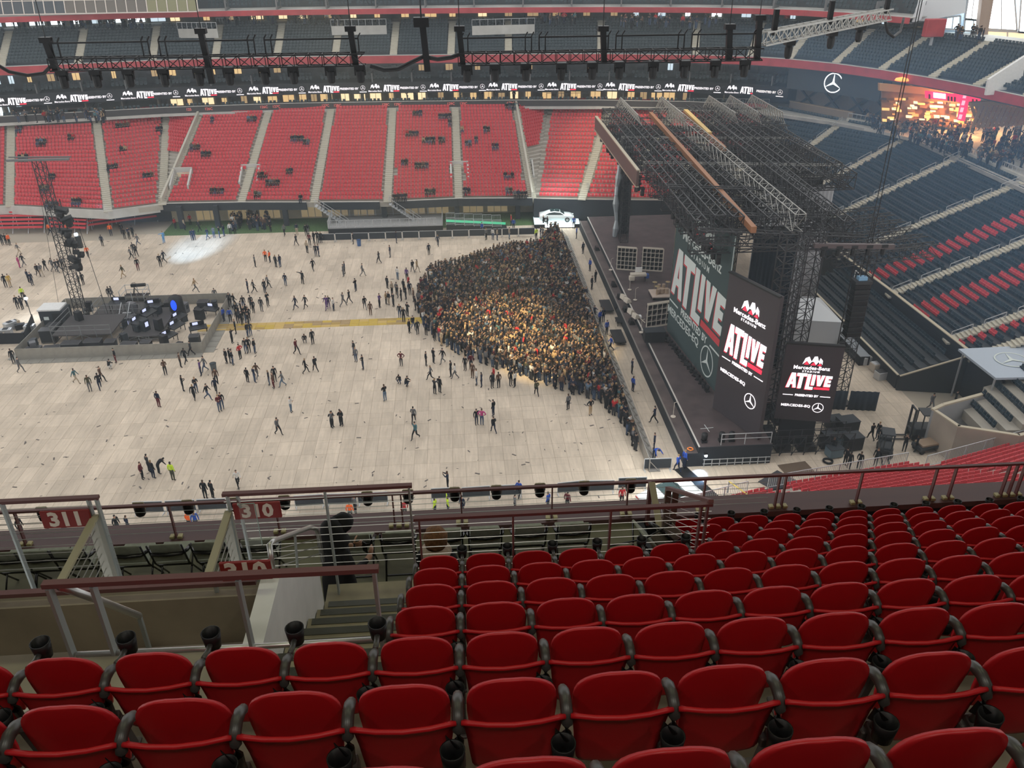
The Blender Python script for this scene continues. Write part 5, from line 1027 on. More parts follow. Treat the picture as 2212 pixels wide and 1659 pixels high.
def desk(label, x, y, z, rz, w=1.8, scr=M_SCRN):
    t = thing('mixing_desk', label, 'mixing desk', (x, y, z), rz, 'mixing desks'); b = MB(); b.prism([(-w/2, -.4, .8), (-w/2, .4, .95), (-w/2, .4, .75), (-w/2, -.4, .7)], (w, 0, 0)); b.build('console', M_BLK, t); b = MB(); b.box((0, .42, 1.15), (w*.8, .06, .4)); b.build('screen', M_BLK, t); b = MB(); b.box((-.2, .38, 1.15), (w*.3, .02, .28)); b.build('display', scr, t)
    for sx in (-.9, .9):
        for sy in (-.3, .3): b = MB(); b.bar((sx*w/2, sy, 0), (sx*w/2, sy, .75), .06); b.build('leg', M_BLK, t)
for i, (x, y, z, r) in enumerate(((-37.2, 86.6, 1.0, 0), (-33.4, 86.3, .7, .3), (-33.2, 84.3, .7, 1.2), (-33.6, 82.2, .7, 1.3), (-30.2, 84.5, 0, 1.2), (-29.9, 82.3, 0, 1.15), (-30.0, 79.8, 0, 1.1), (-27.5, 81.6, 0, .4), (-27.4, 86.4, 0, -.3))): desk('black mixing desk with screen, %s along from the lift mast' % ORD[i], x, y, z, r)
b = MB(); b.lathe((0, 0, 0), [(.75, 0), (.8, .1), (.75, 1.5), (.3, 1.8)], 12); t = thing('blue_display', 'tall dark pod with a glowing blue oval display', 'display', (-31.0, 86.6, .7)); b.build('pod', M_BLK, t, True); b = MB(); b.prism([(.3*math.cos(a), -.80, .95+.6*math.sin(a)) for a in np.linspace(0, 6.0, 14)], (0, -.05, 0)); b.build('oval', em('blue_oval', (.01, .06, 1), 1.6), t)
random.seed(3)
CASES = [(-43.0, 78.4, 1.4, .9, .7), (-41.2, 78.3, 1.6, .9, .7), (-39.2, 78.4, 1.8, 1.0, 1.1), (-37.1, 78.5, 1.6, 1.0, 1.2), (-35.4, 78.5, 1.0, .9, 1.1), (-33.6, 78.4, 1.5, .9, .8), (-31.9, 78.4, 1.0, .8, .9), (-42.6, 81.2, 1.4, 1.0, 1.4), (-42.8, 83.1, 1.2, 1.0, 1.1), (-34.2, 88.6, 1.5, .9, 1.2), (-32.2, 88.5, 1.4, .9, 1.0), (-28.6, 88.2, 1.2, .9, 1.0), (-27.2, 79.0, 1.0, .8, 1.1)]
for i, (x, y, w, d, h) in enumerate(CASES):
    t = thing('flight_case', 'black flight case inside the mixing fence, %s along the fence' % ORD[i], 'case', (x, y, 0), random.uniform(-.1, .1), 'flight cases in the mixing area'); b = MB(); b.box((0, 0, h/2+.08), (w, d, h)); b.build('body', mat('case_black', (.03, .03, .033), .5), t, False, .02); b = MB(); b.box((0, 0, h+.04), (w+.03, d+.03, .05)); b.box((0, 0, .12), (w+.03, d+.03, .06)); b.build('trim', mat('case_trim', (.25, .25, .25), .4, .6), t)
    for sx in (-1, 1): b = MB(); b.box((sx*w*.4, 0, .05), (.1, d*.8, .1)); b.build('caster', M_BLK, t)
for i in range(34):
    x, y = random.uniform(XL+.8, XR-.8), random.uniform(YN+.7, YF-.7); z = 1.4 if (-41.3 < x < -35.8 and 79.8 < y < 84.4) else .7 if (-35.0 < x < -31.4 and 80.4 < y < 87.4) else 1.0 if (-39.4 < x < -34.7 and 85.8 < y < 88.4) else 0
    t = thing('rack_unit', 'small dark equipment rack in the mixing area, %s from the left' % ORD[0], 'rack', (x, y, z), random.uniform(0, 3), 'equipment racks in the mixing area'); h = random.uniform(.5, 1.3); b = MB(); b.box((0, 0, h/2), (random.uniform(.5, 1.0), .6, h)); b.build('case', random.choice([M_BLK, M_BLK, M_DARK, mat('case_grey', (.12, .12, .13), .5)]), t, False, .02); b = MB(); b.box((0, -.31, h*.6), (.4, .02, h*.4)); b.build('front_panel', random.choice([M_GREY, M_DARK, M_BLK, M_SCRN]), t)
RK = sorted([o for o in D.objects if o.name.startswith('rack_unit')], key=lambda o: o.location.x)
for i, o in enumerate(RK): o['label'] = 'small dark equipment rack in the mixing area, %s from the left' % ordn(i)
p = G0(122, 712); t = thing('portable_cabin', 'dark portable cabin with a white roof by the mixing fence', 'cabin', (p.x, p.y+.8, 0)); b = MB(); b.box((0, 0, 1.1), (2.6, 1.9, 2.2)); b.build('body', M_DARK, t, False, .05); b = MB(); b.box((-.2, 0, 2.3), (2.4, 1.9, .25)); b.build('roof', M_WHITE, t, False, .05); b = MB(); b.box((-.6, -.97, 1.4), (.5, .04, .35)); b.build('notice', M_PW, t); b = MB(); b.box((.5, -.97, 1.0), (.9, .04, 1.9)); b.build('door', M_BLK, t)
# stair and camera platform
t = thing('mixing_stair', 'grey steel stair with rails in the mixing area', 'stair', (-36.0, 84.0, 0)); b = MB()
for i in range(6): b.box((0, .3*i, .2*i+.1), (.9, .28, .05))
b.build('treads', M_GREY, t); b = MB()
for s_ in (-.45, .45): b.bar((s_, 0, 1.0), (s_, 1.8, 2.2), .05); b.bar((s_, 0, 0), (s_, 0, 1.0), .05); b.bar((s_, 1.8, 1.2), (s_, 1.8, 2.2), .05)
b.build('rail', M_GREY, t)
p = G0(288, 668); t = thing('camera_platform', 'small scaffold camera platform behind the mixing fence', 'platform', (p.x, p.y+1.4, 0)); b = MB(); b.box((0, 0, .9), (2.6, 2.0, .12)); b.build('deck', M_BLK, t); b = MB()
for sx in (-1.3, 0, 1.3):
    for sy in (-1, 1): b.bar((sx, sy, 0), (sx, sy, 2.0), .06)
for z in (1.4, 2.0): b.bar((-1.3, 1, z), (1.3, 1, z), .05); b.bar((-1.3, -1, z), (-1.3, 1, z), .05); b.bar((1.3, -1, z), (1.3, 1, z), .05)
b.build('scaffold', M_GREY, t)
t = thing('broadcast_camera', 'large black broadcast camera on the small scaffold platform', 'camera', (p.x+.1, p.y+1.4, .96)); b = MB(); b.box((0, 0, 1.35), (.6, .35, .35)); b.build('body', M_BLK, t, False, .03); b = MB(); b.tube([(.3, 0, 1.35), (1.3, 0, 1.4)], .19, 10); b.build('lens', M_BLK, t); b = MB(); [b.bar((0, 0, 1.1), (.5*math.cos(a), .5*math.sin(a), 0), .06) for a in (.5, 2.6, 4.7)]; b.build('tripod', M_BLK, t)
# black walled pit at the left edge
t = thing('black_walled_pen', 'black walled production pen at the left edge of the floor', 'pen', (0, 0, 0)); a = [G0(-60, 745), G0(58, 742), G0(75, 700), G0(-60, 700)]
for k in range(4):
    if k == 2: continue
    p, q = a[k], a[(k+1) % 4]; b = MB(); b.prism([p, q, q+Vector((0, 0, 1.2)), p+Vector((0, 0, 1.2))], (0, .08, 0)); b.build('wall', M_BLKFAB, t)
for i in range(9):
    q = a[0]+(a[1]-a[0])*random.uniform(.35, .95)+Vector((0, random.uniform(.8, 5), 0)); tt = thing('equipment_crate', 'crate of gear inside the black walled pen, %s' % ORD[i], 'crate', q, random.uniform(0, 1), 'gear crates in the black pen'); b = MB(); h = random.uniform(.4, 1.0); b.box((0, 0, h/2), (random.uniform(.6, 1.3), .7, h)); b.build('body', random.choice([M_BLK, M_DARK, mat('crate_tan', (.35, .28, .2), .8), M_GREY]), tt, False, .03); b = MB(); b.box((0, 0, h+.02), (.5, .5, .05)); b.build('lid', M_DARK, tt)
q = G0(70, 690); lamp('POINT', 'work_lamp_light', (q.x, q.y, 2.3), (q.x, q.y, 0), 300, (.8, .9, 1), shadow_soft_size=.2); t = thing('work_lamp', 'bright work lamp on a pole by the black pen', 'lamp', (q.x, q.y, 0)); b = MB(); b.bar((0, 0, 0), (0, 0, 2.3), .06); b.build('pole', M_BLK, t); b = MB(); b.lathe((0, 0, 2.5), [(0, -.15), (.18, -.08), (.18, .08), (0, .15)], 10, False); b.build('head', em('work_glow', (.9, .95, 1), 20), t)
# bins
for i, (x, y, c) in enumerate(((463, 802, (.08, .10, .11)), (776, 531, (.06, .13, .3)), (1396, 534, (.12, .14, .13)))):
    p = G0(x, y); t = thing('litter_bin', ('dark ribbed litter bin left of the queue on the floor', 'blue litter bin at the far barriers', 'grey litter bin by the crowd gate')[i], 'bin', p); b = MB(); b.lathe((0, 0, 0), [(.24, 0), (.3, .8), (.32, .85), (.28, .85), (.24, .1)], 14, False); b.build('body', mat('bin_%d' % i, c, .5), t, True); b = MB(); b.lathe((0, 0, .84), [(.31, 0), (.33, .04), (.29, .05)], 14, False); b.build('rim', M_BLK, t)
# far viewing platform and ramp
f0, f1 = G0(710, 506), G0(957, 500)
t = thing('viewing_platform', 'railed grey viewing platform before the far club', 'platform', (f0.x, f0.y, 0)); Lx = f1.x-f0.x; b = MB(); b.span((0, 0, 0), (Lx, 5.4, .75)); b.build('deck', M_BLKFAB, t); b = MB(); b.span((0, 0, .75), (Lx, 5.4, .82)); b.build('floor', mat('grey_deck', (.3, .3, .3), .7), t)
pl = MB(); pl.bar((0, 0, .85), (0, 0, 1.9), .05); pl.bar((1.2, 0, .85), (1.2, 0, 1.9), .05); pl.bar((0, 0, 1.9), (1.2, 0, 1.9), .05); pl.bar((0, 0, 1.0), (1.2, 0, 1.0), .05)
for k in range(5): pl.bar((.2+.2*k, 0, 1.0), (.2+.2*k, 0, 1.9), .03)
PLM = pl.mesh('rail_panel', M_GREY)
for i in range(int(Lx/1.25)): ob('rail_panel', PLM, t, (1.25*i, .05, 0)); ob('rail_panel', PLM, t, (1.25*i, 5.3, 0))
for i in range(4): ob('rail_panel', PLM, t, (.05, 1.25*i, 0), math.pi/2); ob('rail_panel', PLM, t, (Lx-.05, 1.25*i, 0), math.pi/2)
r0 = G0(960, 500); t = thing('access_ramp', 'access ramp with a glowing green edge beside the viewing platform', 'ramp', (r0.x+.3, r0.y+.4, 0)); b = MB(); b.hexa([(0, 0, 0), (8.5, 0, 0), (8.5, 1.6, 0), (0, 1.6, 0), (0, 0, .75), (8.5, 0, .05), (8.5, 1.6, .05), (0, 1.6, .75)]); b.build('slope', M_BLKFAB, t); b = MB(); b.bar((0, 1.4, .95), (8.4, 1.4, .3), .12, .3); b.build('green_edge', em('green_strip', (.1, .75, .4), .5), t)
for i in range(6): o = ob('rail_panel', PLM, t, (1.3*i, 2.0, -.1*i)); ob('rail_panel', PLM, t, (1.3*i, .1, -.1-.1*i))
# stair from the far stand to the floor
for k, gx in enumerate(gapx):
    x = sum(gx)/2; t = thing('field_stair', 'steel stair from the far stand down to the turf, %s' % ('left one', 'right one')[k], 'stair', (x, 116.2, 0)); b = MB()
    for i in range(11): b.box((.55+.38*i, -.3, 3.2-.29*i), (.4, 1.2, .06))
    b.build('treads', M_GREY, t); b = MB()
    for s_ in (-.85, .25): b.bar((.4, s_, 4.2), (4.7, s_, 1.0), .06); b.bar((.4, s_, 3.3), (4.7, s_, .1), .08); [b.bar((.4+1.07*i, s_, 3.3-.8*i), (.4+1.07*i, s_, 4.2-.8*i), .05) for i in range(5)]
    b.build('rail', M_GREY, t)
# cars
M_CARW = mat('car_white', (.80, .83, .83), .25, spec=.6); M_GLS = mat('car_glass', (.03, .05, .05), .08, spec=.8)
def car(label, x, y, z, rz):
    t = thing('car', label, 'car', (x, y, z), rz)
    prof = [(-2.45, .45), (-2.42, .75), (-1.9, .92), (-1.15, 1.0), (-.5, 1.38), (.3, 1.48), (1.1, 1.36), (1.85, 1.05), (2.4, .95), (2.45, .5), (2.3, .25), (-2.3, .25)]
    b = MB(); rows = []
    for yy, sz, sw in ((-.92, .86, 1), (-.80, 1.0, 1), (0, 1.04, 1), (.80, 1.0, 1), (.92, .86, 1)): rows.append([(px*(.97 if abs(yy) > .9 else 1), yy*(.78 if pz > 1.05 else 1), .25+(pz-.25)*sz) for px, pz in prof])
    n = len(prof); vs_ = [p for r in rows for p in r]; fs = [(r*n+i, r*n+(i+1) % n, (r+1)*n+(i+1) % n, (r+1)*n+i) for r in range(4) for i in range(n)]+[tuple(range(n))[::-1], tuple(4*n+i for i in range(n))]; b.add(vs_, fs); b.build('body', M_CARW, t, True)
    b = MB(); b.hexa([(-1.12, -.62, 1.03), (-.52, -.6, 1.40), (-.52, .6, 1.40), (-1.12, .62, 1.03), (-1.1, -.62, 1.06), (-.5, -.6, 1.45), (-.5, .6, 1.45), (-1.1, .62, 1.06)]); b.hexa([(-.4, -.56, 1.47), (.9, -.56, 1.47), (.9, .56, 1.47), (-.4, .56, 1.47), (-.4, -.56, 1.535), (.9, -.56, 1.51), (.9, .56, 1.51), (-.4, .56, 1.535)]); b.build('roof_glass', M_GLS, t)
    for s_ in (-1, 1): b = MB(); P = [(-1.0, s_*.80, 1.0), (-.5, s_*.74, 1.33), (.3, s_*.73, 1.40), (1.05, s_*.74, 1.3), (1.55, s_*.82, 1.05)]; b.prism(P, (0, s_*.06, 0)); b.build('side_window', M_GLS, t)
    for sx in (-1.5, 1.5):
        for s_ in (-1, 1): b = MB(); b.tube([(sx, s_*.72, .34), (sx, s_*.95, .34)], .34, 16); w = b.build('wheel', M_BLK, t); b = MB(); b.tube([(sx, s_*.95, .34), (sx, s_*.97, .34)], .2, 10); b.build('hub', M_SILV, w)
    for s_ in (-1, 1): b = MB(); b.box((-2.32, s_*.6, .72), (.2, .4, .12)); b.build('headlamp', em('headlamp', (.9, 1, 1), 1.2), t); b = MB(); b.box((2.38, s_*.6, .85), (.12, .4, .1)); b.build('tail_lamp', mat('tail_red', (.5, .02, .02), .3), t)
p = G0(1202, 486); t = thing('car_plinth', 'glowing white display plinth under the far car', 'plinth', (p.x, p.y+.3, 0), -.05); b = MB(); b.box((0, 0, .3), (6.4, 3.4, .5)); b.build('body', M_BLKFAB, t); b = MB(); b.box((0, 0, .58), (6.4, 3.4, .06)); b.build('top', em('plinth_top', (.75, .95, .98), .8), t); b = MB(); b.box((.4, -1.72, .36), (4.2, .05, .42)); b.build('front_light', em('plinth_front', (.95, 1, 1), 3.5), t)
car('white electric car on the glowing plinth beyond the crowd', p.x, p.y+.3, .61, math.radians(176)); lamp('AREA', 'plinth_light', (p.x, p.y-.5, 6.5), (p.x, p.y+.3, .6), 420, (.85, 1, 1), size=4)
p = G0(1437, 1084); car('white car with dark roof parked below the front rail', p.x+.2, p.y-.2, .02, math.radians(200)); lamp('AREA', 'car_display_light', (p.x, p.y+.5, 6), (p.x, p.y, .6), 520, (.95, 1, 1), size=3)
# fences of the near corner
nf = [p+Vector((-.1, .35, 0)) for p in nb]
fpn = MB(); fpn.bar((0, 0, 0), (0, 0, 1.1), .05); fpn.bar((1.9, 0, 0), (1.9, 0, 1.1), .05); fpn.bar((0, 0, 1.1), (1.9, 0, 1.1), .05); fpn.bar((0, 0, .12), (1.9, 0, .12), .04)
for k in range(11): fpn.bar((.16*k+.15, 0, .12), (.16*k+.15, 0, 1.1), .022)
FPN = fpn.mesh('fence_bay', M_GREY)
for k, (a, c) in enumerate(((nf[0], nf[1]), (nf[1], nf[2]), (nf[3], nf[4]))):
    t = thing('bar_fence', 'grey barred fence along the near seats, %s' % ('beside the white car', 'above the loading floor', 'under the concrete wall')[k], 'fence', a, math.atan2(c.y-a.y, c.x-a.x)); n = int((c-a).length/1.95)
    for i in range(n): ob('fence_bay', FPN, t, (1.95*i, 0, 0))
b = MB()
for a, c in zip(nf[:-1], nf[1:]): b.prism([Vector((a.x, a.y, 0)), Vector((c.x, c.y, 0)), Vector((c.x, c.y, 1.6)), Vector((a.x, a.y, 1.6))], (.05, -.2, 0))
tag(b.build('wall_near_corner', M_DARK), None, None, None, 'structure')
t = thing('yellow_tape', 'strip of yellow tape slanting across the near steps', 'tape'); b = MB(); a, c = G0(1575, 1040, 2.6), G0(1668, 1088, 6.0); b.tube([a, (a+c)/2-Vector((0, 0, .3)), c], .05, 5); b.build('strip', mat('tape_yellow', (.6, .45, .1), .6), t); b = MB(); b.bar(a, a-Vector((0, 0, 1.0)), .08); b.build('post', M_GREY, t)
# concrete wall, tunnel, canopy
W1 = [(37.9, 55.2), (38.5, 52.7), (42.5, 51.0), (50, 53.0)]
wall_path('wall_concrete_near', W1, 0, 3.1, .25, mat('wall_warm_concrete', (.40, .34, .28), .8, var=.12, vscale=.5)); wall_path('trim_concrete_near', W1, 3.1, 3.2, .3, mat('beige_cap', (.5, .44, .33), .7))
W2 = [(37.9, 55.2), (39.2, 55.9), (44.2, 57.6), (52, 60.2)]; wall_path('wall_tunnel_near', W2, 0, 3.1, .2, mat('wall_grey_concrete', (.33, .34, .35), .8, var=.1, vscale=.5)); wall_path('trim_tunnel_near', W2, 3.1, 3.25, .3, mat('beige_cap', (.5, .44, .33), .7))
b = MB(); b.prism([(39.75, 64.0, 0), (45.3, 62.9, 0), (45.3, 62.9, 4.0), (39.75, 64.0, 1.5)], (0, .2, 0)); b.span((45.1, 58, 0), (45.4, 63, 4.0)); tag(b.build('wall_tunnel_far', M_DARK), None, None, None, 'structure')
b = MB(); b.bar((39.75, 63.98, 1.52), (45.3, 62.88, 4.02), .16, .1); tag(b.build('trim_tunnel_far', mat('beige_cap', (.5, .44, .33), .7)), None, None, None, 'structure')
t = thing('tunnel_canopy', 'pale blue-grey canopy with a white star over the tunnel mouth', 'canopy', (43.9, 57.6, 4.4)); cv = [Vector((0, 5.4, 0)), Vector((6.5, 4.6, .5)), Vector((8, -1.2, .5)), Vector((.2, .0, 0))]; b = MB(); b.prism(cv, (0, 0, .2)); b.build('roof', mat('canopy_blue', (.42, .48, .56), .6), t); put(G_ST, 'star_emblem', t, basis((3.1, 2.6, .42), (1, -.12, .06), (.1, 1, 0)), 0, 0, 1.35, M_PW)
for x, y in ((.4, .3), (.3, 5.0)): b = MB(); b.bar((x, y, -4.4), (x, y, 0), .12); b.build('post', M_GREY, t)
for i, (x, y) in enumerate(((2072, 885), (2112, 880))): p = G0(x, y); t = thing('bollard', 'orange bollard in the tunnel mouth, %s' % ('left one', 'right one')[i], 'bollard', p); b = MB(); b.lathe((0, 0, 0), [(.12, 0), (.12, 1.1), (.05, 1.2)], 10); b.build('tube', mat('bollard_orange', (.55, .22, .03), .5), t, True); b = MB(); b.box((0, 0, .02), (.4, .4, .04)); b.build('base', M_BLK, t)
# forklifts
M_FK = mat('forklift_dark', (.03, .035, .04), .5)
def forklift(label, x, y, rz, s=1.0):
    t = thing('forklift', label, 'forklift', (x, y, 0), rz); t.scale = (s, s, s); b = MB(); b.box((0, 0, .75), (1.9, 1.1, .7)); b.box((.75, 0, 1.1), (.5, 1.05, .5)); b.build('body', M_FK, t, False, .06); b = MB()
    for sx in (-.5, .7):
        for sy in (-.5, .5): b.bar((sx, sy, 1.0), (sx, sy, 2.2), .07)
    b.box((.1, 0, 2.22), (1.35, 1.1, .08)); b.build('cage', M_FK, t); b = MB(); b.bar((-1.1, -.35, .15), (-1.1, -.35, 2.6), .12); b.bar((-1.1, .35, .15), (-1.1, .35, 2.6), .12); b.bar((-1.1, -.35, 2.55), (-1.1, .35, 2.55), .1); b.bar((-1.1, -.4, .9), (-1.1, .4, .9), .1); b.build('mast', M_FK, t)
    for sy in (-.28, .28): b = MB(); b.box((-1.9, sy, .12), (1.6, .12, .06)); b.build('fork', M_BLK, t)
    for sx in (-.7, .7):
        for sy in (-.5, .5): b = MB(); b.tube([(sx, sy-.1, .33), (sx, sy+.1, .33)], .33, 14); b.build('wheel', M_BLK, t)
p = G0(2005, 955); forklift('dark forklift with long forks by the concrete wall corner', p.x-.2, p.y+.6, -.1, 1.15); p = G0(1920, 992); forklift('small dark forklift behind the near fence', p.x, p.y+.9, 1.2, .9)
p = G0(2035, 995); t = thing('cargo_trolley', 'dark trolley with a board load next to the concrete wall', 'trolley', (p.x-.4, p.y+1.6, 0), .2); b = MB(); b.box((0, 0, .5), (2.4, 1.1, .3)); b.build('bed', M_FK, t); b = MB(); b.box((0, 0, .75), (2.0, 1.0, .15)); b.build('load', mat('board_tan', (.35, .25, .17), .7), t)
for sx in (-.9, .9):
    for sy in (-.45, .45): b = MB(); b.tube([(sx, sy-.08, .2), (sx, sy+.08, .2)], .2, 12); b.build('wheel', M_BLK, t)
# black draped barriers, cases and tent behind the stage
drape('black_fence_drape', 'black cloth screen standing behind the side screen, left half', (31.4, 61.4), (33.6, 61.0), 0, 1.9, M_NAVY, 5, .05); drape('black_fence_drape', 'black cloth screen standing behind the side screen, right half', (33.8, 61.0), (36.2, 60.6), 0, 1.9, M_NAVY, 5, .05)
for i, (x, y, w, d, h, c) in enumerate(((1800, 925, 1.3, 1.0, 1.0, 0), (1826, 935, 1.6, 1.2, 1.3, 0), (1815, 960, 1.2, 1.0, .9, 1), (1838, 968, 1.4, 1.1, 1.2, 0), (1800, 985, 1.2, .9, .8, 1), (1785, 958, 1.0, .9, 1.0, 0))):
    p = G0(x, y); t = thing('flight_case', 'flight case on the loading floor beside the scaffold, %s from the back' % ORD[i], 'case', p, .15, 'flight cases on the loading floor'); b = MB(); b.box((0, 0, h/2+.08), (w, d, h)); b.build('body', (M_BLK, mat('case_blue', (.10, .15, .18), .4))[c], t, False, .03); b = MB(); b.box((0, 0, h+.06), (w+.03, d+.03, .06)); b.build('lid', M_DARK, t)
    for sx in (-1, 1): b = MB(); b.box((sx*w*.4, 0, .05), (.1, d*.8, .1)); b.build('caster', M_BLK, t)
for i, (x0, x1) in enumerate(((78.2, 74.2), (74.0, 69.0))):
    t = thing('trestle_table', 'long black clothed table along the low end wall, %s' % ('far one', 'near one')[i], 'table', (38.9, x1, 0)); b = MB(); b.span((-.5, 0, 0), (.5, x0-x1, .95)); b.build('cloth', M_BLKFAB, t); b = MB(); b.span((-.52, -.02, .95), (.52, x0-x1+.02, 1.0)); b.build('top', mat('table_grey', (.22, .24, .26), .6), t)
for i, (x, y) in enumerate(((1868, 785), (1890, 800), (1900, 818), (1878, 775))): p = G0(x, y); t = thing('equipment_crate', 'small crate on the floor before the long black tables, %s' % ORD[i], 'crate', p, .2, 'crates before the long tables'); b = MB(); b.box((0, 0, .4), (.9, .8, .8)); b.build('body', (M_GREY, M_RACK, M_GREY, M_BLK)[i], t, False, .03); b = MB(); b.box((0, 0, .82), (.8, .7, .05)); b.build('lid', (M_RACK, M_GREY, M_BLK, M_BLK)[i], t)
a = [Vector((32.6, 74.6, 0)), Vector((38.2, 73.4, 0)), Vector((38.4, 79.6, 0)), Vector((32.8, 80.0, 0))]; t = thing('marquee', 'white sheeted marquee roof behind the stage', 'tent'); top = [p+Vector((0, 0, 2.6)) for p in a]; rg = [Vector((34.0, 77.5, 3.8)), Vector((36.6, 77.2, 3.8))]; b = MB(); b.add(top+rg, [(0, 1, 5, 4), (2, 3, 4, 5), (1, 2, 5), (3, 0, 4)]); b.build('roof', mat('marquee_white', (.62, .64, .66), .5, bump=.4, vscale=1.2), t)
b = MB(); b.prism([top[0], top[1], a[1]+Vector((0, 0, .0)), a[0]], (0, .06, 0)); b.prism([top[1], top[2], a[2], a[1]], (-.06, 0, 0)); b.build('wall', mat('marquee_side', (.45, .48, .52), .5), t)
for p in a: b = MB(); b.bar(p, p+Vector((0, 0, 2.6)), .08); b.build('pole', M_GREY, t)
t = thing('goal_upright', 'white framed square panel on a post in the dark bleacher', 'frame', (42.6, 80.8, 1.9)); b = MB(); [b.bar(p, q, .07) for p, q in (((0, -.5, 1.4), (0, .5, 1.4)), ((0, .5, 1.4), (0, .5, 3.0)), ((0, .5, 3.0), (0, -.5, 3.0)), ((0, -.5, 3.0), (0, -.5, 1.4)))]; b.build('frame', M_WHITE, t); b = MB(); b.bar((0, 0, -.3), (0, 0, 1.4), .08); b.build('post', M_GREY, t)
b = MB(); b.box((0, 0, .02), (2.4, 1.4, .04)); tag(ob('floor_mat', b.mesh('floor_mat', mat('mat_brown', (.13, .09, .06), .9)), None, (26.0, 52.6, 0), .15), 'brown rubber mat on the floor beside the scaffold base', 'mat')
tag(ob('floor_hatch', MB().box((0, 0, .03), (2.4, 2.0, .06)).mesh('floor_hatch', mat('hatch_dark', (.05, .05, .055), .7)), None, (24.0, 50.9, 0), .6), 'dark cover sheet lying on the floor by the near fence', 'sheet')
tag(ob('cable_trench', MB().box((0, 0, .02), (1.1, 4.6, .04)).mesh('cable_trench', M_BLK), None, (17.7, 51.2, 0), .35), 'black carpet runner leading off the stage corner', 'carpet')
b = MB()
for k in range(3): b.lathe((0, 0, .03+.05*k), [(.35, 0), (.42, .03), (.35, .06), (.28, .03), (.35, 0)], 14, False)
tag(b.build('cable_coil', M_BLK), 'coil of black cable on the floor beside the scaffold', 'cable').location = G0(1788, 998)
t = thing('orange_coil', 'coil of orange cable at the apron corner', 'cable', (17.8, 54.1, 1.2)); b = MB(); b.lathe((0, 0, .05), [(.2, 0), (.27, .05), (.2, .1), (.13, .05), (.2, 0)], 12, False); b.build('coil', mat('cable_orange', (.7, .2, .03), .6), t); b = MB(); b.box((.1, 0, .02), (.1, .3, .03)); b.build('tail', M_BLK, t)
# ================================================================ people
SKIN, HAIR, TOP, BOT, SHOE = range(5)
def pose_mesh(name, J, sub):
    """a figure facing +y grown over a joint skeleton; J overrides joint places"""
    P = dict(hip=(0, 0, .94), belly=(0, .01, 1.10), chest=(0, .01, 1.30), neck=(0, .0, 1.46), throat=(0, .01, 1.53), head=(0, .03, 1.62), crown=(0, .01, 1.71),
             shL=(-.17, 0, 1.41), shR=(.17, 0, 1.41), elL=(-.24, -.03, 1.14), elR=(.24, -.03, 1.14), wrL=(-.25, .05, .90), wrR=(.25, .05, .90), haL=(-.25, .08, .80), haR=(.25, .08, .80),
             thL=(-.09, 0, .88), thR=(.09, 0, .88), knL=(-.10, .02, .50), knR=(.10, .02, .50), anL=(-.10, -.02, .09), anR=(.10, -.02, .09), toL=(-.11, .13, .04), toR=(.11, .13, .04))
    P.update(J); R = dict(hip=.135, belly=.125, chest=.145, neck=.07, throat=.055, head=.095, crown=.065, shL=.075, shR=.075, elL=.05, elR=.05, wrL=.038, wrR=.038, haL=.04, haR=.04, thL=.095, thR=.095, knL=.065, knR=.065, anL=.045, anR=.045, toL=.04, toR=.04)
    names = list(P); E = [('hip', 'belly'), ('belly', 'chest'), ('chest', 'neck'), ('neck', 'throat'), ('throat', 'head'), ('head', 'crown')]
    for s in 'LR': E += [('chest', 'sh'+s), ('sh'+s, 'el'+s), ('el'+s, 'wr'+s), ('wr'+s, 'ha'+s), ('hip', 'th'+s), ('th'+s, 'kn'+s), ('kn'+s, 'an'+s), ('an'+s, 'to'+s)]
    me = D.meshes.new('skeleton'); me.from_pydata([P[n] for n in names], [(names.index(a), names.index(c)) for a, c in E], []); o = D.objects.new('skeleton', me); COL.objects.link(o)
    m = o.modifiers.new('skin', 'SKIN'); m.use_smooth_shade = True
    for i, n in enumerate(names):
        v = me.skin_vertices[0].data[i]; v.radius = (R[n], R[n]*(.72 if n in ('hip', 'belly', 'chest') else 1)); v.use_root = n == 'hip'
    if sub: sm_ = o.modifiers.new('sub', 'SUBSURF'); sm_.levels = 1; sm_.render_levels = 1
    dg = bpy.context.evaluated_depsgraph_get(); out = D.meshes.new_from_object(o.evaluated_get(dg)); D.objects.remove(o); D.meshes.remove(me); out.name = name
    reg = {('throat', 'head'): SKIN, ('head', 'crown'): HAIR, ('neck', 'throat'): SKIN}
    for s in 'LR': reg.update({('wr'+s, 'ha'+s): SKIN, ('th'+s, 'kn'+s): BOT, ('kn'+s, 'an'+s): BOT, ('an'+s, 'to'+s): SHOE, ('hip', 'th'+s): BOT})
    A = np.array([P[a] for a, c in E]); B = np.array([P[c] for a, c in E]); lab = np.array([reg.get(e, TOP) for e in E]); mi = []
    for f in out.polygons:
        c = np.array(f.center); d = B-A; tt = np.clip(((c-A)*d).sum(1)/(d*d).sum(1), 0, 1); k = int(np.argmin(np.linalg.norm(A+d*tt[:, None]-c, axis=1))); l = int(lab[k])
        if l == SKIN and E[k] == ('throat', 'head') and c[1] < P['head'][1]-.01: l = HAIR
        mi.append(l)
    for i in range(5): out.materials.append(None)
    out.polygons.foreach_set('material_index', mi); return out
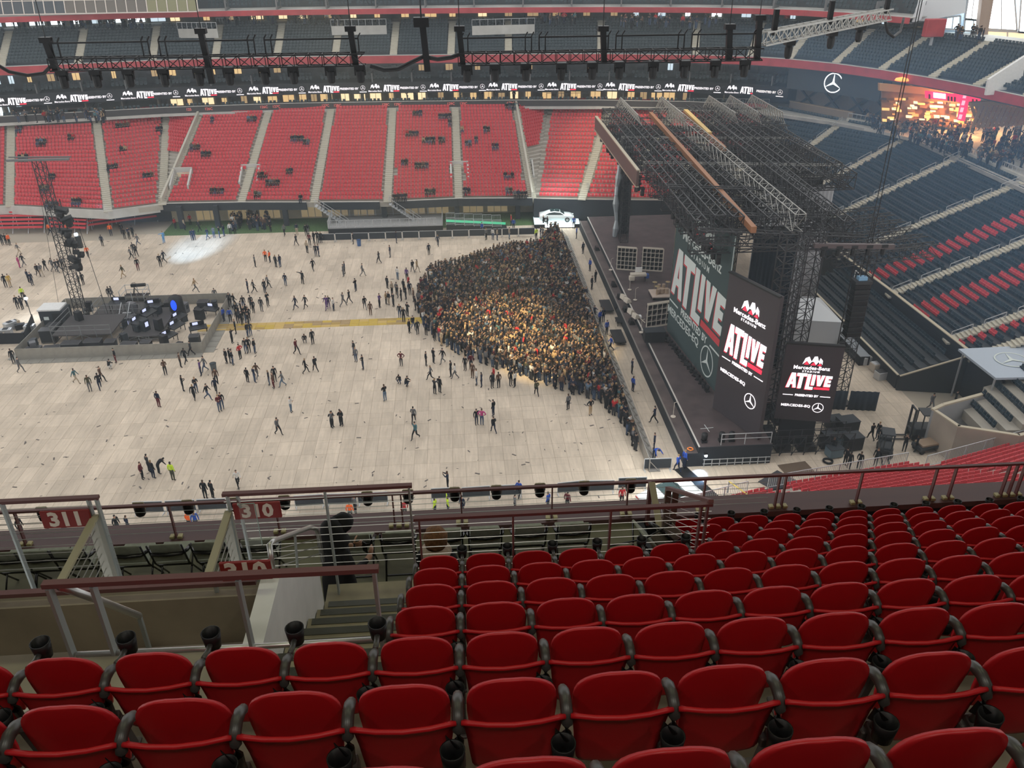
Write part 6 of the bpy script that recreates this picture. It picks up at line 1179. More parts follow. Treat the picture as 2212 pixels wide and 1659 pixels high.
POSES = dict(
    stand={}, stance=dict(thL=(-.1, 0, .88), anL=(-.17, -.02, .09), toL=(-.2, .12, .04), anR=(.15, -.02, .09), toR=(.18, .12, .04), knL=(-.14, .03, .5), knR=(.13, .03, .5)),
    phone=dict(elL=(-.23, .06, 1.14), wrL=(-.12, .24, 1.20), haL=(-.06, .30, 1.24), elR=(.23, .06, 1.14), wrR=(.12, .24, 1.20), haR=(.06, .30, 1.24), head=(0, .05, 1.61)),
    walk=dict(knL=(-.09, .22, .52), anL=(-.09, .30, .10), toL=(-.09, .45, .06), knR=(.09, -.02, .50), anR=(.09, -.34, .14), toR=(.09, -.22, .04), elL=(-.24, -.12, 1.15), wrL=(-.24, -.18, .92), haL=(-.24, -.18, .82), elR=(.24, .06, 1.15), wrR=(.23, .24, .96), haR=(.22, .30, .88)),
    stride=dict(knR=(.09, .26, .54), anR=(.09, .36, .12), toR=(.09, .50, .08), knL=(-.09, -.06, .50), anL=(-.09, -.42, .18), toL=(-.09, -.32, .06), elR=(.25, -.10, 1.15), wrR=(.25, -.2, .94), haR=(.25, -.22, .84), elL=(-.24, .08, 1.15), wrL=(-.22, .26, .98), haL=(-.22, .33, .92)),
    point=dict(elL=(-.45, .05, 1.40), wrL=(-.70, .08, 1.42), haL=(-.80, .1, 1.43), anL=(-.15, 0, .09), toL=(-.17, .14, .04)),
    hips=dict(elL=(-.38, -.04, 1.18), wrL=(-.20, .06, 1.02), haL=(-.15, .08, 1.0), elR=(.38, -.04, 1.18), wrR=(.20, .06, 1.02), haR=(.15, .08, 1.0)),
    photo=dict(elL=(-.24, .16, 1.34), wrL=(-.12, .30, 1.52), haL=(-.07, .34, 1.58), elR=(.24, .16, 1.34), wrR=(.12, .30, 1.52), haR=(.07, .34, 1.58)),
    squat=dict(hip=(0, -.12, .38), belly=(0, -.04, .54), chest=(0, .06, .72), neck=(0, .10, .88), throat=(0, .12, .94), head=(0, .15, 1.03), crown=(0, .14, 1.12), shL=(-.17, .09, .84), shR=(.17, .09, .84), elL=(-.24, .22, .64), elR=(.24, .22, .64), wrL=(-.15, .40, .60), wrR=(.15, .40, .60), haL=(-.08, .46, .62), haR=(.08, .46, .62), thL=(-.10, -.08, .36), thR=(.10, -.08, .36), knL=(-.15, .28, .50), knR=(.15, .28, .50), anL=(-.12, .02, .09), anR=(.12, .02, .09), toL=(-.13, .18, .04), toR=(.13, .18, .04)),
    sit=dict(hip=(0, 0, .52), belly=(0, -.02, .68), chest=(0, -.02, .88), neck=(0, -.01, 1.04), throat=(0, .0, 1.10), head=(0, .03, 1.19), crown=(0, .01, 1.28), shL=(-.17, -.01, .99), shR=(.17, -.01, .99), elL=(-.23, .05, .74), elR=(.23, .05, .74), wrL=(-.14, .26, .66), wrR=(.14, .26, .66), haL=(-.10, .34, .66), haR=(.10, .34, .66), thL=(-.1, .08, .50), thR=(.1, .08, .50), knL=(-.12, .46, .48), knR=(.12, .46, .48), anL=(-.12, .46, .09), anR=(.12, .46, .09), toL=(-.12, .62, .04), toR=(.12, .62, .04)),
    bend=dict(belly=(0, .10, 1.06), chest=(0, .30, 1.14), neck=(0, .44, 1.18), throat=(0, .50, 1.20), head=(0, .60, 1.22), crown=(0, .69, 1.24), shL=(-.17, .38, 1.16), shR=(.17, .38, 1.16), elL=(-.26, .55, 1.0), wrL=(-.3, .72, .86), haL=(-.31, .78, .80), elR=(.22, .48, .92), wrR=(.18, .58, .74), haR=(.16, .62, .66)))
PM_ = {k: pose_mesh('person', v, True) for k, v in POSES.items()}
PLOW = {k: pose_mesh('person', POSES[k], False) for k in ('stand', 'phone', 'hips', 'photo', 'walk', 'sit')}
CLO = dict(black=(.010, .010, .012), charcoal=(.03, .03, .033), navy=(.012, .018, .04), grey=(.12, .12, .125), olive=(.06, .06, .035), brown=(.10, .055, .035), maroon=(.10, .012, .018), red=(.42, .02, .025), white=(.62, .60, .57), tan=(.40, .29, .17), orange=(.85, .14, .025), lime=(.55, .75, .05), blue=(.02, .07, .36), purple=(.10, .05, .16), pink=(.45, .06, .20), teal=(.06, .14, .16), jeans=(.05, .075, .13), beige=(.38, .31, .23), yellow=(.5, .33, .06), denim=(.10, .15, .22), sky=(.12, .32, .62))
CM_ = {k: mat('cloth_'+k, v, .85, spec=.15) for k, v in CLO.items()}
SKM = [mat('skin_a', (.42, .24, .16), .6), mat('skin_b', (.16, .08, .05), .6), mat('skin_c', (.52, .33, .24), .6)]; HRM = [mat('hair_dark', (.012, .009, .008), .7), mat('hair_brown', (.06, .03, .015), .7), mat('hair_fair', (.28, .18, .08), .7)]; SHM = [mat('shoe_dark', (.012, .012, .013), .6), mat('shoe_pale', (.5, .48, .45), .6)]
PEOPLE = []; NPER = [0]
GER = dict(stand='standing', stance='standing with feet apart', phone='looking at a phone', walk='walking', stride='striding', point='pointing with one arm out', hips='with hands on hips', photo='taking a photo', squat='crouching', sit='sitting', bend='bending forward')
def person(x, y, z, pose, top, bot, rz, where, hair=None, scale=1.0, shoe=0, cat='person'):
    o = ob('person', PM_[pose], None, (x, y, z), rz); o.scale = (scale,)*3; h = HRM[random.choice((0, 0, 0, 1, 1, 2))] if hair is None else hair
    for i, m in enumerate((random.choice(SKM), h, CM_[top], CM_[bot], SHM[shoe])): o.material_slots[i].link = 'OBJECT'; o.material_slots[i].material = m
    hat = ' top' if top not in ('orange', 'lime') else ' safety vest'
    o['category'] = 'person'; o['label'] = 'person in %s%s and %s trousers %s %s' % (top, hat, bot if bot != 'jeans' else 'denim', GER[pose], where)
    o['group'] = 'people on the event floor'; PEOPLE.append(o); return o
def where_of(px, py, x, y):   # a few words on the place
    if x > 14.6 and px < 1560: return 'in the stage pit'
    if y > 108: return 'by the far barriers' if px > 620 else 'by the far club'
    if XL-1 < x < XR+1 and YN < y < YF: return 'inside the mixing fence'
    if px < 100 and 560 < py < 760: return 'near the black pen'
    if 430 < px < 660 and 600 < py < 800: return 'beside the fence gate'
    if px < 480 and 760 < py < 830: return 'below the mixing fence'
    if 660 < px < 930 and 600 < py < 720: return 'between ramp and crowd'
    if px > 1900 or x > 24: return 'on the loading floor'
    if py > 960: return 'near the front rail'
    if px < 420 and py < 600: return 'behind the lift mast'
    if py < 620: return 'beyond the ramp'
    if px < 760: return 'on the open floor'
    return 'before the crowd'
random.seed(21)
# crop A: scale 2.989 from (0,450); crop B: from (700,450)
K = 740/2212
AP = '''20,238,k,k stand;45,238,k,k stand;66,240,o,k stand;325,172,o,k walk;440,168,o,k stand;720,178,o,n stand;790,168,k,k stand;808,200,k,k stand;838,200,n,k phone;862,188,k,k stand;665,246,n,k stand;895,240,g,j walk;1062,226,s,s point;1243,207,n,n stand;1258,208,n,n stand;1345,202,n,j walk;1385,192,g,j stand;1420,192,k,j phone;1450,182,n,j stand;1490,168,w,k stand;1520,168,n,k stand;1135,132,r,k stand;1195,142,b,n stand;1232,108,r,k stand;1290,152,c,k walk;1750,152,k,k stand;1840,177,g,k walk;1920,172,n,b stand;1978,178,k,k stand;1992,176,k,g stand;1916,242,k,k walk;1986,290,b,k stand;2042,312,k,n stand;2060,312,n,n stand;2002,242,m,k stand;2030,226,k,k stand;2052,226,k,k phone;2075,226,k,k stand;
125,300,g,b walk;130,386,p,p stand;156,376,c,g walk;250,440,c,k walk;275,442,g,b walk;300,406,k,k walk;345,406,g,g walk;372,416,c,g stride;392,410,k,k walk;412,396,g,k stand;190,482,n,k stand;212,498,n,n stand;42,512,k,k stand;70,510,y,t stand;523,340,o,k stand;572,320,o,k walk;850,330,g,k walk;868,302,c,g stand;886,312,c,k walk;895,402,k,m stand;800,450,e,t walk;1040,380,k,k stand;1064,352,k,k stride;518,502,k,k stand;542,496,k,k stand;714,592,c,g walk;732,588,g,g walk;1266,542,t,g stride;1394,600,g,g stand;154,592,l,k stand;120,652,k,k stand;150,656,k,k stand;178,632,k,k stand;1605,546,n,n stand;1642,546,c,k walk;1712,546,k,n stand;1734,520,g,k walk;1846,502,n,j stand;1956,490,k,k point;2024,406,k,k stride;1650,380,g,k stand;1718,346,o,k stand;1746,352,o,k stand;1784,382,c,k stand;1812,382,n,j stand;
1488,636,c,k stand;1516,640,k,k walk;1576,652,k,j stand;1626,652,c,k stand;1640,676,c,k stand;1692,668,c,g stand;1732,632,k,k phone;1912,652,n,n walk;1976,646,c,k walk;2112,656,u,u walk;2126,650,k,u point;2156,662,w,n stand;1530,700,k,k stand;1548,716,k,j stand;1562,690,k,k stand;1580,722,k,k phone;1596,706,k,k stand;1540,744,c,k stand;1566,752,k,k stand;1590,742,k,j photo;1612,726,k,k stand;1608,760,c,k stand;1492,738,a,k stand;1450,732,a,n stand;1526,812,k,k stand;1602,832,k,j stand;1622,826,c,j stand;1502,872,k,k photo;1970,868,c,g squat;2022,880,k,k stand;1918,944,m,k walk;1466,1002,k,k stand;1488,1000,k,k photo;1506,1012,k,j stand;1556,976,r,k hips;1592,938,c,j stand;1612,930,k,k stand;1648,936,k,j stand;1976,1066,k,k walk;2040,1056,k,k walk;92,1002,k,c stand;138,1060,g,g walk;752,998,k,m stand;710,1040,k,w squat;496,1132,t2,b stride;586,1182,e,g stand;652,1172,k,n stride;662,1124,b2,c walk;1072,1076,b2,k phone;1170,1028,b2,k stand;1202,1004,k,k walk;1240,952,c,k walk;1302,1082,u2,n stand;1328,1056,g,j walk;1186,1182,k,k phone;1272,1192,k,j phone;1258,1238,k,k walk;1346,1238,k,j stride;1398,1194,n,k walk;1402,1136,b2,k stand;1422,1312,m,j phone;1438,1296,k,j stand;1030,1286,n,m stand;1602,1126,k,k stand;1648,1126,n,j stand;1664,1100,b2,g walk;1742,1142,k,j stand;1770,1162,b2,m stand;1778,1120,k,k stand;1828,1152,g,d walk;1882,1318,w,d phone;1800,1462,g,k walk;2146,1416,c,k phone;2204,1402,k,k phone'''
BP_ = '''128,442,g,g stand;136,424,n,k stand;250,438,g,g walk;356,356,c,k walk;428,318,n,g stand;678,302,n,k stand;736,246,n,n walk;190,232,k,k stand;468,226,n,n stand;476,462,w,d stand;536,466,u,k stand;574,416,k,g walk;602,412,t,b walk;207,538,k,n phone;126,636,g,g stride;166,616,k,c walk;266,656,k,g walk;302,692,b2,b2 stand;360,642,u,k phone;402,620,t,k stand;420,624,k,b stand;450,636,k,k phone;516,546,k,k stand;548,522,r,k stand;410,520,c,k stand;440,560,b,k stand;478,580,c,g stand;500,600,k,k stand;530,590,k,k phone;556,560,n,k stand;580,604,b2,k stand;592,660,k,k hips;490,708,k,j stand;516,736,k,k stand;540,700,k,k phone;470,560,g,k stand;552,806,k,k stand;576,784,k,j walk;606,816,k,k stand;660,822,n,k stand;716,856,k,k stand;760,888,b,t stand;796,896,e,d stand;196,948,c,j stand;208,992,g,j stand;254,1042,k,n phone;500,1018,m,k hips;660,1018,k,k stand;708,1002,k,k stand;768,1002,k,g walk;690,1112,g,k stride;716,1202,c,k photo;748,1192,k,k stand;490,1132,k,j squat;530,1150,k,n squat;396,1246,k,d phone;820,1088,k,c stand;848,1102,w,g walk;912,1048,k,k stand;950,1042,m,k stand;960,1096,b2,b2 stand;986,1142,w,j stand;1018,1156,n,n stand;1086,1162,k,k stand;1096,1122,r,k stand;1128,1162,b2,k stand;1206,1146,k,k stand;1232,1156,w,k stand;1372,1212,e,k walk;985,1398,k,n stand;1020,1402,pk,j hips;1094,1342,k,n stand;1096,1452,k,n walk;580,1388,g,k stride;592,1492,t2,k stride;56,1416,g,k phone;116,1406,k,k phone;1576,1302,g,k stand;1718,1336,k,t hips;
1020,165,a,n stand;1224,138,a,n stand;1208,112,r,k stand;1048,206,g,k stand;1090,206,w,j stand;1118,208,b,j stand;1196,200,b,d stand;1226,286,k,k stand;1370,206,l,k stand;1408,258,l,g stand;1412,196,g,n stand;1440,204,g,g stand;1470,196,n,n stand;1398,190,n,j stand;1630,196,a,n stand;1612,130,a,k stand;1672,294,n,k stand;1716,406,a,n stand;1728,526,c,k stand;1752,480,k,k stand;1690,596,n,k stand;1746,714,n,k point;1780,748,a,n stand;1802,738,n,n stand;1824,818,a,n stand;1850,924,a,n walk;1986,1070,n,k stand;1992,1184,a,n stand;2130,1388,n,k walk;1416,120,k,k stand;1442,128,k,k stand'''
CK = dict(k='black', c='charcoal', n='navy', g='grey', e='olive', b='beige', b2='brown', m='maroon', r='red', w='white', t='tan', t2='teal', o='orange', l='lime', a='blue', u='purple', u2='purple', p='pink', pk='pink', j='jeans', d='denim', y='yellow', s='sky')
def add_list(txt, ox, oy, k):
    for it in txt.replace('\n', '').split(';'):
        if not it.strip(): continue
        a, pz = it.rsplit(' ', 1); cx_, cy_, c1, c2 = a.split(','); px, py = ox+float(cx_)*k, oy+float(cy_)*k; p = onz(px, py); 
        person(p.x, p.y, 0.0, pz, CK[c1], CK[c2], random.uniform(-3.1, 3.1), where_of(px, py, p.x, p.y), scale=random.uniform(.95, 1.05))
add_list(AP, 0, 450, K); add_list(BP_, 700, 450, K)
add_list('925,405,m,k stand;995,400,k,n stand;1030,372,k,k bend;968,360,c,k stand;1122,414,l,e stand;1542,456,w,k stride;1330,532,k,k stand;1378,530,k,k stand;770,760,k,n stand;840,760,n,n stand;1230,735,o,k stand;1275,735,a,n stand;150,775,k,k stand;325,770,k,k stand;432,770,k,k stand', 0, 900, 740/2212)
add_list('785,378,l,n stand;848,370,l,n point;920,372,n,n stand;848,250,n,k photo;1200,290,a,k walk;1345,348,a,n stand;1710,325,r,k stand;2020,140,a,n stand;1988,160,a,n walk;1872,98,a,n bend;1872,48,n,n stand;635,395,r,k stand;1440,350,m,k stand;1180,365,g,k stand;388,370,g,k stand;365,405,o,k stand', 600, 950, 960/2212)
add_list('1360,900,k,k walk;1395,896,k,n stand;1410,926,k,k stand;1690,736,g,g walk;1820,718,k,k stand;1545,962,k,k photo;1607,966,k,k stand;1215,1042,k,k stand;1236,1062,k,k stand;1292,1062,k,k stand;1385,1044,k,k stand;1145,978,k,k stand', 1350, 600, 862/2212)
# labels that would be alike take the place of the person along the row
from collections import defaultdict
grp = defaultdict(list)
for o in PEOPLE: grp[o['label']].append(o)
for lab, os_ in grp.items():
    if len(lab.split()) > 16: [o.__setitem__('label', lab.replace(' trousers', '').replace(' with feet apart', '')) for o in os_]
    if len(os_) > 1:
        os_.sort(key=lambda o: o.location.x)
        for i, o in enumerate(os_): o['label'] = lab.replace(' and ', ', ').split(' trousers')[0]+' trousers'+lab.split(' trousers')[1].replace('standing with feet apart', 'standing').replace('looking at a phone', 'with phone').replace('with hands on hips', 'standing').replace('pointing with one arm out', 'pointing')+', '+('leftmost' if i == 0 else 'rightmost' if i == len(os_)-1 else ordn(i)+' from left')
NPER[0] = len(PEOPLE)
# the packed crowd: the nearest as persons, the rest joined
poly = [(903, 640), (935, 590), (1010, 575), (1080, 548), (1165, 540), (1190, 505), (1215, 500), (1245, 570), (1285, 660), (1312, 745), (1335, 835), (1392, 978), (1368, 975), (1330, 905), (1290, 868), (1205, 845), (1130, 815), (1040, 790), (985, 765), (940, 735), (905, 690)]
W_ = [onz(*p) for p in poly]
def inside(x, y):
    c = False; n = len(W_)
    for i in range(n):
        a, d = W_[i], W_[i-1]
        if (a.y > y) != (d.y > y) and x < (d.x-a.x)*(y-a.y)/(d.y-a.y)+a.x: c = not c
    return c
pts = []; cell = {}
x0, x1, y0, y1 = min(p.x for p in W_), max(p.x for p in W_), min(p.y for p in W_), max(p.y for p in W_)
for _ in range(26000):
    x, y = random.uniform(x0, x1), random.uniform(y0, y1)
    if not inside(x, y) or x > 14.0: continue
    dmin = .44+.10*max(0, (6-x)/12); k = (int(x/.7), int(y/.7)); ok = True
    for i in (-1, 0, 1):
        for j in (-1, 0, 1):
            for q in cell.get((k[0]+i, k[1]+j), ()):
                if (q[0]-x)**2+(q[1]-y)**2 < dmin*dmin: ok = False
    if ok: cell.setdefault(k, []).append((x, y)); pts.append((x, y))
pts.sort(key=lambda p: p[1])
nind = max(0, 300-NPER[0]); TOPS = ['black']*14+['charcoal']*7+['navy']*5+['grey']*3+['brown', 'brown', 'maroon', 'red', 'white', 'tan', 'olive', 'teal', 'denim']; LEGS = ['black', 'black', 'navy', 'jeans', 'jeans', 'charcoal']
for i, (x, y) in enumerate(pts[:nind]):
    tp = random.choice(TOPS); bt = random.choice(LEGS); o = person(x, y, 0, random.choice(('stand', 'stand', 'phone', 'hips')), tp, bt, -1.4+random.uniform(-.7, .7), 'x', scale=random.uniform(.93, 1.05)); o['label'] = 'person in %s top at the near edge of the crowd, %s from its near end' % (tp, ordn(i)); o['group'] = 'people at the near edge of the crowd'
def crowd(name, label, pts3, angs, keys):
    tone_src = {}
    Vs, Fs, Ts = [], [], []; n0 = 0
    for k in sorted(set(keys)):
        me = PLOW[k]; bv = np.empty(len(me.vertices)*3, np.float32); me.vertices.foreach_get('co', bv); bv = bv.reshape(-1, 3); bf = []; vmi = np.full(len(bv), TOP)
        for f in me.polygons:
            v = list(f.vertices); bf.append(v if len(v) == 4 else v[:3]+[v[2]] if len(v) == 3 else v[:4])
            for i in v: vmi[i] = f.material_index
        bf = [f for f in bf if len(set(f)) == 4]; idx = [i for i, kk in enumerate(keys) if kk == k]
        V, Fq, _ = scatter('c', bv, bf, [pts3[i] for i in idx], [angs[i] for i in idx], None, scales=RNG.uniform(.93, 1.06, len(idx)))
        T = np.zeros((len(idx), len(bv), 3))
        for a in range(len(idx)):
            pal = [(.42, .26, .18) if random.random() < .8 else (.16, .08, .05), random.choice(((.015, .011, .01), (.015, .011, .01), (.07, .04, .02), (.30, .20, .09))), CLO[random.choice(TOPS)], CLO[random.choice(LEGS)], (.015, .015, .016)]; T[a] = np.array(pal)[vmi]
        Vs.append(V); Fs.append(Fq+n0); Ts.append(T.reshape(-1, 3)); n0 += len(V)
    tag(ob(name, big_mesh(name, np.concatenate(Vs), np.concatenate(Fs), MATS.get('crowd_cloth') or attr_mat('crowd_cloth'), None, np.concatenate(Ts))), label, 'crowd', None, 'stuff')
rest = pts[nind:]; crowd('crowd', 'dense crowd of standing people packed before the stage', [(x, y, 0) for x, y in rest], [-1.4+random.uniform(-.9, .9) for _ in rest], [random.choice(('stand', 'stand', 'phone', 'hips', 'photo')) for _ in rest])
# groups further off: the club queue, the concourse, people in the far seats
fq = [(onz(random.uniform(500, 585), random.uniform(472, 500))) for _ in range(46)]; crowd('queue_crowd', 'cluster of people in dark clothes queueing at the far club', [(p.x, p.y, 0) for p in fq], [random.uniform(-3, 3) for _ in fq], [random.choice(('stand', 'phone')) for _ in fq])
cq = []
while len(cq) < 240:
    px, py = random.uniform(1850, 2212), random.uniform(225, 372)
    if 258+(px-1850)*.09+random.uniform(-22, 10) < py < 276+(px-1850)*.31: p = onz(px, py, 12.35); cq.append((p.x, p.y, 12.35))
cq = [c for c in cq if c[0] > 57.5]
crowd('concourse_crowd', 'people standing about on the concourse behind the end bowl', cq, [random.uniform(-3, 3) for _ in cq], [random.choice(('stand', 'phone', 'hips', 'walk')) for _ in cq])
pick = [SEAT_RED[i] for i in random.sample(range(len(SEAT_RED)), len(SEAT_RED)) if SEAT_RED[i][2] in ('block behind the lift mast', 'block beside the slanting wall', 'first straight block', 'second straight block', 'fourth straight block', 'fifth straight block')][:46]
sp = []; 
for l, a, nm, r, j in pick:
    for d in range(random.choice((1, 2, 2, 3, 4))): sp.append((l[0]+.5*d*math.cos(a), l[1]+.5*d*math.sin(a)-.3, l[2]))
crowd('seated_crowd', 'small groups of people sitting in the far red seats', sp, [math.pi]*len(sp), ['sit']*len(sp))
tq = []
for px0, px1, py, z, n in ((30, 230, 262, 12.4, 30), (30, 330, 60, 23.95, 46), (480, 740, 52, 23.95, 26), (1130, 1250, 52, 23.95, 16), (1340, 1560, 60, 23.95, 26), (360, 1140, 214, 12.4, 40), (1640, 1700, 52, 23.95, 8), (2050, 2120, 86, 23.95, 10)):
    for _ in range(n): p = onz(random.uniform(px0, px1), py+random.uniform(-6, 4), z); tq.append((p.x, p.y, z))
crowd('gallery_crowd', 'people standing at the bars and suites of the far galleries', tq, [random.uniform(-3, 3) for _ in tq], [random.choice(('stand', 'phone', 'hips')) for _ in tq])
# the two people close by: a hooded one on the platform and a seated one
random.seed(2)
def close_person(label, J, place, rz, mats_, extra=None, scale=1.0):
    me = pose_mesh('person', J, True); bm = bmesh.new(); bm.from_mesh(me); bmesh.ops.subdivide_edges(bm, edges=bm.edges[:], cuts=1, use_grid_fill=True, smooth=.6); bm.to_mesh(me); bm.free(); me.polygons.foreach_set('use_smooth', [True]*len(me.polygons))
    o = ob('person', me, None, place, rz); o.scale = (scale,)*3
    for i, m in enumerate(mats_): o.material_slots[i].link = 'OBJECT'; o.material_slots[i].material = m
    return tag(o, label, 'person')
KB = mat('coat_black', (.007, .007, .008), .8); p = ony(715, 1100, 8.05)
H = close_person('person in a black hooded coat holding a phone behind the cable rail', dict(elL=(-.26, .02, 1.16), wrL=(-.14, .26, 1.14), haL=(-.07, .34, 1.16), elR=(.30, .02, 1.16), wrR=(.24, .27, 1.12), haR=(.20, .38, 1.12)), (p.x-.02, 8.05, 29.95), -.75, (SKM[0], KB, KB, KB, SHM[0]))
b = MB(); b.lathe((0, .0, 1.42), [(.17, 0), (.20, .06), (.165, .12), (.15, .22), (.13, .31), (.07, .37), (.0, .385)], 18, False); b.tube([(0, .08, 1.66), (0, .2, 1.66), (0, .25, 1.63)], [.13, .125, .09], 12); b.build('hood', KB, H, True)
b = MB(); b.lathe((0, 0, .55), [(.26, 0), (.25, .3), (.21, .45), (.22, .7), (.20, .88), (.12, .93)], 18, False); o = b.build('coat', KB, H, True); o.scale = (1, .75, 1)
b = MB(); b.box((.07, .40, 1.16), (.08, .012, .15)); b.build('phone', M_BLK, H)
def fingers(parent, c, d, m):
    for i, (off, ln) in enumerate(((-.032, .07), (-.011, .08), (.011, .075), (.032, .06))):
        b = MB(); s_ = Vector(c)+Vector((0, .0, off)); b.tube([s_, s_+Vector(d)*ln, s_+Vector(d)*ln*1.25+Vector((-.03, .02, 0))], [.011, .010, .008], 7); b.build('finger', m, parent, True)
    b = MB(); b.tube([Vector(c)+Vector((0, -.02, .04)), Vector(c)+Vector((-.03, .04, .075)), Vector(c)+Vector((-.045, .075, .08))], [.013, .011, .009], 7); b.build('thumb', m, parent, True)
fingers(H, (.19, .38, 1.12), Vector((-.4, .8, .1)).normalized(), SKM[0]); fingers(H, (-.05, .35, 1.16), Vector((.5, .7, .1)).normalized(), SKM[0])
p = ony(940, 1165, 8.15)
S = close_person('person with curly brown hair and a beige scarf sitting on the platform', POSES['sit'], (p.x, 8.22, 29.98), -.15, (SKM[2], mat('hair_curly', (.16, .075, .03), .8, var=.4, vscale=30), KB, CM_['black'], SHM[0]), scale=1.06)
b = MB(); b.lathe((0, .0, 1.10), [(.0, -.05), (.11, -.02), (.145, .06), (.14, .15), (.11, .21), (.05, .245), (.0, .25)], 18, False); hm = b.mesh('hair', mat('hair_curly', (.16, .075, .03), .8, var=.4, vscale=30), True)
for v in hm.vertices: r_ = 1+.10*math.sin(40*v.co.x)*math.sin(37*v.co.y+33*v.co.z); v.co.x *= r_; v.co.y *= r_
ob('hair', hm, S)
b = MB(); b.lathe((0, -.01, .98), [(.17, 0), (.19, .04), (.16, .09), (.12, .12)], 18, False); b.build('scarf', mat('scarf_beige', (.40, .32, .25), .9, var=.2, vscale=20), S, True)
t = thing('stool', 'low dark stool under the seated person on the platform', 'stool', (p.x, 8.2, 29.95)); b = MB(); b.box((0, 0, .42), (.42, .4, .05)); b.build('seat', M_CHB, t, False, .02)
for sx in (-.17, .17):
    for sy in (-.16, .16): b = MB(); b.bar((sx, sy, 0), (sx, sy, .4), .025); b.build('leg', M_CHB, t)
# ================================================================ overhead lighting trusses and the roof over the near stand
YT = 36.0
ZTT = ony(800, 130, YT).z
TRS = []
def light_truss(label, pxa, pxb, py, lamps_, hooks, yy=YT):
    a, c = ony(pxa, py, yy), ony(pxb, py, yy); z = (a.z+c.z)/2; L = c.x-a.x
    t = thing('lighting_truss', label, 'lighting truss', (a.x, yy, z)); ob('box_truss', truss_mesh(L, .5, .45, int(L/.55), .05, 'box_truss', M_BLK), t)
    b = MB(); n = int(L/3.1)
    for i in range(n):
        x0, x1 = L*(i+.05)/n, L*(i+.95)/n; b.bar((x0, 0, 1.0), (x1, 0, 1.0), .06)
        for x in (x0, x0+.25, x1, x1-.25): b.bar((x, 0, .4), (x, 0, 1.05), .045); b.bar((x, 0, 1.05), (x+.1, 0, 1.2), .045)
    b.build('upper_pipe', M_BLK, t)
    for px in lamps_:
        x = ony(px, py, yy).x-a.x; l = thing('x', '', '') if False else None
        b = MB(); b.box((x, 0, -.08), (.40, .3, .2)); b.lathe((x, 0, -.44), [(.11, -.24), (.15, -.18), (.17, .2), (.13, .30)], 12); b.bar((x-.2, 0, -.06), (x-.2, 0, -.4), .05); b.bar((x+.2, 0, -.06), (x+.2, 0, -.4), .05); b.build('moving_lamp', M_BLK, t)
    for px, h in hooks:
        x = ony(px, py, yy).x-a.x; b = MB(); b.bar((x, 0, -.6 if h < 0 else 0), (x-.1, 0, abs(h)*.8), .22, .22); b.box((x-.1, 0, abs(h)*.8+.08), (.42, .3, .2)); b.tube([(x-.1, 0, abs(h)*.8), (x-.1, 0, abs(h)+14)], .018, 4); b.build('hoist', M_BLK, t)
    return t
TA = light_truss('left black lighting truss hanging above the floor', 112, 790, 146, (130, 203, 274, 350, 427, 492, 569, 632, 713, 777), ((120, 1.3), (453, -1.6), (770, 1.6)))
TB = light_truss('right black lighting truss hanging above the floor', 990, 1642, 134, (1008, 1069, 1136, 1213, 1280, 1339, 1412, 1480, 1546, 1610), ((1000, 1.6), (1305, 1.5), (1573, 1.5), (1634, 1.9)))
a = ony(1642, 98, YT+.3); c = onz(1915, 42, a.z); t = thing('aluminium_truss', 'bare aluminium lighting truss slanting away to the right', 'lighting truss', a); d = c-a; o = ob('box_truss', truss_mesh(d.length, .5, .5, int(d.length/.7), .055, 'box_truss', M_ALU), t); o.rotation_euler = (0, 0, math.atan2(d.y, d.x))
for u in (.2, .52, .76): b = MB(); q = d*u; b.box((q.x, q.y, -.12), (.4, .4, .24)); b.lathe((q.x, q.y, -.55), [(.10, -.25), (.15, -.15), (.18, .2), (.13, .36)], 12); b.build('moving_lamp', M_BLK, t)
for u in (.08, .48, .98): b = MB(); q = d*u; b.bar((q.x, q.y, .3), (q.x, q.y, 1.3), .2); b.tube([(q.x, q.y, 1.8), (q.x, q.y, 14)], .03, 4); b.build('hoist', M_BLK, t)
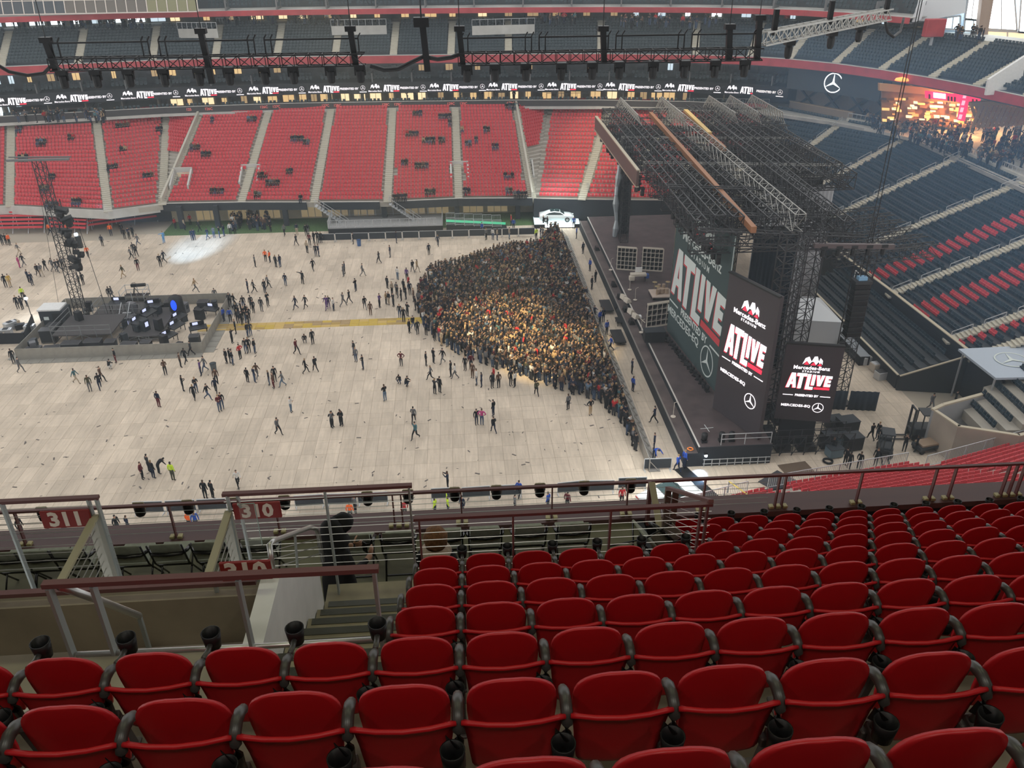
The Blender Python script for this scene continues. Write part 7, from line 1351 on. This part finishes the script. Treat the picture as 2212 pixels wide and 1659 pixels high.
# drooping cables
def cable(label, pts_, r=.06):
    P = [ony(x, y, yy) for x, y, yy in pts_]; n = len(P); b = MB(); Q = []
    for i in range(n-1):
        for k in range(4): Q.append(P[i]+(P[i+1]-P[i])*(k/4))
    Q.append(P[-1]); b.tube(Q, r, 6); tag(b.build('power_cable', M_BLK, None, True), label, 'cable')
cable('black cable drooping between the two black lighting trusses', ((800, 142, YT), (830, 151, YT), (860, 149, YT), (890, 134, YT), (915, 122, YT), (945, 128, YT), (975, 124, YT), (995, 116, YT)), .09)
cable('black cable swooping in from the left edge to the truss', ((-20, 132, YT), (20, 155, YT), (60, 163, YT), (95, 158, YT), (115, 138, YT)), .07)
cable('black cable looping below the end of the aluminium truss', ((1912, 45, c.y), (1918, 70, c.y), (1930, 80, c.y), (1945, 68, c.y+1), (1952, 40, c.y+2)), .07)
t = thing('chain_hoist', 'black chain hoist hanging between the two lighting trusses', 'hoist', ony(922, 120, YT)); b = MB(); b.bar((0, 0, -.6), (-.1, 0, 1.1), .25, .25); b.build('bag', M_BLK, t); b = MB(); b.box((-.15, 0, 1.25), (.6, .4, .35)); b.tube([(-.15, 0, 1.2), (-.15, 0, 15)], .03, 4); b.build('motor', M_BLK, t)
# unseen roof over the near stand, stretched forward to keep daylight off close seats
b = MB(); b.span((-60, -40, 43.6), (60, 24.0, 44.4)); tag(b.build('ceiling_near_stand', mat('soffit_grey', (.16, .155, .14), .9)), None, None, None, 'structure')
b = MB(); b.span((-60, -9.5, 30), (60, -9.0, 43.6)); tag(b.build('wall_rear_near_stand', mat('rear_wall', (.14, .13, .12), .9)), None, None, None, 'structure')

# ================================================================ haze in the arena
def haze(name, a, c, dens, col, aniso=0.0):
    b = MB(); b.span(a, c); m = D.materials.new(name); m.use_nodes = True; nt = m.node_tree; nt.nodes.remove(nt.nodes['Principled BSDF']); v = nt.nodes.new('ShaderNodeVolumeScatter'); v.inputs['Color'].default_value = (*col, 1); v.inputs['Density'].default_value = dens; v.inputs['Anisotropy'].default_value = aniso
    nt.links.new(v.outputs[0], nt.nodes['Material Output'].inputs['Volume']); o = b.build(name, m); tag(o, 'thin pale haze filling the arena air', 'haze', None, 'stuff'); return o
haze('haze', (-119, 14, .05), (95, 149, 36), .0008, (.82, .92, 1))
haze('haze', (40.5, 56, 4.2), (89, 127, 25), .0042, (.22, .52, 1))
